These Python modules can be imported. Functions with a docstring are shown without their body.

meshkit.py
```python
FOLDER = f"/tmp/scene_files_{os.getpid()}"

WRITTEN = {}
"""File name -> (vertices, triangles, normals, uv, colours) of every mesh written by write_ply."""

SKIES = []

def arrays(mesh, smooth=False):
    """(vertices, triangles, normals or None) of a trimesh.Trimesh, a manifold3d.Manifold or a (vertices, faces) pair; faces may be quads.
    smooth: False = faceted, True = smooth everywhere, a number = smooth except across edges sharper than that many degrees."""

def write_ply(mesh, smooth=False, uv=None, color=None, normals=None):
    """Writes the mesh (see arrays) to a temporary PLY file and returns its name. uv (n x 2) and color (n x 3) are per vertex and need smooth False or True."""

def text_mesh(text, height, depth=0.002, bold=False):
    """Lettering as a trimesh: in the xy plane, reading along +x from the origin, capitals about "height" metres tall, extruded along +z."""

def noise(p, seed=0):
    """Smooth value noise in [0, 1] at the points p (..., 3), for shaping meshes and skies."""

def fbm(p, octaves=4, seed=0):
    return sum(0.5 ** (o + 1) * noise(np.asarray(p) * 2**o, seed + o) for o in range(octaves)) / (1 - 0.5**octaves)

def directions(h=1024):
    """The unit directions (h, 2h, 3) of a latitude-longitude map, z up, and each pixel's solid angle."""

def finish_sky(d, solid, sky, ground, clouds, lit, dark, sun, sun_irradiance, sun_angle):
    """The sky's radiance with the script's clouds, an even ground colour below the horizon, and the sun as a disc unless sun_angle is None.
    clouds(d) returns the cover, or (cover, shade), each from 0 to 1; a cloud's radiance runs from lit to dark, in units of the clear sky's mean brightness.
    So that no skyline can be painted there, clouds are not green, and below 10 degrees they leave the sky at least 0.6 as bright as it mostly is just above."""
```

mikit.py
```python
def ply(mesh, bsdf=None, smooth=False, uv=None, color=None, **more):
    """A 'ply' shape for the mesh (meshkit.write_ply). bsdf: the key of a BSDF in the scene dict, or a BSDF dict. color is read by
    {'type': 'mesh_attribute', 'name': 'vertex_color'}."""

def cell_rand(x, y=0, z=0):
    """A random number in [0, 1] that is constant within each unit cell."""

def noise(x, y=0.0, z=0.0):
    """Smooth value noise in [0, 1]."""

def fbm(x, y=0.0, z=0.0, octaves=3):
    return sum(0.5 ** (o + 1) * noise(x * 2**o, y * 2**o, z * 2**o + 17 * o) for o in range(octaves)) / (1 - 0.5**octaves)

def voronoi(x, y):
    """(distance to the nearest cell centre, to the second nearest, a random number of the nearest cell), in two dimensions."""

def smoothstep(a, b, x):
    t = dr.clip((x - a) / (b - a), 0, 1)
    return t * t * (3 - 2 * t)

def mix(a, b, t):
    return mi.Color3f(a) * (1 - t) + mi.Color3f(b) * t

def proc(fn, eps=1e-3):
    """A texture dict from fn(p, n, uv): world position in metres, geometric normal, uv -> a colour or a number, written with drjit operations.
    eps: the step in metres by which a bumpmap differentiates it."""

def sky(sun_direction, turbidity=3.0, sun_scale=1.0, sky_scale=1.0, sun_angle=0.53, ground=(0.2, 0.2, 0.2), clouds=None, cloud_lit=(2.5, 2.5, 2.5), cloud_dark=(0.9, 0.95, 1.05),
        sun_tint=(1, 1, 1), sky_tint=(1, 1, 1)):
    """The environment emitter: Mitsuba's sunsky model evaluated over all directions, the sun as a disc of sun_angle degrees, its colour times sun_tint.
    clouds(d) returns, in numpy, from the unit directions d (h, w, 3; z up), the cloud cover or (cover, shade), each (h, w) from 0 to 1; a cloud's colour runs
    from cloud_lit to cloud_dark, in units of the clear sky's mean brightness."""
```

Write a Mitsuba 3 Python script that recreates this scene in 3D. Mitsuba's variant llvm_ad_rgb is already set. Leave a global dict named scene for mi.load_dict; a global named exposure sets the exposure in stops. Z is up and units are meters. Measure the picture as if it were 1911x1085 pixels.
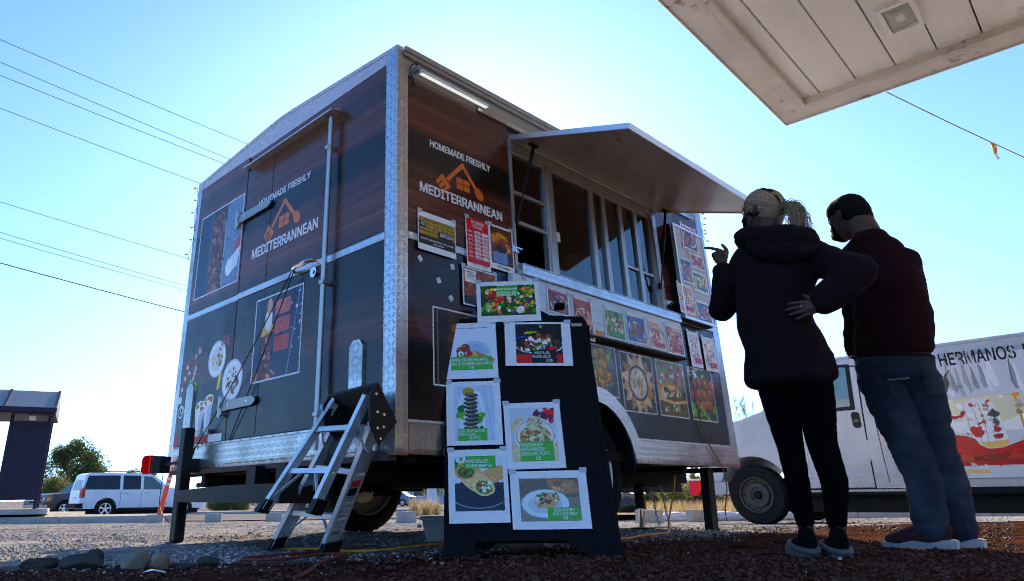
import math, numpy as np, trimesh, manifold3d as m3, mitsuba as mi, drjit as dr
import shapely, shapely.prepared, shapely.affinity as aff
from shapely.geometry import Polygon, Point, box as sbox, LineString
import mikit, meshkit
from mikit import proc, noise, fbm, voronoi, cell_rand, smoothstep, mix

T = mi.ScalarTransform4f
scene = {'type': 'scene'}
labels = {}
pi = math.pi
V = lambda *a: np.array(a, float)

# ------------------------------------------------------------------ camera, sky, exposure
EYE = V(-2.00835, -2.37843, 0.24618)
FWD = V(0.6418764, 0.68360322, 0.34739217)
UPV = V(-0.22853776, -0.26190255, 0.93764468)
scene['camera'] = {'type': 'perspective', 'fov': 2 * math.degrees(math.atan(955.5 / 1279.43)), 'fov_axis': 'x',
                   'near_clip': 0.05, 'far_clip': 3000.0,
                   'principal_point_offset_x': 152.0876 / 1911, 'principal_point_offset_y': 90.3601 / 1085,
                   'to_world': T().look_at(origin=EYE.tolist(), target=(EYE + FWD).tolist(), up=UPV.tolist())}
SUN_AZ, SUN_EL = math.radians(43.5), math.radians(27)
scene['sky'] = mikit.sky([math.cos(SUN_EL) * math.cos(SUN_AZ), math.cos(SUN_EL) * math.sin(SUN_AZ), math.sin(SUN_EL)], turbidity=3.1,
                         ground=(0.16, 0.15, 0.14), sky_tint=(.55, .82, 1.24))
exposure = 3.2

# ------------------------------------------------------------------ helpers
def lin(h):
    if isinstance(h, str):
        h = h.lstrip('#'); c = np.array([int(h[i:i + 2], 16) for i in (0, 2, 4)]) / 255
    else: c = np.array(h, float)
    return np.where(c <= .04045, c / 12.92, ((c + .055) / 1.055) ** 2.4)
def rgb(c): return {'type': 'rgb', 'value': [float(x) for x in c]}
def mat(key, **k):
    scene[key] = k; return key
def princ(key, color, rough=.5, metal=0., two=False, spec=None, **k):
    b = {'type': 'principled', 'base_color': color if isinstance(color, dict) else rgb(color), 'roughness': rough, 'metallic': metal, **k}
    if spec is not None: b['specular'] = spec
    scene[key] = {'type': 'twosided', 'nested': b} if two else b
    return key
_n = {}
def unique(name):
    if name not in _n: _n[name] = 0; return name
    _n[name] += 1; return f'{name}_{_n[name]:03d}'
def thing(name, label, cat, group=None, kind=None):
    k = unique(name); labels[k] = {'label': label, 'category': cat}
    if group: labels[k]['group'] = group
    if kind: labels[k]['kind'] = kind
    return k
def part(parent, name, mesh, bsdf, smooth=False, label=None, kind=None, color=None):
    k = unique(parent + '__' + name)
    scene[k] = mikit.ply(mesh, bsdf, smooth=smooth, color=color)
    if label or kind: labels[k] = {}
    if label: labels[k]['label'] = label
    if kind: labels[k]['kind'] = kind
    return k
def solo(name, mesh, bsdf, label, cat, group=None, kind=None, smooth=False, color=None):
    k = thing(name, label, cat, group, kind); scene[k] = mikit.ply(mesh, bsdf, smooth=smooth, color=color); return k
def struct(name, mesh, bsdf, label=None, smooth=False, parent=None, kind='structure'):
    if parent: return part(parent, name, mesh, bsdf, smooth)
    k = unique(name); labels[k] = {'kind': kind}
    if label: labels[k]['label'] = label
    scene[k] = mikit.ply(mesh, bsdf, smooth=smooth); return k

def tm(v, f): return trimesh.Trimesh(np.asarray(v, float), np.asarray(f, int), process=False)
def cat(*ms):
    ms = ms[0] if len(ms) == 1 and isinstance(ms[0], (list, tuple)) else ms
    return trimesh.util.concatenate([trimesh.Trimesh(m.vertices, m.faces, process=False) for m in ms])
_BF = np.array([[0, 1, 3], [0, 3, 2], [4, 6, 7], [4, 7, 5], [0, 4, 5], [0, 5, 1], [2, 3, 7], [2, 7, 6], [0, 2, 6], [0, 6, 4], [1, 5, 7], [1, 7, 3]])
_SG = np.array([[x, y, z] for x in (-1, 1) for y in (-1, 1) for z in (-1, 1)], float)
def box(x0, x1, y0, y1, z0, z1, bev=0.):
    c = V((x0 + x1) / 2, (y0 + y1) / 2, (z0 + z1) / 2); h = V(abs(x1 - x0) / 2, abs(y1 - y0) / 2, abs(z1 - z0) / 2)
    if bev <= 0: return tm(_SG * h + c, _BF)
    bev = min(bev, h.min() * .9); pts = []
    for k in range(3):
        q = h - bev; q[k] = h[k]; pts.append(_SG * q)
    return hull(np.vstack(pts) + c)
def hull(p): 
    m = trimesh.convex.convex_hull(np.asarray(p, float)); return m
def M4(R, t):
    m = np.eye(4); m[:3, :3] = np.asarray(R).T if False else np.column_stack(R); m[:3, 3] = t; return m
def xf(mesh, cols, t):
    """local axes (three world vectors) and origin"""
    return tm(mesh.vertices @ np.array(cols, float) + np.asarray(t, float), mesh.faces if np.linalg.det(np.array(cols, float)) > 0 else mesh.faces[:, ::-1])
def norm(a): a = np.asarray(a, float); return a / np.linalg.norm(a)
def perp(d):
    d = norm(d); a = np.cross(d, [0, 0, 1] if abs(d[2]) < .9 else [1, 0, 0]); a = norm(a); return a, np.cross(d, a)
def bar(p, q, w, h, up=(0, 0, 1), bev=0.):
    """box beam from p to q, w across, h along up"""
    p, q = np.asarray(p, float), np.asarray(q, float); d = norm(q - p); a = np.cross(d, up)
    a = norm(a) if np.linalg.norm(a) > 1e-6 else perp(d)[0]; b = np.cross(a, d)
    L = np.linalg.norm(q - p)
    return xf(box(0, L, -w / 2, w / 2, -h / 2, h / 2, bev), [d, -a, b] if np.linalg.det([d, -a, b]) > 0 else [d, a, b], p)
def tube(pts, r, n=10, cap=True):
    p = np.asarray(pts, float); r = np.broadcast_to(r, (len(p),))
    t = np.gradient(p, axis=0); t /= np.linalg.norm(t, axis=1, keepdims=True) + 1e-12
    a = perp(t[0])[0]; A = []
    for k in range(len(p)):
        a = a - t[k] * (a @ t[k]); a = norm(a); A.append(a)
    A = np.array(A); B = np.cross(t, A); g = np.arange(n) * 2 * pi / n
    v = p[:, None] + r[:, None, None] * (np.cos(g)[None, :, None] * A[:, None] + np.sin(g)[None, :, None] * B[:, None])
    f = []
    for i in range(len(p) - 1):
        for j in range(n):
            a0, b0, c0, d0 = i * n + j, i * n + (j + 1) % n, (i + 1) * n + (j + 1) % n, (i + 1) * n + j
            f += [[a0, b0, c0], [a0, c0, d0]]
    v = v.reshape(-1, 3)
    if cap:
        v = np.vstack([v, p[0], p[-1]]); c0, c1 = len(v) - 2, len(v) - 1; e = (len(p) - 1) * n
        for j in range(n): f += [[c0, (j + 1) % n, j], [c1, e + j, e + (j + 1) % n]]
    return tm(v, f)
def spline(pts, n=40):
    p = np.asarray(pts, float); t = np.r_[0, np.cumsum(np.linalg.norm(np.diff(p, axis=0), axis=1))]
    from scipy.interpolate import PchipInterpolator, CubicSpline
    s = CubicSpline(t, p, axis=0); return s(np.linspace(0, t[-1], n))
def cyl(p, q, r, n=16): return tube([p, q], r, n)
def lathe(prof, n=32, axis=2):
    """prof: (r, h) closed loop, spun about the axis"""
    prof = np.asarray(prof, float); g = np.arange(n) * 2 * pi / n; k = len(prof)
    v = np.stack([np.outer(np.cos(g), prof[:, 0]), np.outer(np.sin(g), prof[:, 0]), np.tile(prof[:, 1], (n, 1))], -1).reshape(-1, 3)
    f = []
    for i in range(n):
        for j in range(k):
            a, b, c, d = i * k + j, i * k + (j + 1) % k, ((i + 1) % n) * k + (j + 1) % k, ((i + 1) % n) * k + j
            f += [[a, c, b], [a, d, c]]
    m = tm(v, f)
    if m.volume < 0: m = tm(v, np.array(f)[:, ::-1])
    if axis == 1: m = tm(m.vertices[:, [0, 2, 1]], m.faces[:, ::-1])
    if axis == 0: m = tm(m.vertices[:, [2, 0, 1]], m.faces)
    return m
def prism(poly, depth):
    """shapely polygon -> solid from z=0 to depth in local coordinates"""
    if not isinstance(poly, shapely.geometry.base.BaseGeometry): poly = Polygon(poly)
    return cat([trimesh.creation.extrude_polygon(g, depth, engine='earcut') for g in getattr(poly, 'geoms', [poly]) if g.area > 1e-9])
class Frame:
    """a flat place: origin, u to the right, v up, n towards the viewer"""
    def __init__(s, o, u, v): s.o = np.asarray(o, float); s.u = norm(u); s.v = norm(v); s.n = norm(np.cross(s.u, s.v))
    def __call__(s, mesh, dn=0.): return xf(mesh, [s.u, s.v, s.n], s.o + s.n * dn)
    def p(s, u, v, n=0.): return s.o + s.u * u + s.v * v + s.n * n
    def sub(s, u, v, n=0., rot=0.):
        c, d = math.cos(math.radians(rot)), math.sin(math.radians(rot))
        return Frame(s.p(u, v, n), s.u * c + s.v * d, s.v * c - s.u * d)
_tc = {}
def words(text, h, bold=True, width=None, slim=1.0, heavy=False):
    """flat lettering, front faces only, centred on x, baseline at 0"""
    k = (text, bold)
    if k not in _tc:
        m = meshkit.text_mesh(text, 1.0, .01, bold); m.merge_vertices()
        keep = m.face_normals[:, 2] > .9; _tc[k] = tm(m.vertices, m.faces[keep]); _tc[k].remove_unreferenced_vertices()
    m = _tc[k]
    if heavy: m = cat(*[tm(m.vertices + [dx * .022, dy * .022, 0], m.faces) for dx, dy in ((-1, -.6), (1, -.6), (-1, .6), (1, .6))])
    v = m.vertices.copy(); v[:, 2] = np.repeat(np.arange(4 if heavy else 1) * .0002, len(v) // (4 if heavy else 1))
    w = v[:, 0].max() - v[:, 0].min(); v[:, 0] -= (v[:, 0].max() + v[:, 0].min()) / 2
    sx = h * slim if width is None else width / w
    v[:, 0] *= sx; v[:, 1] *= h
    return tm(v, m.faces)
def put(fr, mesh, u, v, dn=0.): return fr.sub(u, v, dn)(mesh)

# ------------------------------------------------------------------ flat prints: mosaics of coloured shapes
class Art:
    def __init__(s, w, h, bg='#ffffff', seed=0):
        s.w, s.h = w, h; s.sh = []; s.r = np.random.default_rng(seed); bg and s.rect(0, 0, w, h, bg)
    def c(s, col, j=0.): 
        a = lin(col); g = a.mean(); return np.clip((g + (a - g) * 1.3) * 1.12 * (1 + s.r.uniform(-j, j)), 0, 1)
    def add(s, g, col, j=0.): s.sh.append((g, s.c(col, j)))
    def rect(s, x, y, w, h, col): s.add(sbox(x, y, x + w, y + h), col)
    def ell(s, x, y, rx, ry, col, rot=0, j=0., n=5):
        g = aff.rotate(aff.scale(Point(0, 0).buffer(1, n), rx, ry, origin=(0, 0)), rot, origin=(0, 0)); s.add(aff.translate(g, x, y), col, j)
    def blob(s, x, y, r, col, rough=.3, asp=1., rot=0., j=.1, n=9):
        a = np.arange(n) / n * 2 * pi; rr = r * (1 + s.r.uniform(-rough, rough, n))
        p = np.stack([np.cos(a) * rr, np.sin(a) * rr * asp], 1); t = math.radians(rot)
        p = p @ np.array([[math.cos(t), math.sin(t)], [-math.sin(t), math.cos(t)]]) + [x, y]
        g = Polygon(p); s.add(g if g.is_valid else g.buffer(0), col, j)
    def poly(s, pts, col, j=0.):
        g = Polygon(pts); s.add(g if g.is_valid else g.buffer(0), col, j)
    def line(s, pts, w, col): s.add(LineString(pts).buffer(w / 2, 2), col)
    def ball(s, x, y, r, col, dark, light):
        s.ell(x, y, r, r, dark); s.ell(x - r * .08, y + r * .1, r * .85, r * .82, col, j=.12); s.blob(x - r * .25, y + r * .35, r * .35, light, .3)
    def bits(s, n, x, y, w, h, r0, r1, cols, rough=.35, asp=.75):
        for _ in range(n):
            s.blob(x + s.r.random() * w, y + s.r.random() * h, s.r.uniform(r0, r1), cols[s.r.integers(len(cols))], rough, s.r.uniform(asp, 1), s.r.uniform(0, 180), .25, 7)
    def disc_bits(s, n, x, y, rx, ry, r0, r1, cols):
        for _ in range(n):
            a, d = s.r.uniform(0, 2 * pi), math.sqrt(s.r.random())
            s.blob(x + rx * d * math.cos(a), y + ry * d * math.sin(a), s.r.uniform(r0, r1), cols[s.r.integers(len(cols))], .35, s.r.uniform(.5, 1), s.r.uniform(0, 180), .25, 7)
    def mesh(s):
        full = sbox(0, 0, s.w, s.h); occ = None
        # fine mottling: small flecks a little lighter or darker than what they lie on
        n = len(s.sh); pr = [(shapely.prepared.prep(g), c) for g, c in s.sh]
        for x, y, q in zip(s.r.uniform(0, s.w, 110), s.r.uniform(0, s.h, 110), s.r.uniform(.010, .035, 110) * min(s.w, s.h)):
            pt = Point(x, y); c = next((c for g, c in reversed(pr) if g.contains(pt)), None)
            if c is None or c.min() > .55 or (c[1] > 1.6 * c[0] and c[1] > 1.6 * c[2]): continue
            a = np.arange(6) / 6 * 2 * pi; rr = q * s.r.uniform(.5, 1.2, 6); s.sh.append((Polygon(np.stack([x + np.cos(a) * rr, y + np.sin(a) * rr * .7], 1)), np.clip(c * s.r.choice([.55, .75, 1.3, 1.6]), 0, 1))); vs, fs, cs, at = [], [], [], 0
        for g, c in reversed(s.sh):
            g = g.intersection(full)
            vis = g if occ is None else g.difference(occ)
            if g.area > 1e-10: occ = g if occ is None else occ.union(g)
            for q in getattr(vis, 'geoms', [vis]):
                if q.geom_type != 'Polygon' or q.area < 1e-8: continue
                v, f = trimesh.creation.triangulate_polygon(q, engine='earcut')
                if len(f) == 0: continue
                vs.append(np.c_[v, np.zeros(len(v))]); fs.append(np.asarray(f) + at); cs.append(np.tile(c, (len(v), 1))); at += len(v)
        v, f = np.vstack(vs), np.vstack(fs)
        t = v[f]; a = np.cross(t[:, 1] - t[:, 0], t[:, 2] - t[:, 0])[:, 2]
        f[a < 0] = f[a < 0][:, ::-1]
        return tm(v, f), np.vstack(cs)
# ------------------------------------------------------------------ materials
def f_red(x): return dr.maximum(0.15 - 0.51 * x, 0.2 - 0.15 * x)
def ground_color(p, n, uv):
    edge = p.y - f_red(p.x) + (fbm(p.x * 1.3, p.y * 1.3, 0., 4) - .5) * .9
    red = smoothstep(.22, -.22, edge)
    big = fbm(p.x * .5, p.y * .5, 3., 4); fine = noise(p.x * 70, p.y * 70, 5.); mid = fbm(p.x * 9, p.y * 9, 1., 3)
    grey = mix((.135, .13, .126), (.33, .315, .295), smoothstep(.25, .75, big * .5 + mid * .5)) * (0.62 + .76 * fine)
    rust = mix((.034, .014, .010), (.088, .036, .024), smoothstep(.25, .75, mid * .6 + big * .4)) * (0.6 + .8 * fine)
    stain = smoothstep(.62, .75, fbm(p.x * .9 + 40, p.y * .9, 9., 4)) * .35
    return mix(grey, rust, red) * (1 - stain)
def ground_bump(p, n, uv): return fbm(p.x * 38, p.y * 38, 2., 3)
mat('m_ground', type='bumpmap', tex=proc(ground_bump, 2e-3), scale=.007, nested={'type': 'diffuse', 'reflectance': proc(ground_color)})
def road_color(p, n, uv):
    return mix((.13, .128, .125), (.22, .215, .205), fbm(p.x * .7, p.y * .7, 0., 4)) * (.75 + .5 * noise(p.x * 40, p.y * 40))
mat('m_road', type='diffuse', reflectance=proc(road_color))
def conc_color(p, n, uv):
    return mix((.30, .285, .26), (.46, .44, .40), fbm(p.x * 3, p.y * 3, p.z * 3, 4)) * (.8 + .4 * noise(p.x * 90, p.y * 90, p.z * 90))
mat('m_concrete', type='diffuse', reflectance=proc(conc_color))
def wood_wrap(p, n, uv):
    a = p.x - p.y; z = p.z
    k = dr.floor(z / .118); r = cell_rand(k, 3, 1)
    red = smoothstep(1.44, 1.52, z) * smoothstep(1.90, 1.82, z) + .8 * smoothstep(2.02, 2.10, z) + .55 * smoothstep(.92, .97, z) * smoothstep(1.2, 1.14, z)
    red = red * (.45 + .8 * r)
    g = fbm(a * 1.1 + k * 7, z * 38, k * 3., 4); streak = noise(a * .8 + 11, z * 120, k)
    c = mix((.0075, .0052, .005), (.20, .048, .027), dr.clip(red * (.35 + .9 * g), 0, 1))
    edge = smoothstep(.0, .035, dr.abs(z / .118 - k - .5) * -1 + .5)
    dust = smoothstep(1.05, .55, z) * smoothstep(.35, .8, fbm(a * 2.2, z * 3., 8., 4)) * .10
    return mix(c * (.55 + .7 * streak) * (.55 + .45 * edge), (.15, .14, .13), dust)
def wrap_rough(p, n, uv): return .16 + .16 * fbm((p.x - p.y) * 2.5, p.z * 2.5, 4., 3)
def wrap_wave(p, n, uv): return fbm((p.x - p.y) * 3.5, p.z * 3.5, 6., 3)
mat('m_wrap', type='bumpmap', tex=proc(wrap_wave, 4e-3), scale=.010, nested={'type': 'principled', 'base_color': proc(wood_wrap), 'roughness': proc(wrap_rough), 'specular': .5})
def diamond(p, n, uv):
    a = (p.x - p.y) / .033; b = p.z / .033
    i, j = dr.floor(a), dr.floor(b); fu, fv = a - i - .5, b - j - .5
    par = (mi.Int32(i) + mi.Int32(j)) & 1
    s = dr.select(par == 0, fu + fv, fu - fv) * .707; t = dr.select(par == 0, fu - fv, fu + fv) * .707
    return smoothstep(1.15, .55, (s / .40) ** 2 + (t / .13) ** 2)
def plate_color(p, n, uv):
    d = fbm((p.x - p.y) * 6, p.z * 6, 2., 4); w = noise((p.x - p.y) * 50, p.z * 30, 2.)
    rust = smoothstep(.452, .425, p.z + (w - .5) * .02) * .75
    return mix(mix((.92, .92, .92), (.62, .61, .59), smoothstep(.45, .8, d)) * (.72 + .28 * diamond(p, n, uv)), (.22, .12, .08), rust)
mat('m_plate', type='bumpmap', tex=proc(diamond, 1.5e-3), scale=.009,
    nested={'type': 'principled', 'base_color': proc(plate_color), 'metallic': .95, 'roughness': .27})
princ('m_alu', (.80, .80, .80), .36, .8); princ('m_alu_dull', (.42, .41, .39), .48, .85); princ('m_zinc', (.55, .55, .53), .42, 1.)
princ('m_chrome', (.85, .85, .85), .08, 1.); princ('m_steel_rust', (.12, .07, .05), .8, .1)
princ('m_black', (.006, .006, .007), .5, spec=.3); princ('m_black_gloss', (.01, .01, .011), .22); princ('m_frame', (.009, .0085, .008), .7, spec=.2)
princ('m_rubber', (.012, .012, .012), .9, spec=.2); princ('m_white', (.78, .78, .77), .45); princ('m_white_gloss', (.74, .75, .76), .25, clearcoat=.6)
princ('m_fascia', (.62, .62, .66), .5); princ('m_paper', (.88, .89, .90), .3, two=True)
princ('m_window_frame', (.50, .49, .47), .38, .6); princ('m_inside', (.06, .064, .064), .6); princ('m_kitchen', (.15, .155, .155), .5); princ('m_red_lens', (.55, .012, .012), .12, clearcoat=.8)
princ('m_red', (.55, .03, .025), .45); princ('m_orange', (.95, .075, .02), .5, two=True); princ('m_yellow_cord', (.75, .30, .02), .5); princ('m_brown_cord', (.20, .11, .05), .5)
princ('m_red_hose', (.15, .028, .018), .6); princ('m_white_text', (.82, .82, .80), .35, two=True); princ('m_orange_print', (.80, .17, .02), .3, two=True)
princ('m_purple', (.014, .0085, .030), .5, spec=.3); princ('m_tub', (.34, .37, .37), .45); princ('m_glass_dark', (.012, .014, .016), .06)
mat('m_print', type='twosided', nested={'type': 'principled', 'base_color': {'type': 'mesh_attribute', 'name': 'vertex_color'}, 'roughness': .3, 'specular': .45})
mat('m_painted', type='twosided', nested={'type': 'principled', 'base_color': {'type': 'mesh_attribute', 'name': 'vertex_color'}, 'roughness': .75, 'specular': .25})
mat('m_pane', type='thindielectric', int_ior=1.45, specular_transmittance=rgb((.22, .29, .32)))
mat('m_tint', type='thindielectric', int_ior=1.5, specular_transmittance=rgb((.45, .62, .58)))
def soffit_color(p, n, uv):
    d = fbm(p.x * 1.6, p.y * 1.6, p.z, 5); s = fbm(p.x * .7 + 9, p.y * 9, 2., 4)
    k = fbm(p.x * 12, p.y * 12, p.z * 12, 3)
    c = mix((.78, .77, .745), (.62, .60, .565), smoothstep(.45, .85, d * .6 + s * .4))
    return mix(c, (.22, .16, .11), smoothstep(.68, .80, k * .5 + d * .5) * .35)
mat('m_soffit', type='principled', base_color=proc(soffit_color), roughness=.6, specular=.3)
def rim_color(p, n, uv):
    d = fbm(p.x * 5, p.y * 5, p.z * 5, 5); e = fbm(p.x * 20, p.y * 20, p.z * 20, 3)
    c = mix((.68, .655, .62), (.50, .465, .42), d)
    return mix(c, (.10, .055, .035), smoothstep(.64, .74, d * .6 + e * .4) * .6)
mat('m_rim', type='principled', base_color=proc(rim_color), roughness=.65, specular=.3)

# ------------------------------------------------------------------ ground, road, kerbs
HF = norm(V(FWD[0], FWD[1], 0))[:2]; HR = V(HF[1], -HF[0])
def zg(x, y):
    s = (np.asarray(x) - EYE[0]) * HF[0] + (np.asarray(y) - EYE[1]) * HF[1]
    return np.interp(s, [5.5, 9.7, 17.5, 24, 36, 60, 90], [0, -.16, -.27, -.45, -.58, -.66, -.7])
def sr(s, r):
    """world x, y at s metres forward of the camera's spot and r metres to the right"""
    return EYE[0] + HF[0] * s + HR[0] * r, EYE[1] + HF[1] * s + HR[1] * r
def ground_mesh():
    ang = np.r_[np.linspace(-55, 55, 300), np.linspace(55, 305, 72)[1:-1]] * pi / 180
    rad = np.r_[.25, np.geomspace(.6, 30, 210), np.geomspace(32, 1500, 40)]
    A, R = np.meshgrid(ang, rad); a0 = math.atan2(HF[1], HF[0])
    x = EYE[0] + R * np.cos(a0 - A); y = EYE[1] + R * np.sin(a0 - A)
    z = zg(x, y); P = np.stack([x, y, 0 * x], -1)
    amp = np.clip(1.4 - R / 25, 0, 1)
    z = z + amp * ((meshkit.fbm(P * 6, 3, 1) - .5) * .022 + (meshkit.fbm(P * 1.1, 3, 2) - .5) * .03)
    n, k = len(rad), len(ang); i, j = np.meshgrid(np.arange(n - 1), np.arange(k), indexing='ij')
    a, b, c, d = i * k + j, i * k + (j + 1) % k, (i + 1) * k + (j + 1) % k, (i + 1) * k + j
    f = np.stack([a, b, c, a, c, d], -1).reshape(-1, 3)
    v = np.stack([x, y, z], -1).reshape(-1, 3)
    v = np.vstack([v, [EYE[0], EYE[1], 0]]); jj = np.arange(k)
    f = np.vstack([f, np.stack([jj, np.full(k, len(v) - 1), (jj + 1) % k], 1)])
    m = tm(v, f)
    if m.face_normals[:, 2].mean() < 0: m = tm(v, f[:, ::-1])
    return m
struct('ground', ground_mesh(), 'm_ground', 'gravel ground, grey behind the trailer and rust red in front', smooth=True)

def strip(s0, s1, r0, r1, dz, n=30, thick=0.):
    """sheet following the ground"""
    rr = np.linspace(r0, r1, n); ss = np.linspace(s0, s1, 8)
    S, Rr = np.meshgrid(ss, rr, indexing='ij'); x, y = sr(S, Rr); z = zg(x, y) + dz
    i, j = np.meshgrid(np.arange(7), np.arange(n - 1), indexing='ij'); a = i * n + j
    f = np.stack([a, a + 1, a + n + 1, a, a + n + 1, a + n], -1).reshape(-1, 3)
    m = tm(np.stack([x, y, z], -1).reshape(-1, 3), f)
    return m if m.face_normals[:, 2].mean() > 0 else tm(m.vertices, m.faces[:, ::-1])
struct('road', strip(24.5, 41.5, -60, 40, .03), 'm_road', 'asphalt street passing behind the parking lot')
def kerb_run(key, s, r0, r1, h, w=.16, step=2.4):
    for k, a in enumerate(np.arange(r0, r1, step)):
        b = min(a + step - .012, r1)
        if b - a < .3: continue
        p, q = sr(s, a), sr(s, b)
        za, zb_ = zg(*p), zg(*q)
        part(key, 'kerbstone', bar([*p, za + h / 2 - .03], [*q, zb_ + h / 2 - .03], w, h + .06, bev=.02), 'm_concrete')
# left: bus-stop pavement with its kerb
labels['pavement'] = {'kind': 'structure', 'label': 'concrete bus stop pavement with a worn kerb'}
def slab():
    pts = [(18.7, -30), (18.7, -7.0), (19.1, -6.7), (19.7, -6.7), (19.9, -9.5), (21.5, -10.2), (23, -30)]
    v = [[*sr(s, r), zg(*sr(s, r)) + .16 + (s - 18.7) * .06] for s, r in pts]; lo = [[a, b, c - .3] for a, b, c in v]
    n = len(pts); f = [[0, i, i + 1] for i in range(1, n - 1)] + [q for i in range(n) for q in ([i, i + n, (i + 1) % n], [(i + 1) % n, i + n, (i + 1) % n + n])]
    m = tm(v + lo, f)
    return m
scene['pavement'] = mikit.ply(slab(), {'type': 'twosided', 'nested': {'type': 'ref', 'id': 'm_concrete'}})
kerb_run('pavement', 18.6, -16.6, -7.0, .17)
labels['far_kerb'] = {'kind': 'structure'}
scene['far_kerb'] = mikit.ply(strip(41.75, 46, -60, 40, .15), 'm_concrete')
kerb_run('far_kerb', 41.6, -30, 8, .17, .2, 3.0)
# the planted strip behind the van, on the right
labels['roadside_bed'] = {'kind': 'structure', 'label': 'dry grassy bed with a low kerb behind the van'}
def soil_color(p, n, uv): return mix((.20, .155, .095), (.34, .27, .17), fbm(p.x * 2, p.y * 2, 0., 4)) * (.7 + .6 * noise(p.x * 30, p.y * 30))
mat('m_soil', type='diffuse', reflectance=proc(soil_color))
scene['roadside_bed'] = mikit.ply(strip(13.4, 21, 3.0, 40, .10), 'm_soil')
kerb_run('roadside_bed', 13.3, 5.2, 22, .14, .16, 2.4)

# sunlit concrete forecourt beside the viewers, to the right of the picture
scene['forecourt'] = mikit.ply(box(-2.2, 14, -16, -4.2, -.3, .02), 'm_concrete'); labels['forecourt'] = {'kind': 'structure', 'label': 'concrete forecourt under and beside the canopy'}
# the shop that the canopy belongs to, behind and to the right of the viewers
def brick_color(p, n, uv):
    b = p.z / .075; k = dr.floor(b); a = (p.x + p.y) / .21 + .5 * (k - 2 * dr.floor(k / 2)); j = dr.floor(a)
    return mix((.15, .125, .105), (.24, .205, .175), cell_rand(j, k, 1)) * dr.select((dr.abs(b - k - .5) > .43) | (dr.abs(a - j - .5) > .47), .7, 1.)
mat('m_brick', type='diffuse', reflectance=proc(brick_color))
shop = thing('shop_building', 'tan brick shop building beside the canopy, outside the picture on the right', 'building')
part(shop, 'wall', box(2.5, 22, -22, -13.2, -.3, 4.6), 'm_brick'); part(shop, 'parapet', box(2.4, 22.1, -22.1, -13.1, 4.601, 4.9), 'm_rim'); part(shop, 'door', box(5, 6.2, -13.199, -13.15, .02, 2.2), 'm_glass_dark')
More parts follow.
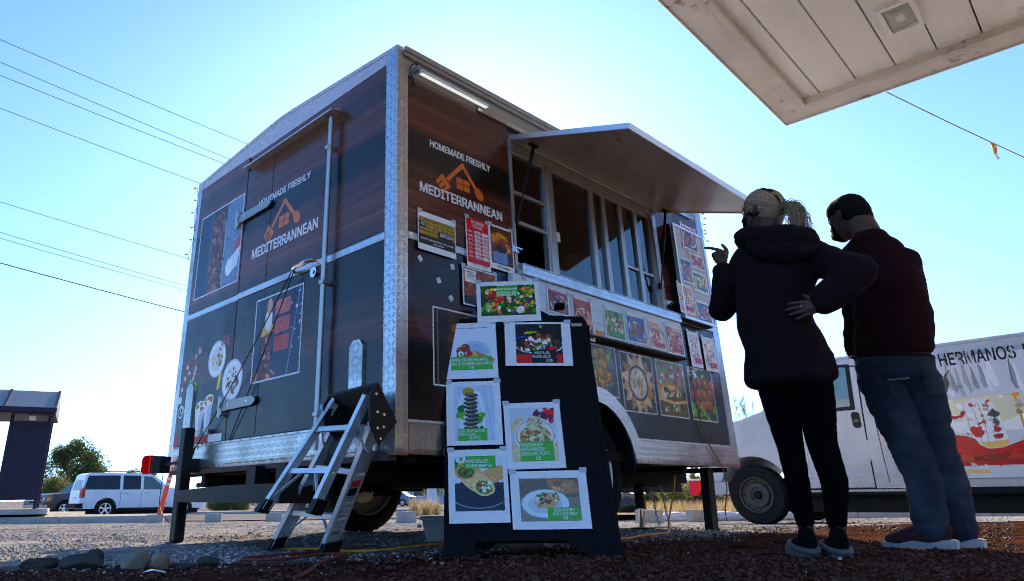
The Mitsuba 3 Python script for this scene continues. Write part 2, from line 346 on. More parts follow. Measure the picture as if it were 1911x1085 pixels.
for x in (7.5, 11, 14.5): part(shop, 'window', box(x, x + 2.6, -13.199, -13.15, .9, 2.4), 'm_glass_dark')
# loose stones: thousands of small chips, nobody could count them
def stones():
    r = np.random.default_rng(4); N = 52000
    base = trimesh.creation.icosahedron(); bv, bf = np.array(base.vertices), np.array(base.faces)
    u = r.random(N); s = 1.0 * (15.0 / 1.0) ** u; s = np.where(r.random(N) < .35, r.uniform(2.2, 5.5, N), s)
    rr = s * r.uniform(-.95, .78, N)
    x, y = sr(s, rr); z = zg(x, y)
    size = r.lognormal(math.log(.0036), .42, N) * (1 + .10 * s); size = np.clip(size, .002, .022)
    q = r.normal(size=(N, 4)); q /= np.linalg.norm(q, axis=1, keepdims=True); w, a, b, c = q.T
    Rm = np.stack([1 - 2 * (b * b + c * c), 2 * (a * b - c * w), 2 * (a * c + b * w), 2 * (a * b + c * w), 1 - 2 * (a * a + c * c), 2 * (b * c - a * w), 2 * (a * c - b * w), 2 * (b * c + a * w), 1 - 2 * (a * a + b * b)], -1).reshape(N, 3, 3)
    sh = bv[None] * r.uniform(.65, 1.2, (N, 12, 1)) * (size[:, None] * r.uniform(.55, 1.25, (N, 3)))[:, None]
    v = np.einsum('nij,nkj->nki', Rm, sh); v[..., 2] *= .75
    v += np.stack([x, y, z + size * .25], -1)[:, None]
    f = (bf[None] + np.arange(N)[:, None, None] * 12).reshape(-1, 3)
    edge = y - np.maximum(.15 - .51 * x, .2 - .15 * x) + r.normal(0, .22, N)
    red = edge < 0
    g = r.uniform(.08, .52, N)[:, None] * V(1, .96, .9); k = r.uniform(.4, 1.25, N)[:, None] * V(.095, .038, .024)
    col = np.where((red & (r.random(N) < np.where(s < 4.6, .996, .97)))[:, None], k, g)
    return tm(v.reshape(-1, 3), f), np.repeat(col, 12, axis=0)
sm, sc = stones()
solo('gravel', sm, 'm_painted', 'loose grey and rust red gravel chips spread over the lot', 'gravel', kind='stuff', color=sc)

# ------------------------------------------------------------------ the canopy overhead
CZ, CX, CY = 4.0, 5.335, -.24
can = thing('canopy', 'weathered white flat canopy over the viewers, with panelled soffit and rust stained rim', 'canopy')
x0, y0 = -2.6, -10.0
RW = .235
part(can, 'rim', cat(box(x0, CX, CY - .012, CY, CZ - .02, CZ + .34, .004), box(CX - .012, CX, y0, CY - .014, CZ - .02, CZ + .34, .004)), 'm_rim')
part(can, 'rim_flange', cat(box(x0, CX - .014, CY - RW, CY - .014, CZ, CZ + .012), box(CX - RW, CX - .014, y0, CY - RW - .002, CZ, CZ + .012)), 'm_rim')
part(can, 'rim_return', cat(box(x0, CX - RW - .002, CY - RW - .05, CY - RW - .001, CZ + .001, CZ + .075), box(CX - RW - .05, CX - RW - .002, y0, CY - RW - .052, CZ + .001, CZ + .075)), 'm_rim')
part(can, 'roof', box(x0, CX - .02, y0, CY - .02, CZ + .16, CZ + .33), 'm_rim')
yy = -.348 - .0
k = 0
while yy - .336 > y0:
    ya, yb = yy - .336 * (k + 1) + .006, yy - .336 * k - .006
    if k == 0: yb = CY - RW - .05
    part(can, 'panel', box(x0, CX - RW - .05, ya, yb, CZ + .070 + .002 * (k % 2), CZ + .1, .004), 'm_soffit'); k += 1
    if k > 27: break
part(can, 'panel_joint', box(x0, CX - .3, y0, CY - .3, CZ + .1, CZ + .12), 'm_steel_rust')
for px in (-1.6, 2.2):
    part(can, 'column', box(px - .1, px + .1, -6.2, -6.0, -.1, CZ + .07, .01), 'm_rim')
lamp = thing('soffit_lamp', 'square recessed lamp with ribbed glass lens in the canopy soffit', 'lamp')
lx0, lx1, ly0, ly1 = 3.98, 4.46, -1.70, -1.43
fr = sbox(lx0, ly0, lx1, ly1).difference(sbox(lx0 + .04, ly0 + .035, lx1 - .04, ly1 - .035))
part(lamp, 'frame', xf(prism(fr, .035), [[1, 0, 0], [0, 1, 0], [0, 0, 1]], [0, 0, CZ + .035]), 'm_white')
princ('m_lens', (.36, .37, .30), .3)
part(lamp, 'lens', hull(np.vstack([_SG * [.195, .095, .004] + [4.22, -1.565, CZ + .062], _SG * [.10, .05, .004] + [4.22, -1.565, CZ + .045]])), 'm_lens')
part(lamp, 'reflector', box(4.17, 4.27, -1.595, -1.535, CZ + .036, CZ + .0405), 'm_fascia')
CROT = T().translate([CX, CY, 0]).rotate([0, 0, 1], 2.15).translate([-CX, -CY, 0])
for q in list(scene):
    if q.startswith((can + '__', lamp + '__')): scene[q]['to_world'] = CROT
# string with a leftover scrap, from the rim towards the right
def sagged(p, q, sag, n=24):
    p, q = np.asarray(p, float), np.asarray(q, float); t = np.linspace(0, 1, n)[:, None]
    return p + (q - p) * t - V(0, 0, 1) * sag * 4 * t * (1 - t)
# ------------------------------------------------------------------ the food trailer (rear face x = 0, serving face y = 0)
W_, L_, ZB, ZT, ZP = 2.345, 3.35, .42, 2.52, 2.605
BEL0, BEL1 = 1.432, 1.472
tr = thing('food_trailer', 'dark wood-wrapped food trailer with diamond plate trim and a raised serving hatch', 'food trailer')
REAR = Frame((0, 0, 0), (0, -1, 0), (0, 0, 1)); SIDE = Frame((0, 0, 0), (1, 0, 0), (0, 0, 1))
def rbox(y0, y1, z0, z1, d0, d1, bev=0.): return box(-d1, -d0, y0, y1, z0, z1, bev)      # on the rear face, d = out of it
def sbx(x0, x1, z0, z1, d0, d1, bev=0.): return box(x0, x1, -d1, -d0, z0, z1, bev)      # on the serving face
OX0, OX1, OZ0, OZ1 = .875, 2.545, 1.462, 2.275
AX, AZ, AR = 1.51, .365, .405
# shell
wl = sbox(.02, .555, L_ - .02, 2.40).difference(sbox(OX0, OZ0, OX1, OZ1)).difference(Point(AX, AZ).buffer(AR, 24))
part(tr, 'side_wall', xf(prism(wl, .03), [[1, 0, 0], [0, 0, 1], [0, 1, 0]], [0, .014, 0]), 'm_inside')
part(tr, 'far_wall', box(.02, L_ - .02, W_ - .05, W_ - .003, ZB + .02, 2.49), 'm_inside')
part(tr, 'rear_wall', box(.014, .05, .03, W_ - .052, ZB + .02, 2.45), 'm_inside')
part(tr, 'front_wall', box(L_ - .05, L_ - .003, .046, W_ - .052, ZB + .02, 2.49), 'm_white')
part(tr, 'floor', box(.052, L_ - .052, .046, W_ - .054, ZB + .01, ZB + .07), 'm_frame')
def roof():
    y = np.linspace(-.012, W_ + .012, 21); z = ZT + (ZP - ZT) * (1 - np.sqrt(((y - W_ / 2) / (W_ / 2)) ** 2 + .004))
    z = np.where(np.abs(y - W_ / 2) < W_ / 2, z, ZT)
    p = Polygon(np.r_[np.c_[y, z + .012], np.c_[y, z - .012][::-1]])
    return xf(prism(p, L_ + .02), [[0, 1, 0], [0, 0, 1], [1, 0, 0]], [-.012, 0, 0])
part(tr, 'roof', roof(), 'm_fascia', smooth=20)
yf = np.linspace(.082, W_ - .076, 17); zf = ZT - .013 + (ZP - ZT) * (1 - np.sqrt(((yf - W_ / 2) / (W_ / 2)) ** 2 + .004))
part(tr, 'rear_fascia', xf(prism(Polygon(np.r_[np.c_[yf, zf], [[W_ - .076, 2.452], [.082, 2.449]]]), .016), [[0, 1, 0], [0, 0, 1], [1, 0, 0]], [-.008, 0, 0]), 'm_fascia')
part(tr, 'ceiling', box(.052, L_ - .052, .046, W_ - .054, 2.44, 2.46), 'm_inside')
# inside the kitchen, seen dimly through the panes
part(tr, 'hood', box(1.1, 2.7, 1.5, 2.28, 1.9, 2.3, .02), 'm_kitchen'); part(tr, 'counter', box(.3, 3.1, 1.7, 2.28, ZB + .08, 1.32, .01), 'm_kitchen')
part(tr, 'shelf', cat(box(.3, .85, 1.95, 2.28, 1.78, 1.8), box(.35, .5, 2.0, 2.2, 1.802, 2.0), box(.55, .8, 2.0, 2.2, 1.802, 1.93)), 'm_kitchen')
# rear face: fixed panels, door, belt, posts, skirt
part(tr, 'rear_panel', rbox(1.548, 2.272, BEL1 + .001, 2.451, 0, .020, .002), 'm_wrap')
part(tr, 'rear_panel', rbox(1.548, 2.272, .571, BEL0 - .001, 0, .020, .002), 'm_wrap')
part(tr, 'rear_panel', rbox(.080, .592, BEL1 + .001, 2.449, 0, .012, .002), 'm_wrap')
part(tr, 'rear_panel', rbox(.080, .592, .571, BEL0 - .001, 0, .012, .002), 'm_wrap')
part(tr, 'rear_panel', rbox(.594, 1.546, 2.345, 2.449, 0, .010, .002), 'm_wrap')
dr_ = part(tr, 'door', cat(rbox(.598, 1.540, BEL1 + .001, 2.335, .002, .020, .003), rbox(.598, 1.540, .571, BEL0 - .001, .002, .020, .003)), 'm_wrap')
part(dr_, 'belt', rbox(.598, 1.540, BEL0, BEL1, .0, .026, .002), 'm_plate')
part(dr_, 'seam', cat(rbox(1.197, 1.201, .58, 1.42, .0195, .0215), rbox(1.201, 1.205, 1.48, 2.33, .0195, .0215)), 'm_black')
part(tr, 'rear_belt', rbox(1.548, 2.272, BEL0, BEL1, 0, .018, .002), 'm_plate'); part(tr, 'rear_belt', rbox(.080, .592, BEL0, BEL1, 0, .018, .002), 'm_plate')
def Lpost(cx, cy, sx, sy, a, b, z1):
    t = .012
    return cat(box(cx - sx * t, cx, cy - sy * t, cy + sy * a, ZB - .005, z1), box(cx + sx * .0005, cx + sx * b, cy - sy * t, cy, ZB - .005, z1))
part(tr, 'corner_post', Lpost(0, 0, 1, 1, .079, .062, ZT + .005), 'm_plate')
part(tr, 'corner_post', Lpost(0, W_, 1, -1, .073, .06, ZT), 'm_plate')
part(tr, 'corner_post', Lpost(L_, 0, -1, 1, .06, .092, ZT - .01), 'm_plate')
part(tr, 'rear_skirt', rbox(.080, 2.272, ZB, .556, 0, .014), 'm_plate'); part(tr, 'rear_skirt_edge', rbox(.080, 2.272, .5565, .570, 0, .019, .003), 'm_alu')
part(tr, 'rear_skirt_plate', cat(rbox(.14, 1.53, .458, .548, .0145, .024), rbox(.14, 1.53, .44, .4575, .0145, .030)), 'm_plate')
part(tr, 'rear_sill', rbox(.04, 2.30, .395, .4195, -.04, .012), 'm_steel_rust')
part(tr, 'screw_row', cat([hull(_SG * [.0045, .002, .0045] + V(a, y, z)) for y, z, xs in ((-.0195, .5635, np.linspace(.12, .98, 9)), (-.0195, .5635, np.linspace(2.02, 3.2, 12)), (-.0125, 2.42, np.linspace(.8, 3.2, 18)), (-.0175, 1.452, np.linspace(.1, .82, 7))) for a in xs] + [hull(_SG * [.0045, .002, .0045] + V(a, -.0135, z)) for a in (.055, L_ - .086) for z in np.linspace(.5, 2.4, 12)]), 'm_zinc', kind='stuff')
part(tr, 'rivet_row', cat([hull(_SG * [.003, .005, .005] + V(-.021, a, .563)) for a in np.linspace(.16, 2.2, 18)] + [hull(_SG * [.003, .005, .005] + V(-.014, a, .432)) for a in np.linspace(1.6, 2.24, 7)] + [hull(_SG * [.004, .004, .004] + V(-.0135, a, z)) for a in (.072, 2.278) for z in np.linspace(.6, 2.4, 10)]), 'm_zinc', kind='stuff')
# drip cap above the door, lock pole, hinges, handle
dc = part(tr, 'drip_cap', tm([[-.012, .475, 2.352], [-.012, 1.475, 2.352], [-.095, .47, 2.322], [-.095, 1.478, 2.322], [-.095, .47, 2.314], [-.095, 1.478, 2.314], [-.012, .475, 2.336], [-.012, 1.475, 2.336]], [[0, 1, 3], [0, 3, 2], [2, 3, 5], [2, 5, 4], [4, 5, 7], [4, 7, 6], [6, 7, 1], [6, 1, 0], [0, 2, 4], [0, 4, 6], [1, 7, 5], [1, 5, 3]]), {'type': 'twosided', 'nested': {'type': 'ref', 'id': 'm_alu'}})
part(tr, 'lock_pole', tube([[-.052, .527, 2.30], [-.052, .535, 1.4], [-.052, .540, .46]], .0145, 14), 'm_zinc', smooth=40)
for z in (.62, 1.30, 2.1): part(tr, 'pole_bracket', cat(box(-.070, -.012, .518, .556, z, z + .022, .003)), 'm_zinc')
for za, yb in ((1.99, 1.18), (.768, 1.193)):
    hg = part(tr, 'hinge', cat(cyl([-.045, 1.60, za - .062], [-.045, 1.60, za + .062], .013, 12), box(-.05, -.012, 1.572, 1.615, za - .05, za - .02, .002), box(-.05, -.012, 1.572, 1.615, za + .02, za + .05, .002)), 'm_zinc', smooth=30)
    pl = Polygon([(-1.60, -.030), (-1.60, .030), (-yb - .03, .026), (-yb, .008), (-yb, -.008), (-yb - .03, -.026)])
    part(hg, 'strap', Frame((-.034, 0, za + .004), (0, -1, 0), (0, 0, 1))(prism(pl, .008)), 'm_alu_dull')
    part(hg, 'bolt', cat([cyl([-.046, y, za + .004], [-.034, y, za + .004], .008, 8) for y in (1.50, 1.28)]), 'm_chrome')
hd = part(dr_, 'handle', tube(spline([[-.02, .86, 1.446], [-.06, .83, 1.452], [-.07, .75, 1.458], [-.06, .68, 1.466], [-.02, .65, 1.468]], 14), .011, 8), 'm_chrome', smooth=40)
part(dr_, 'lock', cat(cyl([-.034, .668, 1.404], [-.018, .668, 1.404], .03, 18), cyl([-.040, .668, 1.404], [-.034, .668, 1.404], .012, 12)), 'm_chrome', smooth=30)
cord = thing('door_cord', 'thin black cord tied from the door handle down to the rear jack post', 'cord')
part(cord, 'strand', tube(np.vstack([sagged([-.06, .85, 1.44], [-.05, 1.86, .55], .03, 14), [[-.08, 1.89, .52], [-.14, 1.93, .44]]]), .0035, 6), 'm_black')
part(cord, 'strand', tube(sagged([-.06, .83, 1.43], [-.026, 1.48, .57], .02, 14), .0035, 6), 'm_black')
part(cord, 'toggle', tube([[-.055, 1.86, .55], [-.05, 1.90, .49]], [.006, .004], 6), 'm_black')
# plate-shaped pads, licence plate, reflective tape
for y0, y1, za, zb2 in ((.220, .326, .60, .962), (2.022, 2.126, .60, .962)):
    c = .028; q = [(-y1, za), (-y0, za), (-y0, zb2 - c), (-y0 - c, zb2), (-y1 + c, zb2), (-y1, zb2 - c)]
    part(tr, 'bumper_pad', REAR.sub(0, 0, .0125 if y0 < 1 else .0205)(prism(Polygon(q), .012)), 'm_plate')
lic = part(tr, 'licence_plate', REAR.sub(-.525, .635, .013)(prism(sbox(-.095, -.048, .095, .048), .003)), 'm_white')
ar = Art(.18, .088, '#9fd0d8', 3); ar.rect(0, 0, .18, .026, '#4a3a86'); ar.poly([(0, .02), (.03, .035), (.06, .022), (.1, .04), (.14, .02), (.18, .03), (.18, 0), (0, 0)], '#5b4a94')
m_, c_ = ar.mesh(); part(lic, 'plate_print', REAR.sub(-.525 - .09, .635 - .044, .0168)(m_), 'm_print', color=c_)
part(lic, 'plate_lettering', put(REAR, words('ELA', .03), -.525, .628, .0175), 'm_black')
part(tr, 'reflective_tape', rbox(1.771, 1.975, .572, .618, .0205, .022), 'm_red', label='faded red reflective tape'); part(tr, 'reflective_tape', rbox(1.59, 1.769, .572, .618, .0205, .022), 'm_white', label='white reflective tape')
part(tr, 'reflector', rbox(2.0, 2.045, .572, .66, .0205, .030, .003), 'm_red_lens')
# wrap graphics: lettering and the fork-and-spoon house
def house_logo(fr, s, key, bs):
    a = [LineString([(-.112, -.030), (0, .085), (.098, -.022)]).buffer(.0115, 2, cap_style=2, join_style=2)]
    sp = aff.rotate(aff.scale(Point(0, 0).buffer(1, 10), .028, .038, origin=(0, 0)), 42, origin=(0, 0)); a.append(aff.translate(sp, .118, -.042))
    fk = [sbox(-.036, -.02, .036, 0).buffer(.004)] + [sbox(x - .0075, -.065, x + .0075, -.01).buffer(.003) for x in (-.028, 0, .028)]
    a.append(aff.translate(aff.rotate(shapely.union_all(fk), -44, origin=(0, 0)), -.118, -.036))
    for i in (0, 1):
        for j in (0, 1): a.append(sbox(-.046 + i * .050, -.056 + j * .034, -.001 + i * .050, -.026 + j * .034))
    g = aff.scale(shapely.union_all(a), s, s, origin=(0, 0))
    m = prism(g, .0005); keep = m.face_normals[:, 2] > .5
    part(key, 'emblem', fr(tm(m.vertices, m.faces[keep])), bs, label='orange emblem of a fork and a spoon forming a house roof')
part(dr_, 'lettering', put(REAR, words('HOMEMADE FRESHLY', .040, True, .60, heavy=True), -1.062, 2.016, .0212), 'm_white_text')
part(dr_, 'lettering', put(REAR, words('MEDITERRANNEAN', .062, True, .74, heavy=True), -1.03, 1.668, .0212), 'm_white_text')
house_logo(REAR.sub(-1.035, 1.855, .0208), 1.22, dr_, 'm_orange_print')
part(tr, 'lettering', put(SIDE, words('HOMEMADE FRESHLY', .038, True, .475, heavy=True), .455, 1.996, .0126), 'm_white_text')
part(tr, 'lettering', put(SIDE, words('MEDITERRANNEAN', .052, True, .635, heavy=True), .460, 1.714, .0126), 'm_white_text')
house_logo(SIDE.sub(.462, 1.868, .0125), 1.08, tr, 'm_orange_print')
# ---- serving face
part(tr, 'side_panel', sbx(.064, OX0 - .012, BEL1 + .001, 2.374, -.012, .012, .002), 'm_wrap')
lp = sbox(.064, .571, L_ - .094, BEL0 - .001).difference(Point(AX, AZ).buffer(AR + .04, 24))
part(tr, 'side_panel', SIDE.sub(0, 0, -.012)(prism(lp, .020)), 'm_wrap')
part(tr, 'side_panel', sbx(OX1 + .012, L_ - .094, BEL1 + .001, 2.374, -.012, .012, .002), 'm_wrap')
part(tr, 'side_belt', sbx(.064, .862, BEL0, BEL1, -.005, .016, .002), 'm_plate'); part(tr, 'side_belt', sbx(2.66, L_ - .094, BEL0, BEL1, -.005, .016, .002), 'm_plate')
part(tr, 'top_band', sbx(.064, L_ - .094, 2.376, 2.474, -.012, .010), 'm_alu_dull', label='weathered aluminium band under the gutter')
part(tr, 'top_trim', cat(sbx(.60, L_ - .2, 2.362, 2.392, .0105, .024)), 'm_plate')
part(tr, 'gutter', cat(sbx(.03, L_, 2.476, 2.500, -.01, .028, .004), sbx(.03, L_, 2.5005, 2.535, .018, .034, .003)), 'm_alu_dull')
skl = sbox(.064, ZB, L_ - .094, .556).difference(Point(AX, AZ).buffer(AR, 24))
[part(tr, 'side_skirt', SIDE.sub(0, 0, -.012)(prism(g, .026)), 'm_plate') for g in skl.geoms]; 
[part(tr, 'side_skirt_edge', sbx(q0, q1, .5565, .5705, -.005, .018, .003), 'm_alu') for q0, q1 in ((.064, AX - .45), (AX + .45, L_ - .094))]
ring = Point(AX, AZ).buffer(AR + .085, 24).difference(Point(AX, AZ).buffer(AR - .005, 24)).intersection(sbox(0, ZB, 9, 3))
part(tr, 'wheel_arch', SIDE.sub(0, 0, .0142)(prism(ring, .012)), 'm_plate')
part(tr, 'wheel_well', xf(prism(Point(0, 0).buffer(AR - .006, 24).difference(Point(0, 0).buffer(AR - .012, 24)).intersection(sbox(-1, .0, 1, 1)), .34), [[1, 0, 0], [0, 0, 1], [0, 1, 0]], [AX, -.01, AZ]), {'type': 'twosided', 'nested': {'type': 'ref', 'id': 'm_black'}})
lb = part(tr, 'light_bar', sbx(.117, .655, 2.392, 2.412, .030, .062, .004), 'm_white', label='long white strip light under the gutter')
part(lb, 'diffuser', cat([sbx(.125 + i * .0132, .1365 + i * .0132, 2.390, 2.3918, .034, .058) for i in range(40)]), {'type': 'ref', 'id': 'm_white'}, kind='stuff'); scene[lb + '__diffuser']['emitter'] = {'type': 'area', 'radiance': rgb((.075, .075, .073))}
part(lb, 'bracket', sbx(.10, .116, 2.40, 2.43, .011, .05), 'm_alu_dull'); part(lb, 'bracket', sbx(.656, .67, 2.40, 2.43, .011, .05), 'm_alu_dull')
part(tr, 'cable_loop', tube(spline([[.115, -.05, 2.41], [.085, -.03, 2.44], [.07, -.02, 2.40], [.09, -.02, 2.36], [.10, -.02, 2.33], [.085, -.02, 2.31]], 16), .0035, 6), 'm_black')
# serving opening: frames, panes
wf = thing  # alias kept short
FZ0, FZ1 = 1.478, 2.222
jam = part(tr, 'opening_jamb', cat(sbx(OX0 - .01, OX0 + .012, OZ0, OZ1, -.05, .02), sbx(OX1 - .040, OX1 + .010, OZ0, OZ1, -.05, .02), sbx(OX0 + .013, OX1 - .041, FZ1 + .001, OZ1, -.05, .014), sbx(OX0 + .013, OX1 - .041, OZ0 - .004, FZ0 - .001, -.05, .016)), 'm_window_frame')
def mull(xa, xb, za=FZ0, zb3=FZ1, d=.0, k='window_mullion'): return sbx(xa, xb, za, zb3, -.045, d, .003)
part(tr, 'window_mullion', mull(1.240, 1.290, d=.006), 'm_window_frame')
groups = [('window', OX0 + .013, 1.239, [(1.748, 1.772), (1.940, 1.962)], [], True),
          ('window', 1.291, 1.740, [], [1.690], False), ('window', 1.741, 1.886, [], [1.838], False),
          ('window', 1.887, 2.098, [], [2.048], False), ('window', 2.099, 2.300, [(1.733, 1.752)], [2.255], False), ('window', 2.301, OX1 - .041, [(1.729, 1.75)], [], False)]
for nm, xa, xb, hb, vb, opened in groups:
    t = .022
    fr_ = [sbx(xa, xa + t, FZ0, FZ1, -.04, -.004), sbx(xb - t, xb, FZ0, FZ1, -.04, -.004), sbx(xa + t, xb - t, FZ1 - t, FZ1, -.04, -.004), sbx(xa + t, xb - t, FZ0, FZ0 + t, -.04, -.004)]
    w_ = part(tr, nm, cat(fr_), 'm_window_frame')
    for a, b in hb: part(w_, 'rail', sbx(xa + t, xb - t, a, b, -.038, -.007, .002), 'm_window_frame')
    zlo = 1.772 if opened else FZ0 + t
    pm = tm([[xa + t, .022, zlo], [xb - t, .022, zlo], [xb - t, .022, FZ1 - t], [xa + t, .022, FZ1 - t]], [[0, 1, 2], [0, 2, 3]])
    part(w_, 'pane', pm, 'm_pane')
part(tr, 'sticker', sbx(1.315, 1.37, 1.735, 1.80, -.021, -.0205), 'm_white')
part(tr, 'tissue_box', box(1.90, 2.0, -.01, .012, 1.466, 1.49), 'm_white')
# hatch raised as an awning, with its stays
h0, h1 = V(OX0 - .005, -.024, 2.272), V(OX0 - .005, -.815, 2.013); hd_ = norm(h1 - h0); hl = np.linalg.norm(h1 - h0); hn = norm(np.cross([1, 0, 0], hd_)); hn = hn if hn[2] > 0 else -hn
HF_ = Frame(h0, (1, 0, 0), hd_)     # u along the trailer, v outwards; n points down
AWW = 1.735
aw = part(tr, 'hatch', HF_(box(.012, AWW - .012, .012, hl - .012, -.020, -.002)), 'm_hatch', label='raised serving hatch with a satin brown underside')
def hatch_color(p, n, uv): return mix((.66, .55, .47), (.52, .42, .355), fbm(p.x * 2.2, p.y * 1.2, 1., 3))
def hatch_rough(p, n, uv): return .20 + .22 * fbm(p.x * 9, p.y * .8, 2., 3)
mat('m_hatch', type='principled', base_color=proc(hatch_color), metallic=.3, roughness=proc(hatch_rough))
part(aw, 'edge', cat(HF_(box(0, AWW, 0, .0118, -.028, .003)), HF_(box(0, AWW, hl - .0118, hl, -.028, .003)), HF_(box(0, .0118, .0119, hl - .0119, -.028, .003)), HF_(box(AWW - .0118, AWW, .0119, hl - .0119, -.028, .003))), 'm_alu')
part(aw, 'hinge_strip', sbx(OX0 - .01, OX1 + .05, 2.276, 2.30, .013, .028, .003), 'm_alu_dull')
for u_ in (.10, 1.735 - .06): part(aw, 'latch', cat(HF_(box(u_ - .02, u_ + .02, hl - .15, hl - .13, .002, .012)), HF_(box(u_ - .012, u_ + .012, hl - .149, hl - .11, .012, .02, .002)), HF_.sub(0, 0)(tube([[u_, hl - .14, .02], [u_ + .03, hl - .12, .026]], .004, 6))), 'm_chrome')
for (p_, q_) in ((V(.998, -.105, 2.236), V(.895, -.03, 1.753)), (V(2.535, -.12, 2.226), V(2.492, -.03, 1.66))):
    mid = p_ * .45 + q_ * .55
    st = part(aw, 'stay', cat(tube([p_, mid], .0105, 10), tube([mid, q_], .0055, 8)), 'm_black', smooth=40)
    part(st, 'bracket', box(p_[0] - .035, p_[0] + .035, p_[1] - .012, p_[1] + .012, p_[2], p_[2] + .016), 'm_black'); part(st, 'bracket', box(q_[0] - .012, q_[0] + .012, -.03, -.012, q_[2] - .02, q_[2] + .02), 'm_black')
for z_ in (1.56,): part(tr, 'hatch_latch', cat(sbx(.845, .872, z_ - .02, z_ + .03, .012, .03, .002), sbx(.855, .91, z_, z_ + .012, .03, .042, .002), cyl([.865, -.05, z_ - .03], [.865, -.03, z_ + .01], .008, 8)), 'm_chrome')
part(tr, 'hatch_latch', cat(sbx(2.56, 2.62, 1.53, 1.57, .012, .03, .002), sbx(2.57, 2.61, 1.54, 1.56, .03, .05, .002)), 'm_chrome')
# ledge strip under the opening, fold-down counter
part(tr, 'ledge', cat(sbx(.863, 2.655, 1.405, 1.461, .012, .070), sbx(.863, 2.655, 1.4615, 1.466, -.0, .075)), 'm_plate')
ct = part(tr, 'counter_board', sbx(.80, 2.66, 1.150, 1.404, .010, .052, .003), 'm_counter', label='light blue painted fold-down counter board')
princ('m_counter', lin('#dcebf1'), .4)
part(ct, 'lower_edge', sbx(.79, 2.67, 1.136, 1.1495, .010, .075, .003), 'm_black')
part(ct, 'board', cat([sbx(.80, 2.66, z, z + .0025, .0515, .0535) for z in (1.235, 1.32)]), 'm_alu_dull')
# white menu board on the right of the opening
mb = part(tr, 'menu_board', sbx(2.682, 3.150, 1.447, 2.180, .062, .086, .002), 'm_fascia', label='white menu board beside the hatch')
part(mb, 'case', sbx(2.674, 3.158, 1.440, 2.188, .013, .0615), 'm_black'); 
fr = sbox(2.674, 1.440, 3.158, 2.188).difference(sbox(2.692, 1.458, 3.140, 2.170)); part(mb, 'frame', SIDE.sub(0, 0, .0865)(prism(fr, .008)), 'm_alu')
# fairy lights on the far posts
for bx, by, z0_, z1_ in ((-.018, W_ + .008, 1.9, 2.50), (3.34, -.03, 2.20, 2.46)):
    fl = thing('fairy_lights', 'string of small pale bulbs on the rear left corner post' if bx < 0 else 'string of small pale bulbs on the far right corner post of the trailer', 'fairy lights')
    r_ = np.random.default_rng(5 if bx < 0 else 6); zz = np.linspace(z0_, z1_, 12)
    pts = np.stack([bx + r_.normal(0, .006, 12), by + r_.normal(0, .006, 12), zz], 1)
    part(fl, 'wire', tube(spline(pts, 40), .002, 5), 'm_black'); 
    for q in pts[1::2]:
        d = norm(V(-1, .9, r_.uniform(-.6, .6))) if bx < 0 else norm(V(.4, -1, r_.uniform(-.6, .6)))
        part(fl, 'bulb', hull(np.vstack([_SG * .0035 + q + d * .012, _SG * .005 + q + d * .026])), 'm_white')
# running gear
fw_ = [bar([.05, y, .365], [L_ - .05, y, .365], .05, .10) for y in (.42, W_ - .42)]
part(tr, 'chassis_rail', fw_[0], 'm_frame'); part(tr, 'chassis_rail', fw_[1], 'm_frame')
for x in (.12, .75, 1.2, 1.9, 2.6, 3.2): part(tr, 'cross_member', box(x - .025, x + .025, .03, W_ - .03, .385, .418), 'm_frame')
part(tr, 'axle', cat(cyl([AX, .12, AZ - .03], [AX, W_ - .12, AZ - .03], .04, 14), *[bar([AX - .38, y, .30], [AX + .38, y, .30], .06, .035) for y in (.42, W_ - .42)], *[box(AX - .06, AX + .06, y - .05, y + .05, .25, .36) for y in (.42, W_ - .42)]), 'm_frame')
part(tr, 'grey_water_tank', box(1.95, 2.75, .5, 1.5, .285, .384, .03), 'm_frame')
part(tr, 'drawbar', cat(bar([1.9, .95, .295], [L_ + 1.2, W_ / 2 - .03, .30], .06, .09), bar([1.9, W_ - .95, .295], [L_ + 1.2, W_ / 2 + .03, .30], .06, .09), box(L_ - .4, L_ + .02, .55, W_ - .55, .29, .36)), 'm_frame')
rb = part(tr, 'rear_step', cat(xf(prism(Polygon([(.6, .222), (1.755, .232), (1.755, .292), (1.15, .312), (.6, .312)]), .22), [[0, 1, 0], [0, 0, 1], [1, 0, 0]], [-.20, 0, 0])), 'm_black')
part(rb, 'hanger', box(-.07, .02, 1.07, 1.165, .305, .41), 'm_black'); part(rb, 'hanger', box(-.07, .02, .775, .862, .305, .41), 'm_black')
def wheel(key, c, R, w, side, rim='m_white', spokes=None, name='wheel'):
    """tyre and rim about the y axis; side -1 shows its face to -y"""
    k = len([1 for q in scene if q.startswith(key + '__' + name) and '__' not in q[len(key + '__' + name):]])
    r = R; h = w / 2
    prof = [(r * .69, -h * .80), (r * .80, -h), (r * .93, -h * .92), (r, -h * .66), (r, h * .66), (r * .93, h * .92), (r * .80, h), (r * .69, h * .80)]
    wk = part(key, name, cat(lathe([(r * .60, -h * .8), (r * .60, h * .8), (r * .57, h * .8), (r * .57, -h * .8)], 40, 1)), 'm_black') if False else None
    ty = lathe(prof, 40, 1); ty.apply_translation(c)
    wk = part(key, name, ty, 'm_rubber', smooth=35)
    tr_ = [bar(V(*c) + V(math.cos(a) * r * 1.0, -h * .6, math.sin(a) * r * 1.0), V(*c) + V(math.cos(a + .06) * r, h * .6, math.sin(a + .06) * r), r * .07, r * .025, up=(math.cos(a), 0, math.sin(a))) for a in np.arange(40) * 2 * pi / 40]
    part(wk, 'tread', cat(tr_), 'm_rubber', kind='stuff')
    return wk
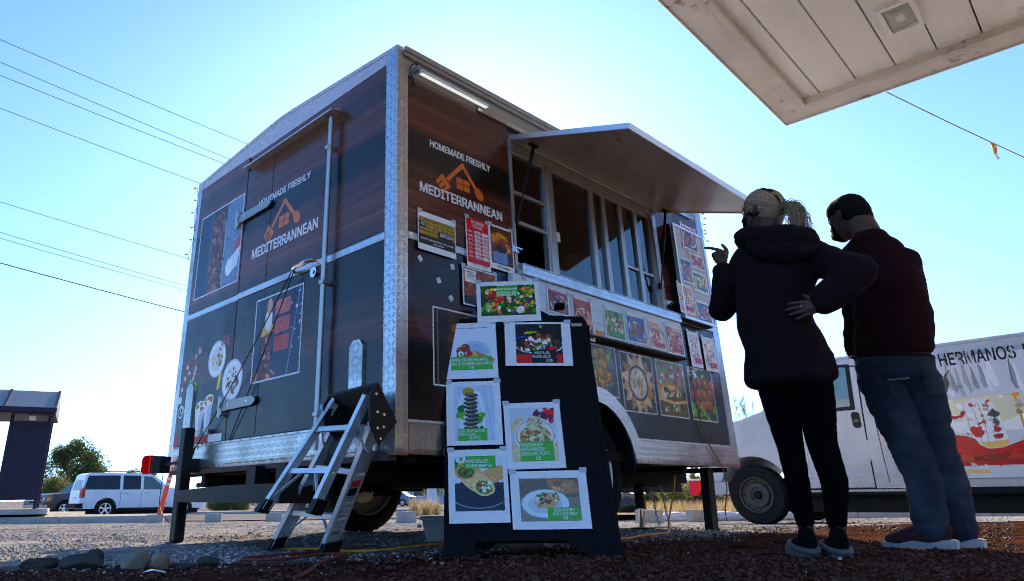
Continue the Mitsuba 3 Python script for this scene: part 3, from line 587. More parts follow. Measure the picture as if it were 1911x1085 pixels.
def steel_rim(wk, c, R, w, side, bs='m_white', hub='m_black'):
    s = side; y = s * w / 2
    prof = [(R * .69, y * .82), (R * .675, y * .92), (R * .64, y * .88), (R * .60, y * .45), (R * .44, y * .30), (R * .34, y * .42), (R * .20, y * .46), (R * .18, y * .40), (.0005, y * .40), (.0005, y * .2), (R * .58, y * .1), (R * .69, -y * .5)]
    m = lathe(prof, 36, 1); m.apply_translation(c); part(wk, 'rim', m, bs, smooth=35)
    part(wk, 'hub', cat(lathe([(.0005, y * .40), (R * .15, y * .40), (R * .15, y * .62), (R * .10, y * .72), (.0005, y * .72)], 20, 1).apply_translation(c), *[cyl(V(*c) + V(math.cos(a) * R * .25, y * .44, math.sin(a) * R * .25), V(*c) + V(math.cos(a) * R * .25, y * .56, math.sin(a) * R * .25), R * .03, 6) for a in np.arange(6) * pi / 3]), hub, smooth=35)
wk = wheel(tr, (AX, .16, AZ), .37, .22, -1); steel_rim(wk, (AX, .16, AZ), .37, .22, -1)
wk = wheel(tr, (AX, W_ - .14, AZ), .37, .22, 1); steel_rim(wk, (AX, W_ - .14, AZ), .37, .22, -1, 'm_alu_dull')
# jacks
jk = part(tr, 'rear_jack', box(-.135, -.070, 1.845, 1.915, .012, .662, .006), 'm_black', label='black square rear jack post'); part(jk, 'foot', box(-.15, -.055, 1.83, 1.93, .0, .0118), 'm_black'); part(jk, 'mount', box(-.0695, .02, 1.86, 1.90, .40, .48), 'm_black')
part(tr, 'side_jack', bar([3.045, .10, .415], [3.00, .10, -.01], .085, .06, up=(0, 1, 0)), 'm_black', label='black side jack leg')
fj = part(tr, 'front_jack', cyl([2.84, .55, .14], [2.84, .55, .40], .034, 16), 'm_frame', smooth=40); part(fj, 'inner_tube', cyl([2.84, .55, .012], [2.84, .55, .139], .024, 14), 'm_chrome', smooth=40); part(fj, 'foot', cyl([2.84, .55, .0], [2.84, .55, .012], .085, 18), 'm_black')
part(fj, 'crank_rod', tube([[2.80, .48, .40], [2.78, .44, .25]], .012, 8), 'm_steel_rust')
# tail light on its arm
tl = part(tr, 'tail_light', hull(np.vstack([_SG * [.035, .005, .05] + V(-.07, 2.250, .458), _SG * [.03, .02, .055] + V(-.11, 2.300, .462)])), 'm_black', smooth=30, label='red tail light on a black bracket at the rear left corner')
mat('m_red_shell', type='principledthin', base_color=rgb((.55, .012, .012)), roughness=.3, diff_trans=.9)
lm = hull(np.vstack([_SG * [.012, .045, .058] + V(-.135, 2.362, .462), _SG * [.03, .01, .056] + V(-.115, 2.40, .462), _SG * [.004, .03, .04] + V(-.162, 2.365, .462)])); lm = lm.subdivide(); k_ = lm.face_normals[:, 1] > -.8
part(tl, 'lens', tm(lm.vertices, lm.faces[k_]), 'm_red_shell')
part(tl, 'arm', tube([[-.07, 2.27, .455], [-.09, 1.92, .47]], .010, 8), 'm_black'); part(tl, 'wire', tube(spline([[-.07, 2.27, .42], [-.075, 2.255, .30], [-.08, 2.24, .22], [-.09, 2.05, .12], [-.10, 1.93, .05]], 20), .003, 5), 'm_black')
part(tr, 'corner_hinge_cover', cat(rbox(.085, .155, .43, .55, .031, .055, .006), cyl([-.05, .12, .44], [-.05, .12, .56], .012, 8)), 'm_zinc')
# ------------------------------------------------------------------ pictures of food
GREEN = ['#3f7d2a', '#5c9a35', '#2f6424', '#7bb04a', '#86a83a']; RED = ['#b3221c', '#d8432c', '#8e1a18']; TAN = ['#c98f4c', '#b77836', '#dcb27a', '#a3652d']
WHITE = ['#f0ece2', '#ddd6c6', '#fbf8f0']; BROWN = ['#5b321a', '#74431f', '#3c2112', '#8a5527']
LABEL = '#4fa845'
def a_veg(w, h):
    a = Art(w, h, '#24431d', 1); r = a.r
    a.bits(60, 0, 0, w, h, .006, .02, ['#2c5a22', '#1d3a18', '#3f7d2a', '#51336b', '#57912f'])
    a.blob(.045, .05, .034, '#5b9445', .15); a.blob(.045, .05, .024, '#86b565', .25); a.blob(.045, .05, .012, '#a9cd86', .3)
    a.blob(.20, .032, .022, '#efeadb', .3); a.blob(.205, .036, .012, '#fffaf0', .3); a.blob(.165, .03, .017, '#3f7d2a', .35)
    for i in range(6): a.poly([(.05 + i * .004, .072 + i * .005), (.10 + i * .002, .088 + i * .003), (.10, .092 + i * .003)], '#d9762b')
    cols = ['#c32a20', '#d8a019', '#e6c22c', '#d96f1f', '#7f2a74', '#96bf3c', '#eee7d6', '#b01d25', '#5f9e3a', '#e0542b', '#f2f0e6']
    for _ in range(85):
        x, y, q = r.uniform(.03, w - .01), r.uniform(.015, h - .02), r.uniform(.0055, .0125); c = cols[r.integers(len(cols))]
        a.ell(x, y, q, q * r.uniform(.75, 1), c, r.uniform(0, 180), .15, 4); a.ell(x - q * .3, y + q * .35, q * .28, q * .2, '#ffffff', 0, .1, 2)
    for x, y in ((.06, .125), (.085, .085)): a.ell(x, y, .02, .018, '#c93320'); a.ell(x - .006, y + .006, .006, .004, '#f5b9a0')
    a.rect(w * .30, h * .66, w * .39, h * .34, LABEL); return a
def a_wrap(w, h):
    a = Art(w, h, '#dfe8f1', 2); a.ell(.125, .125, .085, .06, '#bccde0'); a.ell(.125, .125, .065, .045, '#aac0d8'); a.line([(.02, h - .02), (w - .02, h - .02)], .0025, '#5c5470')
    a.poly([(.085, .10), (.13, .135), (.225, .085), (.22, .065), (.12, .065)], '#d9ad80'); a.poly([(.13, .135), (.225, .09), (.222, .08), (.19, .07), (.15, .10)], '#c58c5c'); a.poly([(.132, .134), (.185, .07), (.178, .07)], '#7c3d1a')
    for x, y in ((.06, .135), (.085, .15), (.062, .115)): a.ball(x, y, .021, '#8a4a25', '#54280f', '#b5713f')
    a.ell(.062, .118, .014, .016, '#eceae6', 20); a.bits(14, .05, .075, .07, .05, .006, .011, GREEN); a.bits(8, .085, .105, .035, .025, .006, .012, RED)
    a.rect(.012, .035, w - .024, .068, LABEL); return a
def a_grape(w, h):
    a = Art(w, h, '#c9d6e6', 3)
    for x in (.02, .11, .14, .17): a.line([(x, h), (x + .015, h * .6), (x + .035, .0)], .003, '#9eb2ca')
    a.poly([(.028, .015), (.022, h * .7), (.045, h - .02), (.12, h - .03), (.14, h * .55), (.14, .015)], '#eef1f5'); a.poly([(.036, .015), (.03, h * .7), (.05, h - .032), (.112, h - .04), (.13, h * .55), (.13, .015)], '#d5dde8')
    a.ell(.067, h - .03, .028, .022, '#a79a42'); a.bits(6, .02, .10, .02, .09, .012, .018, GREEN); a.bits(8, .11, .055, .04, .07, .010, .017, GREEN)
    for i in range(9):
        y = .06 + i * .0195; a.blob(.078 + a.r.normal(0, .002), y, .034, '#2a2a20', .08, .33, a.r.normal(0, 3)); a.blob(.076, y + .004, .026, '#7c735d', .2, .16, 0); a.blob(.07, y + .0045, .012, '#b5ab95', .3, .14, 0)
    a.rect(.012, .0, w - .05, .056, LABEL); return a
def a_humus(w, h):
    a = Art(w, h, '#d9e0e8', 4); a.rect(0, 0, w, h * .5, '#101623'); a.ell(w * .5, h * .28, w * .62, h * .30, '#1c2436'); a.ell(w * .5, h * .30, w * .60, h * .26, '#8fa0b5'); a.ell(w * .5, h * .31, w * .59, h * .255, '#131a2b')
    a.ell(.06, .165, .065, .04, '#d8b07c', -15); a.ell(.17, .15, .07, .035, '#d3a876', 20); a.ell(.10, .12, .085, .042, '#e4c596', -28); a.ell(.05, .165, .045, .032, '#c99e68'); a.ell(.05, .165, .036, .025, '#4a5f22')
    a.ell(.125, .098, .045, .036, '#e9d0a2', -20); a.ell(.128, .098, .037, .029, '#6d7a33', -20); a.bits(24, .10, .08, .06, .04, .004, .01, GREEN + RED + WHITE); a.bits(16, .03, .15, .045, .03, .004, .008, GREEN + RED + BROWN); a.bits(14, 0, .18, .09, .045, .005, .012, GREEN)
    a.rect(.05, h - .055, .135, .055, LABEL); return a
def a_plate(w, h):
    a = Art(w, h, '#0e0f16', 5); a.rect(0, 0, w, .058, '#c4202e'); a.rect(0, .045, w, .02, '#131318'); a.ell(w * .5, .09, w * .52, .045, '#cfd3d6'); a.ell(w * .5, .094, w * .5, .042, '#20241e')
    a.poly([(.0, .125), (.05, .135), (.05, .145), (0, .13)], '#2f57b8'); a.bits(50, .01, .07, w - .03, .05, .006, .013, GREEN + RED + ['#efe9da', '#7c4a92', '#d36d24'])
    for x, y in ((.075, .125), (.115, .14), (.095, .108), (.14, .118), (.16, .135)): a.ball(x, y, .019, '#7b4322', '#45220f', '#a8693c')
    a.bits(12, .07, .105, .10, .03, .006, .012, WHITE); a.poly([(.04, .15), (.10, .158), (.11, .165), (.05, .165)], '#a9b94a')
    for x in (.118, .124, .130): a.line([(x, .185), (x + .004, .196)], .002, '#f2f2f2')
    a.rect(.075, .0, w - .105, .066, '#0b0b0d'); return a
def a_baba(w, h):
    a = Art(w, h, '#c8cfd8', 6); a.rect(0, 0, w, h * .35, '#d8c7a4'); a.bits(10, .12, h - .07, .08, .06, .012, .02, ['#4b1d33', '#7a2244', '#6a1f2b', '#b02e2a', '#d23325']); a.bits(7, 0, .11, .06, .08, .014, .024, ['#e6d2a6', '#d9b97f', '#dfe3e8'])
    a.ell(w * .53, h * .47, .095, .085, '#f2f2f0'); a.ell(w * .53, h * .47, .088, .078, '#8794a6'); a.ell(w * .53, h * .47, .084, .074, '#e8e4d8'); a.ell(w * .53, h * .44, .070, .056, '#b47d28'); a.ell(w * .53, h * .47, .06, .05, '#cfc0a0')
    a.disc_bits(60, w * .53, h * .46, .065, .055, .005, .012, ['#ddd2b8', '#c9b78f', '#efe6d0', '#b08a4a', '#5c6f2c', '#a5832f', '#8e6a2c'])
    a.ell(w * .53, h * .70, .038, .034, '#d6cdb6'); a.disc_bits(34, w * .53, h * .70, .035, .03, .003, .007, ['#efe8d8', '#b7a988', '#6f8a3c', '#c9a070', '#8a8674'])
    a.rect(.035, .0, w - .055, .088, LABEL); return a
def a_eggwrap(w, h):
    a = Art(w, h, '#8a8478', 7); a.rect(0, h * .55, w, h * .45, '#6f675c'); a.poly([(.12, h), (.24, h - .01), (.26, h * .66), (.17, h * .6), (.13, h * .75)], '#a98267'); a.bits(6, .14, h * .66, .09, .04, .010, .02, ['#b98e70', '#98705a', '#c79f80'])
    a.ell(w * .42, h * .40, .105, .062, '#6fa39a'); a.ell(w * .42, h * .405, .102, .058, '#dfe6ea'); a.ell(w * .42, h * .40, .075, .04, '#c5d0d8')
    a.ell(.12, .085, .055, .032, '#c7aa86', 12); a.bits(30, .07, .06, .09, .055, .004, .011, ['#e9e3d6', '#b79a7a', '#5f7f35', '#3f5c26', '#7a4a30', '#d8c7ad'])
    a.rect(.115, .004, w - .12, .052, LABEL); return a
def a_baklava(w, h):
    a = Art(w, h, '#f4f4f2', 8); a.rect(0, h * .14, w, h * .72, '#6e5426')
    for i in range(8):
        for j in range(5):
            x, y = .004 + i * .033, h * .40 + j * .0195; a.rect(x, y, .029, .0165, ['#a97f45', '#8f6a35', '#9c7a48', '#7d7a3c'][a.r.integers(4)]); a.rect(x, y + .011, .029, .005, '#c9a568')
    a.rect(0, h * .14, w, h * .25, '#111112'); a.rect(w * .52, h * .40, w * .42, .038, '#141414'); a.rect(0, h * .60, w * .18, .030, '#141414'); return a
def a_pancake(w, h):
    a = Art(w, h, '#f2f0ec', 9); a.rect(.006, .03, w - .012, h - .038, '#5a3218')
    a.ell(w * .42, h * .66, w * .40, h * .20, '#b4621f'); a.ell(w * .42, h * .70, w * .36, h * .15, '#d9924a'); a.ell(w * .55, h * .52, w * .40, h * .22, '#8e4717'); a.ell(w * .50, h * .48, w * .22, h * .13, '#3a1d0c'); a.bits(20, .03, h * .3, w - .06, h * .55, .006, .016, ['#c87a31', '#e0a55f', '#7a3c12', '#a85a20'])
    a.rect(.02, h * .14, w * .6, h * .25, '#7f92c4'); a.rect(.03, h * .42, w * .55, .02, '#1d2130'); a.rect(w - .05, h * .22, .035, .05, '#1d2130'); return a
def a_tray(w, h):
    a = Art(w, h, '#8a4a26', 10); a.bits(50, 0, 0, w, h, .008, .02, ['#a55a2c', '#7a3a1c', '#c07a44', '#5f2c18', '#b06a44']); a.rect(.0, 0, w, .045, '#191613'); a.rect(.01, h - .075, .085, .068, '#eceae4')
    for i in range(4): a.line([(.02, h - .02 - i * .012), (.075, h - .02 - i * .012)], .002, '#5a5a5a')
    return a
def a_falafel(w, h):
    a = Art(w, h, '#565d5c', 11); a.bits(10, 0, 0, w, h, .03, .06, ['#6d7674', '#8a8f80', '#46504e']); a.bits(26, 0, 0, w * .7, h * .9, .018, .035, ['#9ab04a', '#7e9a3a', '#b5b958'])
    for i in range(16): a.ball(a.r.uniform(.02, w * .75), a.r.uniform(.06, h * .92), .034, '#b98a35', '#7a551f', '#dcb763')
    return a
def a_dip(w, h):
    a = Art(w, h, '#3b2c22', 12)
    for k in range(15):
        t = k / 15 * 2 * pi; x, y = w / 2 + .15 * math.cos(t), h / 2 + .15 * math.sin(t); a.poly([(x + .06 * math.cos(t + q), y + .06 * math.sin(t + q)) for q in (0, 2.2, 4.1)], ['#c9a06a', '#dcc096', '#b18450', '#e3cfa9'][k % 4], .1)
    a.ell(w / 2, h / 2, .115, .115, '#2b3350'); a.ell(w / 2, h / 2, .105, .105, '#6a6f7e'); a.ell(w / 2, h / 2, .098, .098, '#d9cbb0'); a.disc_bits(45, w / 2, h / 2, .09, .09, .006, .016, ['#e8dcc2', '#c2a878', '#f2ead6', '#b08a5a', '#7e8a4a']); a.bits(8, w / 2 - .03, h / 2 - .02, .06, .05, .004, .008, GREEN + RED); return a
def a_pita(w, h):
    a = Art(w, h, '#4a4038', 13); a.rect(0, h * .5, w, h * .5, '#8d7f76'); a.bits(40, 0, h * .48, w, h * .5, .012, .028, GREEN + ['#e9dfd2', '#f2ece4', '#b0305a', '#c23a2a', '#d8a08a']); a.ell(w * .4, h * .42, .16, .075, '#b98a4a'); a.ell(w * .42, h * .40, .14, .06, '#e0bf86')
    a.bits(45, w * .2, h * .28, w * .6, h * .2, .010, .022, BROWN + GREEN + WHITE); a.ell(w * .55, h * .16, .17, .075, '#6b4a22'); a.bits(40, w * .15, h * .08, w * .8, h * .18, .010, .02, GREEN + BROWN + ['#e6ddcf', '#c0392b']); a.line([(0, h * .30), (w * .5, h * .24), (w, h * .30)], .02, '#d9b478'); return a
def a_balls(w, h):
    a = Art(w, h, '#2c3a2c', 14); a.bits(36, 0, 0, w, h, .02, .04, GREEN + ['#1f3a1c', '#4b6a2c']); a.bits(14, 0, h * .8, w * .4, h * .2, .008, .016, WHITE)
    for x, y in ((.07, .25), (.16, .27), (.24, .26), (.05, .17), (.13, .18), (.21, .18), (.30, .19), (.09, .10), (.18, .10), (.27, .11), (.33, .26)): a.ball(x * 1.05, y, .043, '#a5521c', '#5f2a0e', '#d28a48')
    a.bits(12, 0, 0, w, .1, .012, .022, GREEN); return a
def a_spit(w, h):
    a = Art(w, h, '#3a4a60', 15); a.rect(w * .62, 0, w * .38, h, '#77879c'); a.rect(0, 0, w * .25, h, '#24344a'); a.rect(w * .3, 0, w * .34, h, '#3c241f'); a.bits(150, w * .30, 0, w * .30, h * .93, .010, .024, ['#7a4034', '#5a2c26', '#94574a', '#8a6a62', '#42201c', '#a87a70'])
    a.poly([(w * .78, h * .12), (w * .96, h * .18), (w, h * .42), (w * .9, h * .36), (w * .74, h * .28)], '#e4e4ea'); a.poly([(w * .86, h * .34), (w, h * .40), (w, h * .55), (w * .93, h * .5)], '#b0524a'); a.ell(w * .78, h * .2, .05, .06, '#f0f0f4'); a.rect(w * .62, h * .02, .012, h * .8, '#aeb8c4'); return a
def a_spit2(w, h):
    a = Art(w, h, '#2a2f42', 16)
    for j in range(3): a.rect(w * .44, h * (.30 + .22 * j), w * .32, h * .18, ['#b3524a', '#c0625a', '#cf746c'][j])
    a.rect(w * .20, h * .10, w * .17, h * .45, '#5a2a26'); a.bits(70, w * .18, h * .10, w * .18, h * .46, .008, .018, ['#8a443c', '#6a302a', '#a8685c', '#c08a7c', '#4c211d']); a.poly([(w * .14, h * .52), (w * .42, h * .56), (w * .40, h * .64), (w * .26, h * .68), (w * .14, h * .62)], '#d8a860'); a.ell(w * .30, h * .72, .04, .07, '#e8e2da'); a.ell(w * .31, h * .88, .03, .05, '#d8a27a'); a.line([(w * .75, 0), (w * .95, h)], .008, '#8a94a8'); a.bits(10, 0, 0, w * .5, h * .08, .012, .03, ['#c96a4a', '#d88a5a', '#8a3a2a']); a.bits(10, w * .78, h * .1, w * .2, h * .8, .006, .014, ['#c9d2de', '#8a96a8']); return a
def a_dish(w, h, pal, seed, head=None, foot=None, round_=True):
    a = Art(w, h, pal[0], seed); a.bits(16, 0, 0, w, h, w * .10, w * .22, pal[:3])
    if round_: a.ell(w * .5, h * .45, w * .46, h * .34, '#d6d8dc', a.r.uniform(-20, 20)); a.ell(w * .5, h * .45, w * .41, h * .30, pal[1])
    a.bits(60, w * .12, h * .16, w * .76, h * .62, w * .035, w * .085, pal)
    if head: a.rect(0, h * .82, w, h * .18, head)
    if foot: a.rect(w * .3, h * .06, w * .7, h * .17, foot)
    return a
def draw(key, name, fr, u, v, art, rot=0., dn=0.0, label=None):
    m, c = art.mesh(); return part(key, name, fr.sub(u, v, dn, rot).sub(-art.w / 2, -art.h / 2)(m), 'm_print', color=c, label=label)
def bordered(key, fr, u, v, art, b=.010, dn=.0128, name='wrap_photo', label=None):
    """a photo printed on the wrap, with its thin pale border"""
    g = sbox(-art.w / 2 - b, -art.h / 2 - b, art.w / 2 + b, art.h / 2 + b).difference(sbox(-art.w / 2, -art.h / 2, art.w / 2, art.h / 2))
    m = prism(g, .0004); m = tm(m.vertices, m.faces[m.face_normals[:, 2] > .5])
    k = draw(key, name, fr, u, v, art, 0, dn, label); part(k, 'border', fr.sub(u, v, dn)(m), 'm_white_text'); return k
# printed photos on the wrap
bordered(tr, REAR, -(2.205 + 1.563) / 2, 1.877, a_spit(.625, .61), .009, .0208, label='printed photo of meat being carved from a spit')
bordered(tr, REAR, -1.029, 1.120, a_spit2(.50, .485), .009, .0212, label='printed photo of a loaded meat spit')
for (cx, w, art, lb_) in ((1.676, .27, a_falafel, 'golden falafel'), (2.060, .375, a_dip, 'a bowl of dip among flatbread'), (2.494, .372, a_pita, 'two filled pitas'), (2.932, .362, a_balls, 'brown falafel balls on leaves')):
    bordered(tr, SIDE, cx, .920 if art is not a_falafel else .96, art(w, .365 if art is not a_falafel else .30), .008, .0083, label='printed photo of ' + lb_)
ar = Art(.46, .37, '#231f20', 40); ar.rect(.10, 0, .20, .37, '#3b2a22'); ar.bits(30, .10, 0, .2, .37, .015, .03, BROWN); ar.rect(.02, 0, .01, .37, '#6a6458'); ar.blob(.3, .3, .05, '#8f887a'); bordered(tr, SIDE, .462, .928, ar, .008, .0083, label='printed photo half hidden behind the sandwich board')
# loose dishes printed on the rear wrap
def plate_print(u, v, R, cols, n, seed):
    a = Art(2.3 * R, 2.3 * R, None, seed); c = 1.15 * R; a.ell(c, c, R, R, '#cfd2da', n=8); a.ell(c, c, R * .9, R * .9, '#f0eee8', n=8); a.ell(c, c, R * .68, R * .68, '#d9d6d0', n=8); a.disc_bits(n, c, c, R * .6, R * .6, R * .06, R * .17, cols); draw(tr, 'dish_print', REAR, -u, v, a, 0, .0208)
plate_print(1.748, 1.086, .118, ['#e0b070', '#c98a4a', '#d8c49a', '#7a9a3a', '#b04a30'], 26, 50); plate_print(1.52, .924, .128, ['#5a2c20', '#74402c', '#8a5a40', '#4a7a30', '#e0e0d8'], 36, 51)
a = Art(.34, .42, None, 52)
for i in range(4):
    x = .05 + i * .055; a.line([(x, .02 + i * .03), (x + .11, .33 + i * .02)], .006, '#8a7a6a')
    for k in range(7): a.blob(x + .11 * (.12 + k * .115), .02 + i * .03 + .31 * (.12 + k * .115), .019, ['#6a3a34', '#8a4a40', '#c9b0a4', '#a03a34', '#55282a'][a.r.integers(5)], .3)
a.bits(14, .19, .04, .1, .1, .012, .022, GREEN); a.ell(.06, .02, .028, .03, '#d9d9c8'); draw(tr, 'dish_print', REAR, -2.13, 1.06, a, 0, .0208)
a = Art(.34, .34, None, 53)
for x, y, s in ((.10, .10, 0), (.215, .13, 1)):
    a.poly([(x - .065, y + .15), (x + .068, y + .17), (x + .012, y - .12), (x - .012, y - .12)], '#dcdad8'); a.poly([(x - .01, y + .1), (x + .06, y + .16), (x + .012, y - .12)], '#bfc0c4'); a.ell(x, y + .158, .066, .035, '#efe7d8', 8); a.bits(16, x - .05, y + .14, .1, .035, .008, .017, GREEN + RED + ['#d9a860'])
for y in (.06, .10): a.line([(.04, y), (.27, y + .02)], .006, '#a88a60')
draw(tr, 'dish_print', REAR, -1.855, .715, a, 0, .0208)
a = Art(.2, .16, None, 54); a.bits(6, .02, .03, .1, .09, .016, .028, ['#b02a24', '#8a1f1c', '#c9cdd0']); draw(tr, 'dish_print', REAR, -1.62, 1.19, a, 0, .0208)
a = Art(.12, .2, None, 55); a.poly([(.03, .02), (.07, .03), (.09, .15), (.05, .12)], '#d8c040'); draw(tr, 'dish_print', REAR, -1.69, .965, a, 0, .0208)
g = Point(0, 0).buffer(.042, 10).difference(Point(0, 0).buffer(.034, 10)).union(Point(.008, .01).buffer(.022, 8).difference(Point(.008, .01).buffer(.014, 8))); m = prism(g, .0004); part(tr, 'round_mark', REAR.sub(-2.205, .795, .0208)(tm(m.vertices, m.faces[m.face_normals[:, 2] > .5])), 'm_white_text')
part(tr, 'small_print', REAR.sub(-2.235, .60, .0208)(prism(sbox(-.02, -.04, .025, .05), .0004)), 'm_red')

# ------------------------------------------------------------------ sheets of paper
def sheet(fr, u, v, w, h, label, art=None, texts=(), rot=0., pic=None, name='menu_sheet', cat_='menu sheet', group=None, bow=0., lean=.012, tape=True):
    """a laminated sheet, slightly bowed; texts: (string, height, u, v, colour key, width)"""
    k = thing(name, label, cat_, group); f = fr.sub(u, v, .002 + lean * h / 2, rot); f = Frame(f.o, f.u, f.v - f.n * lean); n = 7
    xs = np.linspace(-w / 2, w / 2, n); vs = []
    for zz in (0, .0008):
        for y in (-h / 2, h / 2):
            for x in xs: vs.append([x, y, zz + bow * (2 * x / w) ** 2 * (1 if y < 0 else .4)])
    vs = np.array(vs); ff = []
    for i in range(n - 1):
        a0, b0, c0, d0 = i, i + 1, n + i + 1, n + i; ff += [[a0, c0, b0], [a0, d0, c0]]; o_ = 2 * n; ff += [[o_ + a0, o_ + b0, o_ + c0], [o_ + a0, o_ + c0, o_ + d0]]
        ff += [[a0, b0, o_ + b0], [a0, o_ + b0, o_ + a0], [d0, o_ + c0, c0], [d0, o_ + d0, o_ + c0]]
    ff += [[0, 2 * n, 3 * n], [0, 3 * n, n], [n - 1, 4 * n - 1, 3 * n - 1], [n - 1, 2 * n - 1, 4 * n - 1]]
    part(k, 'paper', f(tm(vs, ff)), 'm_paper')
    def lift(m, d):
        m = m.subdivide() if len(m.faces) < 40 else m
        q = m.vertices.copy(); q[:, 2] += .0008 + d + bow * (2 * q[:, 0] / w) ** 2 * (.7 - .6 * q[:, 1] / h); return f(tm(q, m.faces))
    if art is not None:
        m, c = art.mesh(); pu, pv = pic or (0, 0); m.apply_translation([pu - art.w / 2, pv - art.h / 2, 0]); part(k, 'picture', lift(m, .0005), 'm_print', color=c)
    for t, hh, tu, tv, bs, wd in texts:
        m = words(t, hh, True, wd); m.apply_translation([tu, tv, 0]); part(k, 'lettering', lift(m, .0011), bs)
    if tape:
        for x in (-w / 2 + .012, w / 2 - .012): part(k, 'tape', f(box(x - .016, x + .016, h / 2 - .010, h / 2 + .012, .0012, .0018)), 'm_tape')
    return k
princ('m_tape', (.55, .58, .62), .15)
# sandwich board
BO = V(.2, -.1, 0); BU = norm(V(.67886, -.73427, 0)); BV = norm(V(.14011, .12953, .98163)); BF = Frame(BO, BU, BV)
sb = thing('sandwich_board', 'black plastic sandwich board covered with taped menu sheets, standing on the red gravel', 'sandwich board')
hump = [(.49 - .20, 1.10)] ; 
pts = [(-.012, 0), (.118, 0), (.122, .05), (.135, .066), (.515, .066), (.528, .05), (.60, .0), (.737, 0), (.705, 1.07), (.69, 1.100), (.61, 1.104), (.53, 1.112), (.47, 1.15), (.40, 1.175), (.28, 1.175), (.21, 1.15), (.16, 1.112), (.09, 1.106), (.02, 1.104), (.004, 1.09)]
def board_panel(fr, key, nm):
    body = Polygon(pts).difference(sbox(.28, 1.10, .40, 1.135).buffer(.012))
    return part(key, nm, fr.sub(0, 0, -.03)(prism(body, .022)), 'm_board', smooth=False)
princ('m_board', (.0045, .005, .0075), .7, spec=.15)
board_panel(BF, sb, 'front_panel')
part(sb, 'panel_border', BF.sub(0, 0, -.0079)(prism(Polygon(pts).buffer(-.004).difference(Polygon(pts).buffer(-.022)).intersection(sbox(-1, .09, 2, 1.09)), .005)), 'm_board')
bb = V(-BV[0], -BV[1], BV[2]); back = norm(V(BV[0], BV[1], 0)); top = BF.p(0, 1.17, -.03)
BB = Frame(top - bb * 0 + norm(V(BV[0], BV[1], -BV[2])) * 1.195 + BU * .727, -BU, -norm(V(BV[0], BV[1], -BV[2])))
board_panel(BB, sb, 'back_panel')
part(sb, 'maker_plate', BF(box(.628, .682, 1.045, 1.062, -.0075, -.0025, .001)), 'm_alu_dull')
for u_ in (.16, .56): part(sb, 'hinge', BF(box(u_, u_ + .05, 1.165, 1.18, -.07, -.008, .003)), 'm_board')
WT = 'm_white_text'
sheet(BF, .325, 1.192, .317, .229, 'menu header sheet with heaped vegetables and a green title, topmost on the sandwich board', a_veg(.275, .17), [('MEDITERRANEAN', .010, -.005, .064, WT, .105), ('MENUE', .026, -.003, .030, WT, .095)], .3, (0, .005))
sheet(BF, .131, .931, .250, .292, 'sheet with a falafel wrap above a green label, upper left on the sandwich board', a_wrap(.226, .275), [('VEGIE FRIED FALAFEL', .0145, -.012, -.058, WT, .186), ('BALLS IN GRILLED WRAP', .0145, -.002, -.078, WT, .206), ('7$', .014, 0, -.098, WT, None)], .5, (0, 0))
sheet(BF, .134, .620, .256, .303, 'sheet with dark stuffed grape leaves, middle left on the sandwich board', a_grape(.186, .262), [('VEGIE  RICE ROLLED', .012, -.018, -.092, WT, .13), ('GRAPE LEAVES', .012, -.040, -.108, WT, .09), ('4$(5PC)', .012, .0, -.124, WT, .05)], .4, (.003, 0))
sheet(BF, .144, .293, .264, .314, 'sheet with two filled flatbread rolls, bottom left on the sandwich board', a_humus(.215, .235), [('VEGIE GRILLED', .0135, -.004, .098, WT, .10), ('HUMUS WRAP 5$', .0135, .006, .078, WT, .118)], .5, (.004, .01))
sheet(BF, .458, .956, .322, .231, 'sheet with falafel balls on a black and red picture, upper right on the sandwich board', a_plate(.225, .205), [('VEGIE PLATE', .0125, .015, -.055, WT, .075), ('FALAFEL BALLS', .0125, .012, -.074, WT, .088), ('10$', .0125, .05, -.093, WT, None)], -1.6, (.004, .002))
sheet(BF, .404, .511, .260, .302, 'sheet with a bowl of creamy aubergine dip, middle right on the sandwich board', a_baba(.206, .245), [('*BABA GANOG*', .0145, -.015, -.052, WT, .105), ('VEGIE ROASTED', .0145, -.012, -.072, WT, .115), ('EGG PLANT PLATE', .0145, .0, -.092, WT, .13), ('6$', .0145, .01, -.112, WT, None)], .8, (.0, .004))
sheet(BF, .452, .230, .334, .242, 'sheet with an aubergine wrap on a pale plate, bottom right on the sandwich board', a_eggwrap(.258, .178), [('VEGIE ROASTED', .012, .055, -.050, WT, .09), ('EGG PLANT WRAP', .012, .06, -.066, WT, .105), ('5$', .012, .06, -.082, WT, None)], .3, (.0, 0))
# sheets on the serving side
SDF = SIDE.sub(0, 0, .0165)
sheet(SDF, .254, 1.496, .266, .208, 'white baklava sign taped on the belt at the near end of the serving side', a_baklava(.255, .20), [('BAKLAVA', .021, .066, -.006, WT, .088), ('1.99$', .016, -.107, .028, WT, .036), ('Baked filo dough stuffed with almonds', .0095, 0, -.046, WT, .225), ('and cashews', .0095, .01, -.063, WT, .075)], -.4)
hrs = Art(.184, .284, '#f4f2ee', 20); hrs.add(sbox(.012, .03, .172, .278).buffer(.006), '#c8161b'); 
for i in range(7):
    y = .196 - i * .0235; hrs.rect(.066, y, .046, .017, '#f4f2ee'); hrs.rect(.126, y, .046, .017, '#f4f2ee')
days = ['Mon.', 'Tues.', 'Wed.', 'Thur.', 'Fri.', 'Sat.', 'Sun.']; op = ['CLOSED', '11:30', '11:30', '11:30', '11:30', '1:00', 'CLOSED']; cl = ['', '9:00', '9:00', '9:00', '9:00', '11:00', '']
tx = [('BUSINESS', .017, 0, .111, WT, .098), ('HOURS:', .017, 0, .088, WT, .075), ('7 7 4 3 7 1 7 8 5 8', .009, 0, -.128, 'm_black', .13)]
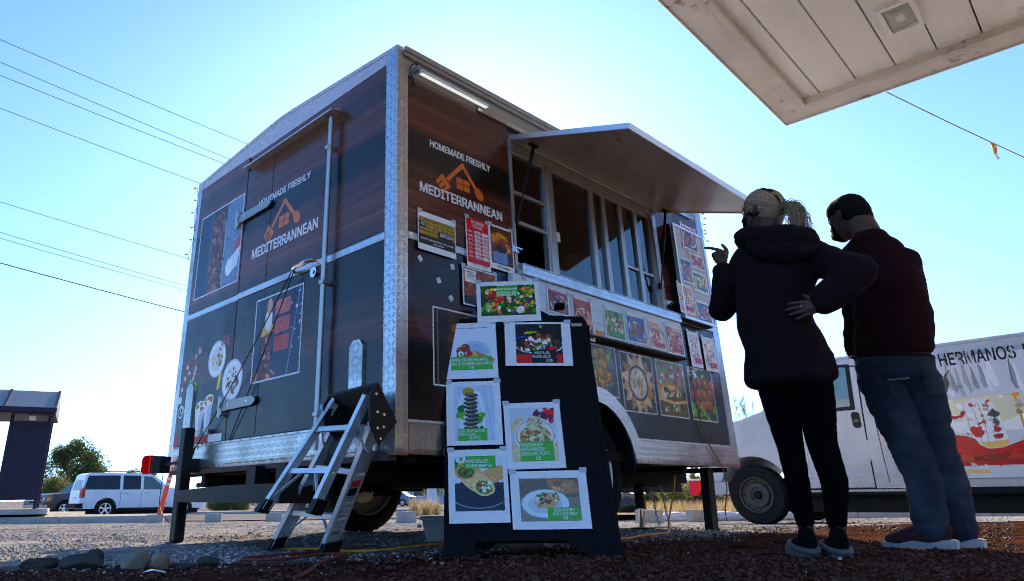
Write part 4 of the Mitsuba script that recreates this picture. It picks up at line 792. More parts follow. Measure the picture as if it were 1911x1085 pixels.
for i in range(7):
    y = .056 - i * .0235; tx += [(days[i], .012, -.058, y, WT, None), (op[i], .009, -.003, y + .001, 'm_black', .034), ('to', .008, .027, y + .001, WT, None)] + ([(cl[i], .009, .057, y + .001, 'm_black', .030)] if cl[i] else [])
sheet(SDF, .558, 1.519, .186, .286, 'red business hours sign with white day names', hrs, tx, .4, name='opening_hours_sign', cat_='sign')
sheet(SDF, .752, 1.538, .2, .262, 'sheet with a glazed pancake photo, right of the red business hours sign', a_pancake(.192, .254), [('Fluffy Pancakes', .012, 0, -.118, 'm_black', .11)], .2)
sheet(SDF, .562, 1.268, .266, .212, 'sheet with a white price box on a brown tray photo, below the business hours sign', a_tray(.25, .195), [('MIXED', .008, -.075, .073, 'm_black', None), ('BAKED SWEETS', .007, -.06, .058, 'm_black', .06)], 0)
for i, (x, z) in enumerate(((.143, 1.346), (.367, 1.351), (.268, 1.258), (.351, 1.180))):
    solo('foam_pad', SIDE.sub(x, z, .009, 40 if i == 0 else 12 * i)(box(-.013, .013, -.015, .015, -.0006, .004, .001)), 'm_white', ['highest small foam pad, left below the baklava sign', 'small foam pad just left of the tray photo sheet', 'third foam pad down, below the middle of the baklava sign', 'lowest foam pad, above the half hidden wrap photo'][i], 'foam pad', 'foam pads left on the wrap')
CTF = SIDE.sub(0, 0, .0535)
P1, P2, P3 = ['#4a6a3a', '#7a9a4a', '#c9b98a', '#a8683a', '#e8e0d0', '#b03a2a'], ['#5a3428', '#7a4a36', '#94604a', '#3a2018', '#b07a5a', '#c8a08a'], ['#b0563a', '#c8764a', '#8a3a24', '#d89a6a', '#e0b48a', '#6a2a1c']
P4, P5, P6 = ['#3a5a8a', '#8a5a3a', '#b07a4a', '#5a7aa8', '#c98a5a', '#6a3a2a'], ['#c9a07a', '#d8c0a8', '#8aa05a', '#b0503a', '#e6dccb', '#a05a5a'], ['#8a4a3a', '#b06a54', '#d8a890', '#4a2a24', '#c03a34', '#e0c8b8']
cw = [(.938, 1.29, .12, .20, P1, None, None, 'half hidden sheet at the left end of the counter row'), (1.190, 1.301, .208, .152, P2, '#a8325a', None, 'sheet with a magenta title over round breads, first full sheet of the counter row'), (1.428, 1.238, .205, .255, P3, None, None, 'tall sheet with a reddish dish, second full sheet of the counter row'),
      (1.772, 1.257, .232, .195, P1, None, '#3f9a4a', 'sheet with a bowl of salad, right of the yellow strip on the counter row'), (2.028, 1.262, .24, .19, P4, None, None, 'sheet with a brown dish on blue, fourth full sheet of the counter row'), (2.278, 1.260, .236, .20, P5, None, '#b02a50', 'sheet with a pale mixed plate, fifth full sheet of the counter row'), (2.530, 1.257, .24, .206, P6, None, '#a01c24', 'sheet with a dark red sauce dish, last sheet on the counter board')]
for i, (u, v, w, h, pal, hd_c, ft, lb_) in enumerate(cw):
    sheet(CTF, u, v, w, h, lb_, a_dish(w - .024, h - .022, pal, 60 + i, hd_c, ft), [('FRESH PITA BREAD', .013, 0, .058, WT, .15)] if i == 1 else (), [.6, -1, .8, -.5, .6, .4, -.3][i])
part(ct, 'yellow_strip', CTF(box(1.56, 1.64, 1.155, 1.19, 0, .0015)), 'm_yellow_cord'); 
sheet(SDF, 2.895, 1.247, .178, .268, 'narrow sheet on the wrap just right of the counter board', a_dish(.15, .235, ['#d8d4d0', '#e6e0da', '#c9a8a0', '#a8503a', '#5a7a3a', '#b03050'], 70, None, '#b02a50', False), (), 1.)
sheet(SDF, 3.130, 1.238, .205, .262, 'sheet with a red corner box, last one at the far end of the serving side', a_dish(.18, .235, ['#dcdad8', '#e8e4e0', '#d0b0a0', '#b0603a', '#8a3a2a'], 71, None, '#b0203a', False), (), .5)
MBF = SIDE.sub(0, 0, .0875)
ml = [(2.928, 2.118, .245, .205, P2, '#b03060', None, 'topmost sheet with a magenta title on the white menu board'), (2.80, 1.826, .185, .200, P4, None, None, 'left sheet in the middle of the white menu board'), (2.728, 1.588, .232, .226, P5, None, '#b02a50', 'lower left sheet with a red box on the white menu board'),
      (3.000, 1.94, .245, .125, P6, None, None, 'low wide sheet, second from the top right on the white menu board'), (2.995, 1.768, .25, .168, P1, None, '#4a6a9a', 'third sheet down on the right side of the white menu board'), (2.985, 1.53, .245, .168, P4, None, None, 'bottom right sheet with a round dish on the white menu board')]
for i, (u, v, w, h, pal, hd_c, ft, lb_) in enumerate(ml):
    sheet(MBF, u, v, w, h, lb_, a_dish(w - .03, h - .03, pal, 80 + i, hd_c, ft), (), [-1, 1.2, .6, 1.5, .8, 1][i])
# ------------------------------------------------------------------ folding step ladder leaning on the trailer's rear corner
ld = thing('step_ladder', 'folded aluminium step ladder with black top cap, leaning on the trailer corner', 'ladder')
LA = [V(-0.070, 0.822, 0.029), V(-0.031, 0.429, 0.020), V(-0.037, 0.339, 0.621), V(-0.078, 0.006, 0.564)]     # tread section: left foot, right foot, left top, right top
LB = [V(-0.278, 0.606, 0.201), V(-0.251, 0.224, 0.197), V(-0.115, 0.302, 0.673), V(-0.166, -0.021, 0.652)]    # the other section, hanging clear of the ground
for sec, (fl, fr2, tl_, tr2) in ((0, LA), (1, LB)):
    ac = norm(fr2 - fl); up = norm((tl_ + tr2) - (fl + fr2)); nn = norm(np.cross(ac, up))
    for a, b, sg in ((fl, tl_, 1), (fr2, tr2, -1)):
        d = norm(b - a); wd = .085 if sec == 0 else .040; th = .004
        # channel section: web and two flanges
        ch = cat(bar(a, b, th, wd, up=nn), bar(a + ac * sg * .012 + nn * (wd / 2 - th / 2), b + ac * sg * .012 + nn * (wd / 2 - th / 2), .024, th, up=nn), bar(a + ac * sg * .012 - nn * (wd / 2 - th / 2), b + ac * sg * .012 - nn * (wd / 2 - th / 2), .024, th, up=nn))
        rk = part(ld, 'front_rail' if sec == 0 else 'rear_rail', ch, 'm_ladder')
        part(rk, 'foot', hull(np.vstack([_SG * .001 + a + d * .045 + nn * x + ac * y for x in (-wd / 2 - .006, wd / 2 + .006) for y in (-.014, .018)] + [_SG * .001 + a - d * .018 + nn * x + ac * y for x in (-wd / 2 - .008, wd / 2 + .008) for y in (-.016, .022)])), 'm_black')
    for k, t in enumerate((.26, .60) if sec == 0 else (.34, .72)):
        p, q = fl + (tl_ - fl) * t, fr2 + (tr2 - fr2) * t
        tk = part(ld, 'tread' if sec == 0 else 'cross_bar', bar(p, q, .058 if sec == 0 else .016, .022, up=up), 'm_ladder')
    for (ta, tb) in (((.05, .26),) if sec == 0 else ((.05, .34),)):
        for side in (0, 1):
            a0 = (fl, fr2)[side]; a1 = (tl_, tr2)[side]; mid = (fl + (tl_ - fl) * tb + fr2 + (tr2 - fr2) * tb) / 2
            part(ld, 'brace', bar(a0 + (a1 - a0) * ta, mid * .75 + (a0 + (a1 - a0) * tb) * .25, .003, .016, up=nn), 'm_ladder')
for k in (0, 1):
    a = LA[k] * .24 + LA[k + 2] * .76; b = LB[k] * .20 + LB[k + 2] * .80; m = (a + b) / 2 - V(0, 0, .045)
    part(ld, 'spreader', cat(bar(a, m, .004, .018), bar(m, b, .004, .018)), 'm_ladder')
def ladder_color(p, n, uv): return mix((.74, .75, .76), (.50, .49, .47), smoothstep(.42, .75, fbm(p.x * 9, p.y * 9, p.z * 5, 4)))
mat('m_ladder', type='principled', base_color=proc(ladder_color), metallic=.55, roughness=.38)
cc = [V(-0.130, 0.343, 0.689), V(-0.164, -0.050, 0.694), V(-0.064, -0.061, 0.532), V(-0.010, 0.314, 0.574)]
upc = norm(np.cross(cc[1] - cc[0], cc[3] - cc[0])); upc = -upc if upc @ (np.array(LA[0]) - cc[3]) > 0 else upc
cap = part(ld, 'top_cap', hull(np.vstack([np.array(cc) + upc * .02, np.array(cc) - upc * .002])), 'm_black')
skirt_ = [cc[1], cc[2]]
for a, b, nm in ((cc[1], cc[2], 'cap_side'), (cc[0], cc[3], 'cap_side')):
    o_ = norm(b - a); m = hull(np.vstack([a + upc * .018, b + upc * .018, a - upc * .05 + o_ * .01, b - upc * .115 - o_ * .0, (a + b) / 2 - upc * .11] + [q + norm(cc[1] - cc[0]) * .012 for q in (a + upc * .018, b + upc * .018, a - upc * .05 + o_ * .01, b - upc * .115, (a + b) / 2 - upc * .11)]))
    part(cap, nm, m, 'm_black')
    if nm and a is cc[1]:
        oo = norm(cc[1] - cc[0]) * .0135
        for t, dn in ((.15, .02), (.45, .055), (.62, .03), (.8, .06), (.7, .09), (.92, .10)): part(cap, 'rivet', hull(_SG * .0045 + a + (b - a) * t - upc * dn + oo), 'm_chrome')
# warning stickers on the outer face of the right rail
a, b = LA[1], LA[3]; acx = norm(LA[1] - LA[0]); nn = norm(np.cross(acx, norm(LA[2] + LA[3] - LA[0] - LA[1]))); dd = norm(b - a)
LFm = Frame(a, nn if np.cross(nn, dd) @ acx > 0 else -nn, dd); LFm.n = acx
for (t0, t1, bs, nm) in ((.46, .51, 'm_red', 'red sticker'), (.40, .455, 'm_purple', 'dark blue sticker'), (.10, .39, 'm_label', 'worn grey warning label')):
    q = [a + dd * (t0 if i in (0, 1) else t1) * .735 + nn * (-.026 if i in (0, 3) else .026) + acx * .0028 for i in range(4)]
    part(ld, 'sticker', hull(np.array(q + [z - acx * .0005 for z in q])), bs, label=nm)
def label_color(p, n, uv): return mix((.50, .49, .46), (.16, .16, .16), smoothstep(.45, .6, noise(p.y * 60, p.z * 240, 1.) * .6 + .4 * fbm(p.y * 20, p.z * 20, 3., 3)))
mat('m_label', type='principled', base_color=proc(label_color), roughness=.6)

# ------------------------------------------------------------------ small things on the ground
def rock(p, sx, sy, sz, seed, rot, label, col):
    r = np.random.default_rng(seed); m = trimesh.creation.icosphere(subdivisions=3); v = np.array(m.vertices)
    for _ in range(9):      # flat broken faces
        d = norm(r.normal(size=3)); t = r.uniform(.62, .9); h_ = v @ d; v -= np.where(h_ > t, h_ - t, 0)[:, None] * d
    v *= 1 + (meshkit.fbm(v * 2.2 + seed, 4, seed)[:, None] - .5) * .28 + (meshkit.fbm(v * 9 + seed, 3, seed)[:, None] - .5) * .07
    sx, sy, sz = sx * .9, sy * .9, sz * .8; v = v * [sx, sy, sz]; c, s = math.cos(rot), math.sin(rot); v = v @ np.array([[c, s, 0], [-s, c, 0], [0, 0, 1]]) + [p[0], p[1], zg(p[0], p[1]) + sz * .62]
    def rc(pp, n, uv): return mix(tuple(np.array(col) * .7), tuple(np.array(col) * 1.25), fbm(pp.x * 22, pp.y * 22, pp.z * 22, 4))
    return solo('rock', tm(v, m.faces), 'm_rock_' + str(0 if col[0] > .3 else 1), label, 'rock', 'rocks on the ground at the front left', smooth=28)
for i, (c0, c1) in enumerate((((.17, .145, .11), (.34, .31, .26)), ((.045, .043, .040), (.11, .10, .09)))):
    mat(f'm_rock_{i}', type='diffuse', reflectance=proc(lambda p, n, uv, c0=c0, c1=c1: mix(c0, c1, fbm(p.x * 22, p.y * 22, p.z * 22, 4))))
rock((-1.13, .78), .085, .055, .035, 1, .3, 'long low brown rock, leftmost of the rocks at the front', (.2, .18, .15))
rock((-1.01, .66), .095, .06, .045, 2, -.5, 'dark rock, widest of the rocks at the front left', (.1, .1, .1))
rock((-.96, .70), .05, .045, .055, 3, .9, 'upright brown rock behind the dark wide rock', (.2, .2, .2))
rock((-.885, .50), .072, .055, .055, 4, -.4, 'pale blocky rock in the middle of the row at the front left', (.4, .4, .3))
rock((-.84, .36), .055, .035, .048, 5, .5, 'pale pointed rock at the right end of the row of rocks', (.4, .4, .3))
rock((-.75, .34), .04, .03, .014, 6, .2, 'small flat rock lying apart, right of the pale rocks', (.2, .2, .2))
rock((-.63, .40), .05, .04, .026, 7, -.7, 'small rounded brown rock nearest the red hose', (.25, .2, .2))
rock((13.3, 7.1), .75, .5, .42, 9, .4, 'big grey boulder behind the trailer wheel, beside the bushes', (.1, .1, .1))
pv = np.array([[-.04, -.012, .004], [.0, -.018, .012], [.045, -.006, .003], [.03, .014, .006], [-.02, .012, .014]]); pv2 = np.vstack([pv, pv.mean(0) + [0, 0, .006]])
c, s = math.cos(-.8), math.sin(-.8)
solo('paper_scrap', tm((pv2 @ np.array([[c, s, 0], [-s, c, 0], [0, 0, 1]])) + [-.915, .215, .004], [[0, 1, 5], [1, 2, 5], [2, 3, 5], [3, 4, 5], [4, 0, 5]]), 'm_paper', 'torn white paper scrap on the ground in front of the rocks', 'paper scrap')
g0 = lambda pts, dz, n=60: spline([[x, y, zg(x, y) + dz] for x, y in pts], n)
hz = g0([(.40, .62), (.15, .56), (-.12, .53), (-.36, .50), (-.47, .42), (-.40, .34), (-.22, .36), (-.06, .40), (-.02, .32), (-.16, .18), (-.36, .02), (-.52, -.16), (-.70, -.34)], .010, 110)
solo('garden_hose', tube(hz, .0065, 8), 'm_red_hose', 'faded red hose looping over the ground in front of the ladder', 'hose', smooth=60)
oc = g0([(-.02, .84), (.03, .76), (.11, .68), (.10, .55), (.09, .46), (.20, .38), (.34, .40), (.46, .44), (.60, .47), (.80, .46), (1.1, .25), (1.45, .02), (1.70, -.05), (1.96, .03), (2.25, .05), (2.50, .15), (2.66, .24)], .010, 120)
oc = np.vstack([oc, spline([[2.70, .26, .03], [2.76, .27, .12], [2.80, .25, .24], [2.83, .24, .37]], 14)])
solo('extension_cord', tube(oc, .0062, 7), 'm_yellow_cord', 'orange yellow extension cord running under the trailer and up to the chassis', 'cord', smooth=60)
solo('hanging_cord', tube(spline([[2.68, -.06, 1.13], [2.72, -.05, .95], [2.80, -.03, .72], [2.92, -.03, .52], [3.03, -.03, .40], [3.05, -.03, .28], [3.02, -.02, .18], [3.04, 0, .06]], 50), .0045, 6), 'm_brown_cord', 'thin brown cord hanging from the counter board down past the side skirt', 'cord', smooth=60)
# plastic tub
tb = thing('plastic_tub', 'grey plastic tub on the ground behind the sandwich board, under the trailer', 'tub')
def tubm(l, w, h):
    o_ = np.array([[-l, -w], [l, -w], [l, w], [-l, w]]); A = np.c_[o_ * .90, np.zeros(4)]; B = np.c_[o_, np.full(4, h)]; C = np.c_[o_ - np.sign(o_) * .006, np.full(4, h)]; D = np.c_[o_ * .90 - np.sign(o_) * .006, np.full(4, .006)]
    v = np.vstack([A, B, C, D]); f = [[0, 2, 1], [0, 3, 2], [12, 13, 14], [12, 14, 15]]
    for i in range(4):
        j = (i + 1) % 4
        for a in (0, 4, 8): f += [[a + i, a + j, a + 4 + j], [a + i, a + 4 + j, a + 4 + i]]
    return tm(v, f)
TX, ang = V(1.12, .66, .004), -.75
def tubx(m): c, s = math.cos(ang), math.sin(ang); return tm(m.vertices @ np.array([[c, s, 0], [-s, c, 0], [0, 0, 1]]) + TX, m.faces)
part(tb, 'body', tubx(tubm(.27, .18, .115)), 'm_tub'); part(tb, 'lip', tubx(xf(prism(sbox(-.285, -.195, .285, .195).difference(sbox(-.262, -.172, .262, .172)), .012), [[1, 0, 0], [0, 1, 0], [0, 0, 1]], [0, 0, .1152])), 'm_tub')
part(tb, 'handle', tubx(box(-.30, -.275, -.05, .05, .07, .085, .004)), 'm_tub')
# chains hanging from the drawbar
for i, (p, q) in enumerate((((3.06, .575, .30), (2.973, .485, .012)), ((3.11, .52, .30), (3.02, .425, .012)))):
    ck = thing('safety_chain', ('left' if i == 0 else 'right') + ' one of two steel chains hanging from the trailer front to the gravel', 'chain')
    cp = spline([p, V(*p) * .7 + V(*q) * .3, V(*p) * .35 + V(*q) * .65 - V(.01, 0, 0), q], 15)
    for j in range(len(cp) - 1):
        d = cp[j + 1] - cp[j]; L = np.linalg.norm(d); d = d / L; a_, b_ = perp(d); a_ = a_ if j % 2 else b_; c_ = (cp[j] + cp[j + 1]) / 2; t = np.linspace(0, 2 * pi, 13)
        part(ck, 'link', tube(c_ + np.outer(np.cos(t), d) * L * .68 + np.outer(np.sin(t), a_) * L * .32, .0035, 5, False), 'm_zinc', smooth=60)
# ------------------------------------------------------------------ concrete blocks, delineators, sandbags at the edge of the lot
def at_sr(s, r): x, y = sr(s, r); return V(x, y, zg(x, y))
def px_s(px, s):
    """lateral metres at s for a column of the survey (x = 803 is straight ahead)"""
    return px * s
HF3, HR3 = V(HF[0], HF[1], 0), V(HR[0], HR[1], 0)
cb = [(17.4, -5.20, 'pale concrete block standing alone in the gravel, left of the ladder'), (17.8, -6.72, 'concrete block at the end of the pavement, carrying the orange marker post'), (17.3, -3.75, 'concrete block seen through the ladder, with a broken corner'), (14.6, -.55, 'concrete block seen under the trailer left of the sandwich board'), (11.6, 3.38, 'concrete block behind the trailer wheel, below the boulder'), (11.6, 4.18, 'concrete block between the hanging chain and the black side jack')]
for s, r, lb_ in cb:
    o_ = at_sr(s, r); d = HR3 * .98 + HF3 * .2; d = norm(d)
    solo('concrete_block', cat(bar(o_ - d * .19 + V(0, 0, .085), o_ + d * .19 + V(0, 0, .085), .20, .21, bev=.008)), 'm_concrete', lb_, 'concrete block', 'concrete blocks along the edge of the lot')
def delineator(p, h, lean, label):
    k = thing('marker_post', label, 'marker post', 'orange marker posts'); t = V(*p) + HR3 * lean + V(0, 0, h)
    p = V(*p); part(k, 'post', cat(tube([p, p + (t - p) * .97], [.064, .050], 12)), 'm_orange', smooth=50)
    part(k, 'cap', tube([p + (t - p) * .97, t], [.046, .026], 12), 'm_orange', smooth=50)
    for a in (.70, .83): part(k, 'reflective_band', tube([p + (t - p) * a, p + (t - p) * (a + .07)], .0565, 12), 'm_fascia', smooth=50)
o_ = at_sr(17.8, -6.64) + V(0, 0, .19); delineator(o_, .94, .17, 'orange marker post with grey bands, left of the trailer')
o_ = V(12.45, 4.62, -.20); delineator(o_, .40, -.05, 'bright orange marker post beside the van wheel, beyond the trailer')
r_ = np.random.default_rng(12)
for i in range(7):
    o_ = at_sr(12.4 - i * .02, 4.05 + i * .40); m = trimesh.creation.icosphere(subdivisions=3); v = np.array(m.vertices)
    v = np.sign(v) * np.abs(v) ** .75; v *= 1 + (meshkit.fbm(v * 3 + i * 5, 3, i)[:, None] - .5) * .25; v = v * [.25, .13, .085]
    v = v[:, :1] * HR3 + v[:, 1:2] * HF3 + v[:, 2:] * V(0, 0, 1) + o_ + V(0, 0, .06)
    solo('sandbag', tm(v, m.faces), 'm_bag', ['leftmost pale sandbag of the row under the trailer', 'second sandbag from the left, beside the chains', 'third sandbag from the left in the row', 'middle sandbag of the row behind the side jack', 'fifth sandbag from the left, right of the side jack', 'sixth sandbag, almost touching the van wheel', 'last sandbag of the row, behind the van wheel'][i], 'sandbag', 'row of pale sandbags along the lot edge', smooth=True)
princ('m_bag', (.52, .53, .56), .8)
# red flags and rope scraps beyond the drawbar
fk = thing('red_flag', 'red cloth flag drooping from a line between trailer and van', 'flag')
def cloth(o, w, h, seed, ax):
    n = 10; u, v_ = np.meshgrid(np.linspace(0, 1, n), np.linspace(0, 1, n)); r = np.random.default_rng(seed); ph = r.random() * 6
    P = V(*o) + (u * w * (1 - .5 * v_))[..., None] * ax - (v_ * h)[..., None] * V(0, 0, 1) + (.05 * np.sin(u * 7 + ph + v_ * 2) * v_)[..., None] * HF3
    i, j = np.meshgrid(np.arange(n - 1), np.arange(n - 1), indexing='ij'); a = i * n + j
    return tm(P.reshape(-1, 3), np.stack([a, a + 1, a + n + 1, a, a + n + 1, a + n], -1).reshape(-1, 3))
mat('m_flag', type='twosided', nested={'type': 'diffuse', 'reflectance': rgb((.75, .035, .06))})
part(fk, 'cloth', cloth(V(8.53, 3.09, .42), .24, .22, 3, norm(HR3)), 'm_flag', smooth=True); part(fk, 'line', tube([V(8.53, 3.09, .42) - HR3 * .55 + V(0, 0, .03), V(8.53, 3.09, .42) + HR3 * .6], .010, 6), 'm_white')
# overhead wires
wires = [((-.15, 14.40, 10.5), (6.07, 13.74, 9.68)), ((-.03, 14.54, 10.), (5.68, 13.94, 9.14)), ((.07, 14.79, 9.8), (5.66, 14.21, 9.1)), ((.28, 15.26, 9.2), (5.21, 14.74, 8.55)), ((1.02, 17.28, 7.6), (6.10, 16.75, 7.0)), ((1.28, 17.94, 7.0), (6.34, 17.41, 6.36)), ((1.34, 18.13, 6.9), (6.43, 17.6, 6.28)), ((1.56, 18.73, 6.4), (6.72, 18.18, 5.76))]
wn = ['highest', 'second highest', 'third highest', 'fourth highest', 'fourth lowest', 'third lowest', 'second lowest', 'lowest and thickest']
for i, (p, q) in enumerate(wires):
    p, q = V(*p), V(*q); d = q - p; t = np.linspace(-2.5, 6, 60)[:, None]; c_ = .011 * np.linalg.norm(d)
    P = p + d * t + V(0, 0, 1) * (t * (t - 1)) * c_
    solo('overhead_wire', tube(P, .014 if i == 7 else .0075, 5, False), 'm_black', f'{wn[i]} overhead wire crossing the sky at the left', 'wire', 'overhead wires', smooth=True)
# red string with a scrap tied to it, under the canopy edge
P = sagged(V(5.404, -1.194, 3.985), V(5.404, -1.194, 3.985) + V(2.032, -.725, -.285) * 1.6, .03, 40)
st = thing('bunting_string', 'thin red string running from the canopy edge, with one torn bunting scrap', 'string')
princ('m_string', (.30, .085, .08), .8); part(st, 'string', tube(P, .0055, 5, False), 'm_string', smooth=True); q = P[18]
part(st, 'scrap', cat(hull(np.vstack([_SG * .012 + q - V(0, 0, .02), _SG * .018 + q - V(.01, .01, .07), _SG * .006 + q - V(0, .0, .15)]))), 'm_yellow_cord'); part(st, 'scrap_tip', hull(np.vstack([_SG * .012 + q - V(0, 0, .13), _SG * .010 + q - V(-.01, .01, .19)])), 'm_white')
# ------------------------------------------------------------------ people
def skin_blend(bones, edge=.016, it=14, seg=20):
    """one smooth continuous solid: every bone is the hull of its end ellipsoids (x, y, z, rx[, ry, rz])"""
    def ball(j):
        r = j[3:]; r = (r[0],) * 3 if len(r) == 1 else r
        return m3.Manifold.sphere(1., seg).scale(list(r)).translate(list(j[:3]))
    hs = [m3.Manifold.batch_hull([ball(a), ball(b)]) if b is not None else ball(a) for a, b in bones]
    m = m3.Manifold.batch_boolean(hs, m3.OpType.Add).refine_to_length(edge).to_mesh()
    t = trimesh.Trimesh(m.vert_properties[:, :3], m.tri_verts, process=True)
    trimesh.smoothing.filter_taubin(t, .5, -.53, it); return t
def chain(*j): return [(j[i], j[i + 1]) for i in range(len(j) - 1)]
def inflate(t, amp, scale, seed, stretch=(1, 1, 1), bias=0.):
    n = t.vertex_normals; q = t.vertices * np.array(stretch) * scale
    ridge = 1 - np.abs(2 * meshkit.fbm(q, 3, seed) - 1) * 2
    return tm(t.vertices + n * (bias + amp * ridge)[:, None], t.faces)
class Body:
    def __init__(s, G, F): s.G = V(*G); s.F = norm(V(*F, 0)); s.R = V(s.F[1], -s.F[0], 0)
    def __call__(s, m): return xf(m, [s.R, s.F, V(0, 0, 1)], s.G)
def hand(wr, d, nrm, side, curls, scale=1., spread=.16, thumb=.6):
    """palm and five fingers; d along the hand, nrm out of the back of the hand, side +1/-1 the thumb side along nrm x d; curls per finger 0..1"""
    wr = V(*wr); d = norm(d); nrm = norm(nrm - d * (V(*nrm) @ d)); ac = np.cross(nrm, d) * side; S = scale
    kn = [wr + d * .082 * S + ac * x * S + nrm * (.004 - abs(x) * .10) * S for x in (.030, .010, -.010, -.029)]
    b = []
    pal = [wr + d * .02 * S + ac * x * S for x in (.020, .0, -.020)]
    for k, q in ((0, kn[0]), (1, kn[1]), (1, kn[2]), (2, kn[3])): b.append(((*pal[k], .013 * S), (*q, .0115 * S)))
    b += [((*kn[i], .0115 * S), (*kn[i + 1], .0115 * S)) for i in range(3)] + [((*pal[0], .013 * S), (*kn[2], .0115 * S)), ((*pal[2], .013 * S), (*kn[1], .0115 * S)), ((*wr, .021 * S), (*pal[1], .019 * S))]
    for i, c in enumerate(curls):
        L = (.044, .049, .046, .036)[i] * S; fan = (1.2, .3, -.4, -1.3)[i] * spread; f = norm(d + ac * fan); p = kn[i]; r = (.0086, .009, .0086, .0076)[i] * S
        for j, (l, a) in enumerate(((1., .9), (.62, 1.35), (.5, 1.0))):
            th = c * a * (.7 if j == 0 else 1.); f = norm(f * math.cos(th) - nrm * math.sin(th)); nr2 = np.cross(ac, f) * side
            q = p + f * L * l; b.append(((*p, r), (*q, r * .9))); p = q; r *= .92; nrm_ = nrm
    t0 = wr + d * .025 * S + ac * .020 * S; td = norm(ac * .8 + d * .75 - nrm * .35); t1 = t0 + td * .040 * S; td2 = norm(td + d * thumb * 1. - nrm * .3); t2 = t1 + td2 * .032 * S; t3 = t2 + norm(td2 + d * .3) * .025 * S
    b += chain((*t0, .013 * S), (*t1, .0115 * S), (*t2, .0098 * S), (*t3, .008 * S)); return b
def head_bones(c, fd, s=1., up=(0, 0, 1)):
    """skull, jaw, nose, brow, ears; c the middle of the head, fd where the face looks"""
    c = V(*c); fd = norm(fd); up = norm(V(*up) - fd * (V(*up) @ fd)); sd = np.cross(up, fd); P = lambda f, u, l: c + fd * f * s + up * u * s + sd * l * s
    b = [((*P(-.022, .035, 0), .074 * s, .074 * s, .072 * s), (*P(.028, .03, 0), .066 * s, .066 * s, .070 * s)), ((*P(.028, .02, 0), .062 * s), (*P(.048, -.055, 0), .044 * s)), ((*P(.048, -.055, 0), .044 * s), (*P(.066, -.085, 0), .026 * s)), ((*P(-.01, -.02, 0), .062 * s), (*P(.03, -.06, 0), .05 * s)),
         ((*P(.088, .014, 0), .010 * s), (*P(.110, -.020, 0), .013 * s)), ((*P(.082, .028, .028), .012 * s), (*P(.082, .028, -.028), .012 * s)), ((*P(.088, -.052, .014), .010 * s), (*P(.088, -.052, -.014), .010 * s)), ((*P(.074, -.005, .036), .014 * s), (*P(.074, -.005, -.036), .014 * s))]
    for q in (1, -1): b += [((*P(-.004, .016, q * .074), .011 * s), (*P(-.014, .012, q * .084), .010 * s)), ((*P(-.004, .016, q * .074), .010 * s), (*P(.002, -.022, q * .074), .009 * s)), ((*P(-.014, .012, q * .084), .009 * s), (*P(.0, -.022, q * .076), .008 * s))]
    return b, P, (fd, up, sd)
def person(name, label):
    return thing(name, label, 'person')
def skin_color(p, n, uv): return mix((.10, .047, .030), (.068, .031, .020), fbm(p.x * 25, p.y * 25, p.z * 25, 3))
mat('m_skin', type='principled', base_color=proc(skin_color), roughness=.5, specular=.4)
princ('m_hoodie', (.0135, .0075, .0098), .95, spec=.1, sheen=.12); princ('m_sweater', (.020, .0055, .0065), .92, spec=.1, sheen=.15); princ('m_leggings', (.0022, .0022, .0024), 1., spec=.05); princ('m_cloth_black', (.004, .004, .0045), .95, spec=.08)
def jean_color(p, n, uv):
    w = noise(p.x * 900 + p.y * 900, p.z * 900, 1.); f = fbm(p.x * 5, p.y * 7, p.z * 4, 3)
    return mix((.010, .016, .031), (.066, .086, .112), smoothstep(.35, .8, f * .75 + w * .25))
def jean_bump(p, n, uv): return fbm(p.x * 10 + p.z * 6, p.y * 10, p.z * 22, 3)
mat('m_jeans', type='bumpmap', tex=proc(jean_bump, 2e-3), scale=.006, nested={'type': 'principled', 'base_color': proc(jean_color), 'roughness': .9})
princ('m_hair_dark', (.006, .005, .0045), .8, spec=.12); princ('m_hair_blond', (.46, .31, .165), .45, spec=.5); princ('m_hair_tan', (.25, .15, .08), .45); princ('m_slipper', (.10, .097, .094), .9, sheen=.3); princ('m_sneaker', (.040, .006, .008), .8); princ('m_sole', (.46, .44, .43), .7); princ('m_thread', (.30, .30, .29), .8)

# ---- the woman
B = Body((1.17, -1.25, 0), (.9424, .3346))
wo = person('person', 'person in a dark hooded sweatshirt and black leggings, blond ponytail, pointing at the hatch')
fd = norm(V(-.86, .50, .10)); hc = V(.028, .045, 1.495)
hb, P, (fd, hup, hsd) = head_bones(hc, fd, .97)
body = hb + chain((*P(-.03, -.03, 0), .055), (.03, .01, 1.36, .050), (.03, 0, 1.26, .10, .075, .05), (.0, 0, .98, .11, .08, .08), (.01, 0, .80, .125, .09, .07))
body += chain((.03, 0, 1.26, .06), (-.10, .03, 1.265, .045), (-.232, .19, 1.095, .034), (-.205, .325, 1.325, .022)) + chain((.03, 0, 1.26, .06), (.185, 0, 1.245, .045), (.340, -.115, 1.115, .034), (.165, -.165, .968, .024))
body += hand((-.205, .330, 1.345), (-.02, .05, 1), (.55, -.8, .1), -1, (0., 1.15, 1.2, 1.25), .92)[:9] 
lw = V(-.205, .330, 1.345)
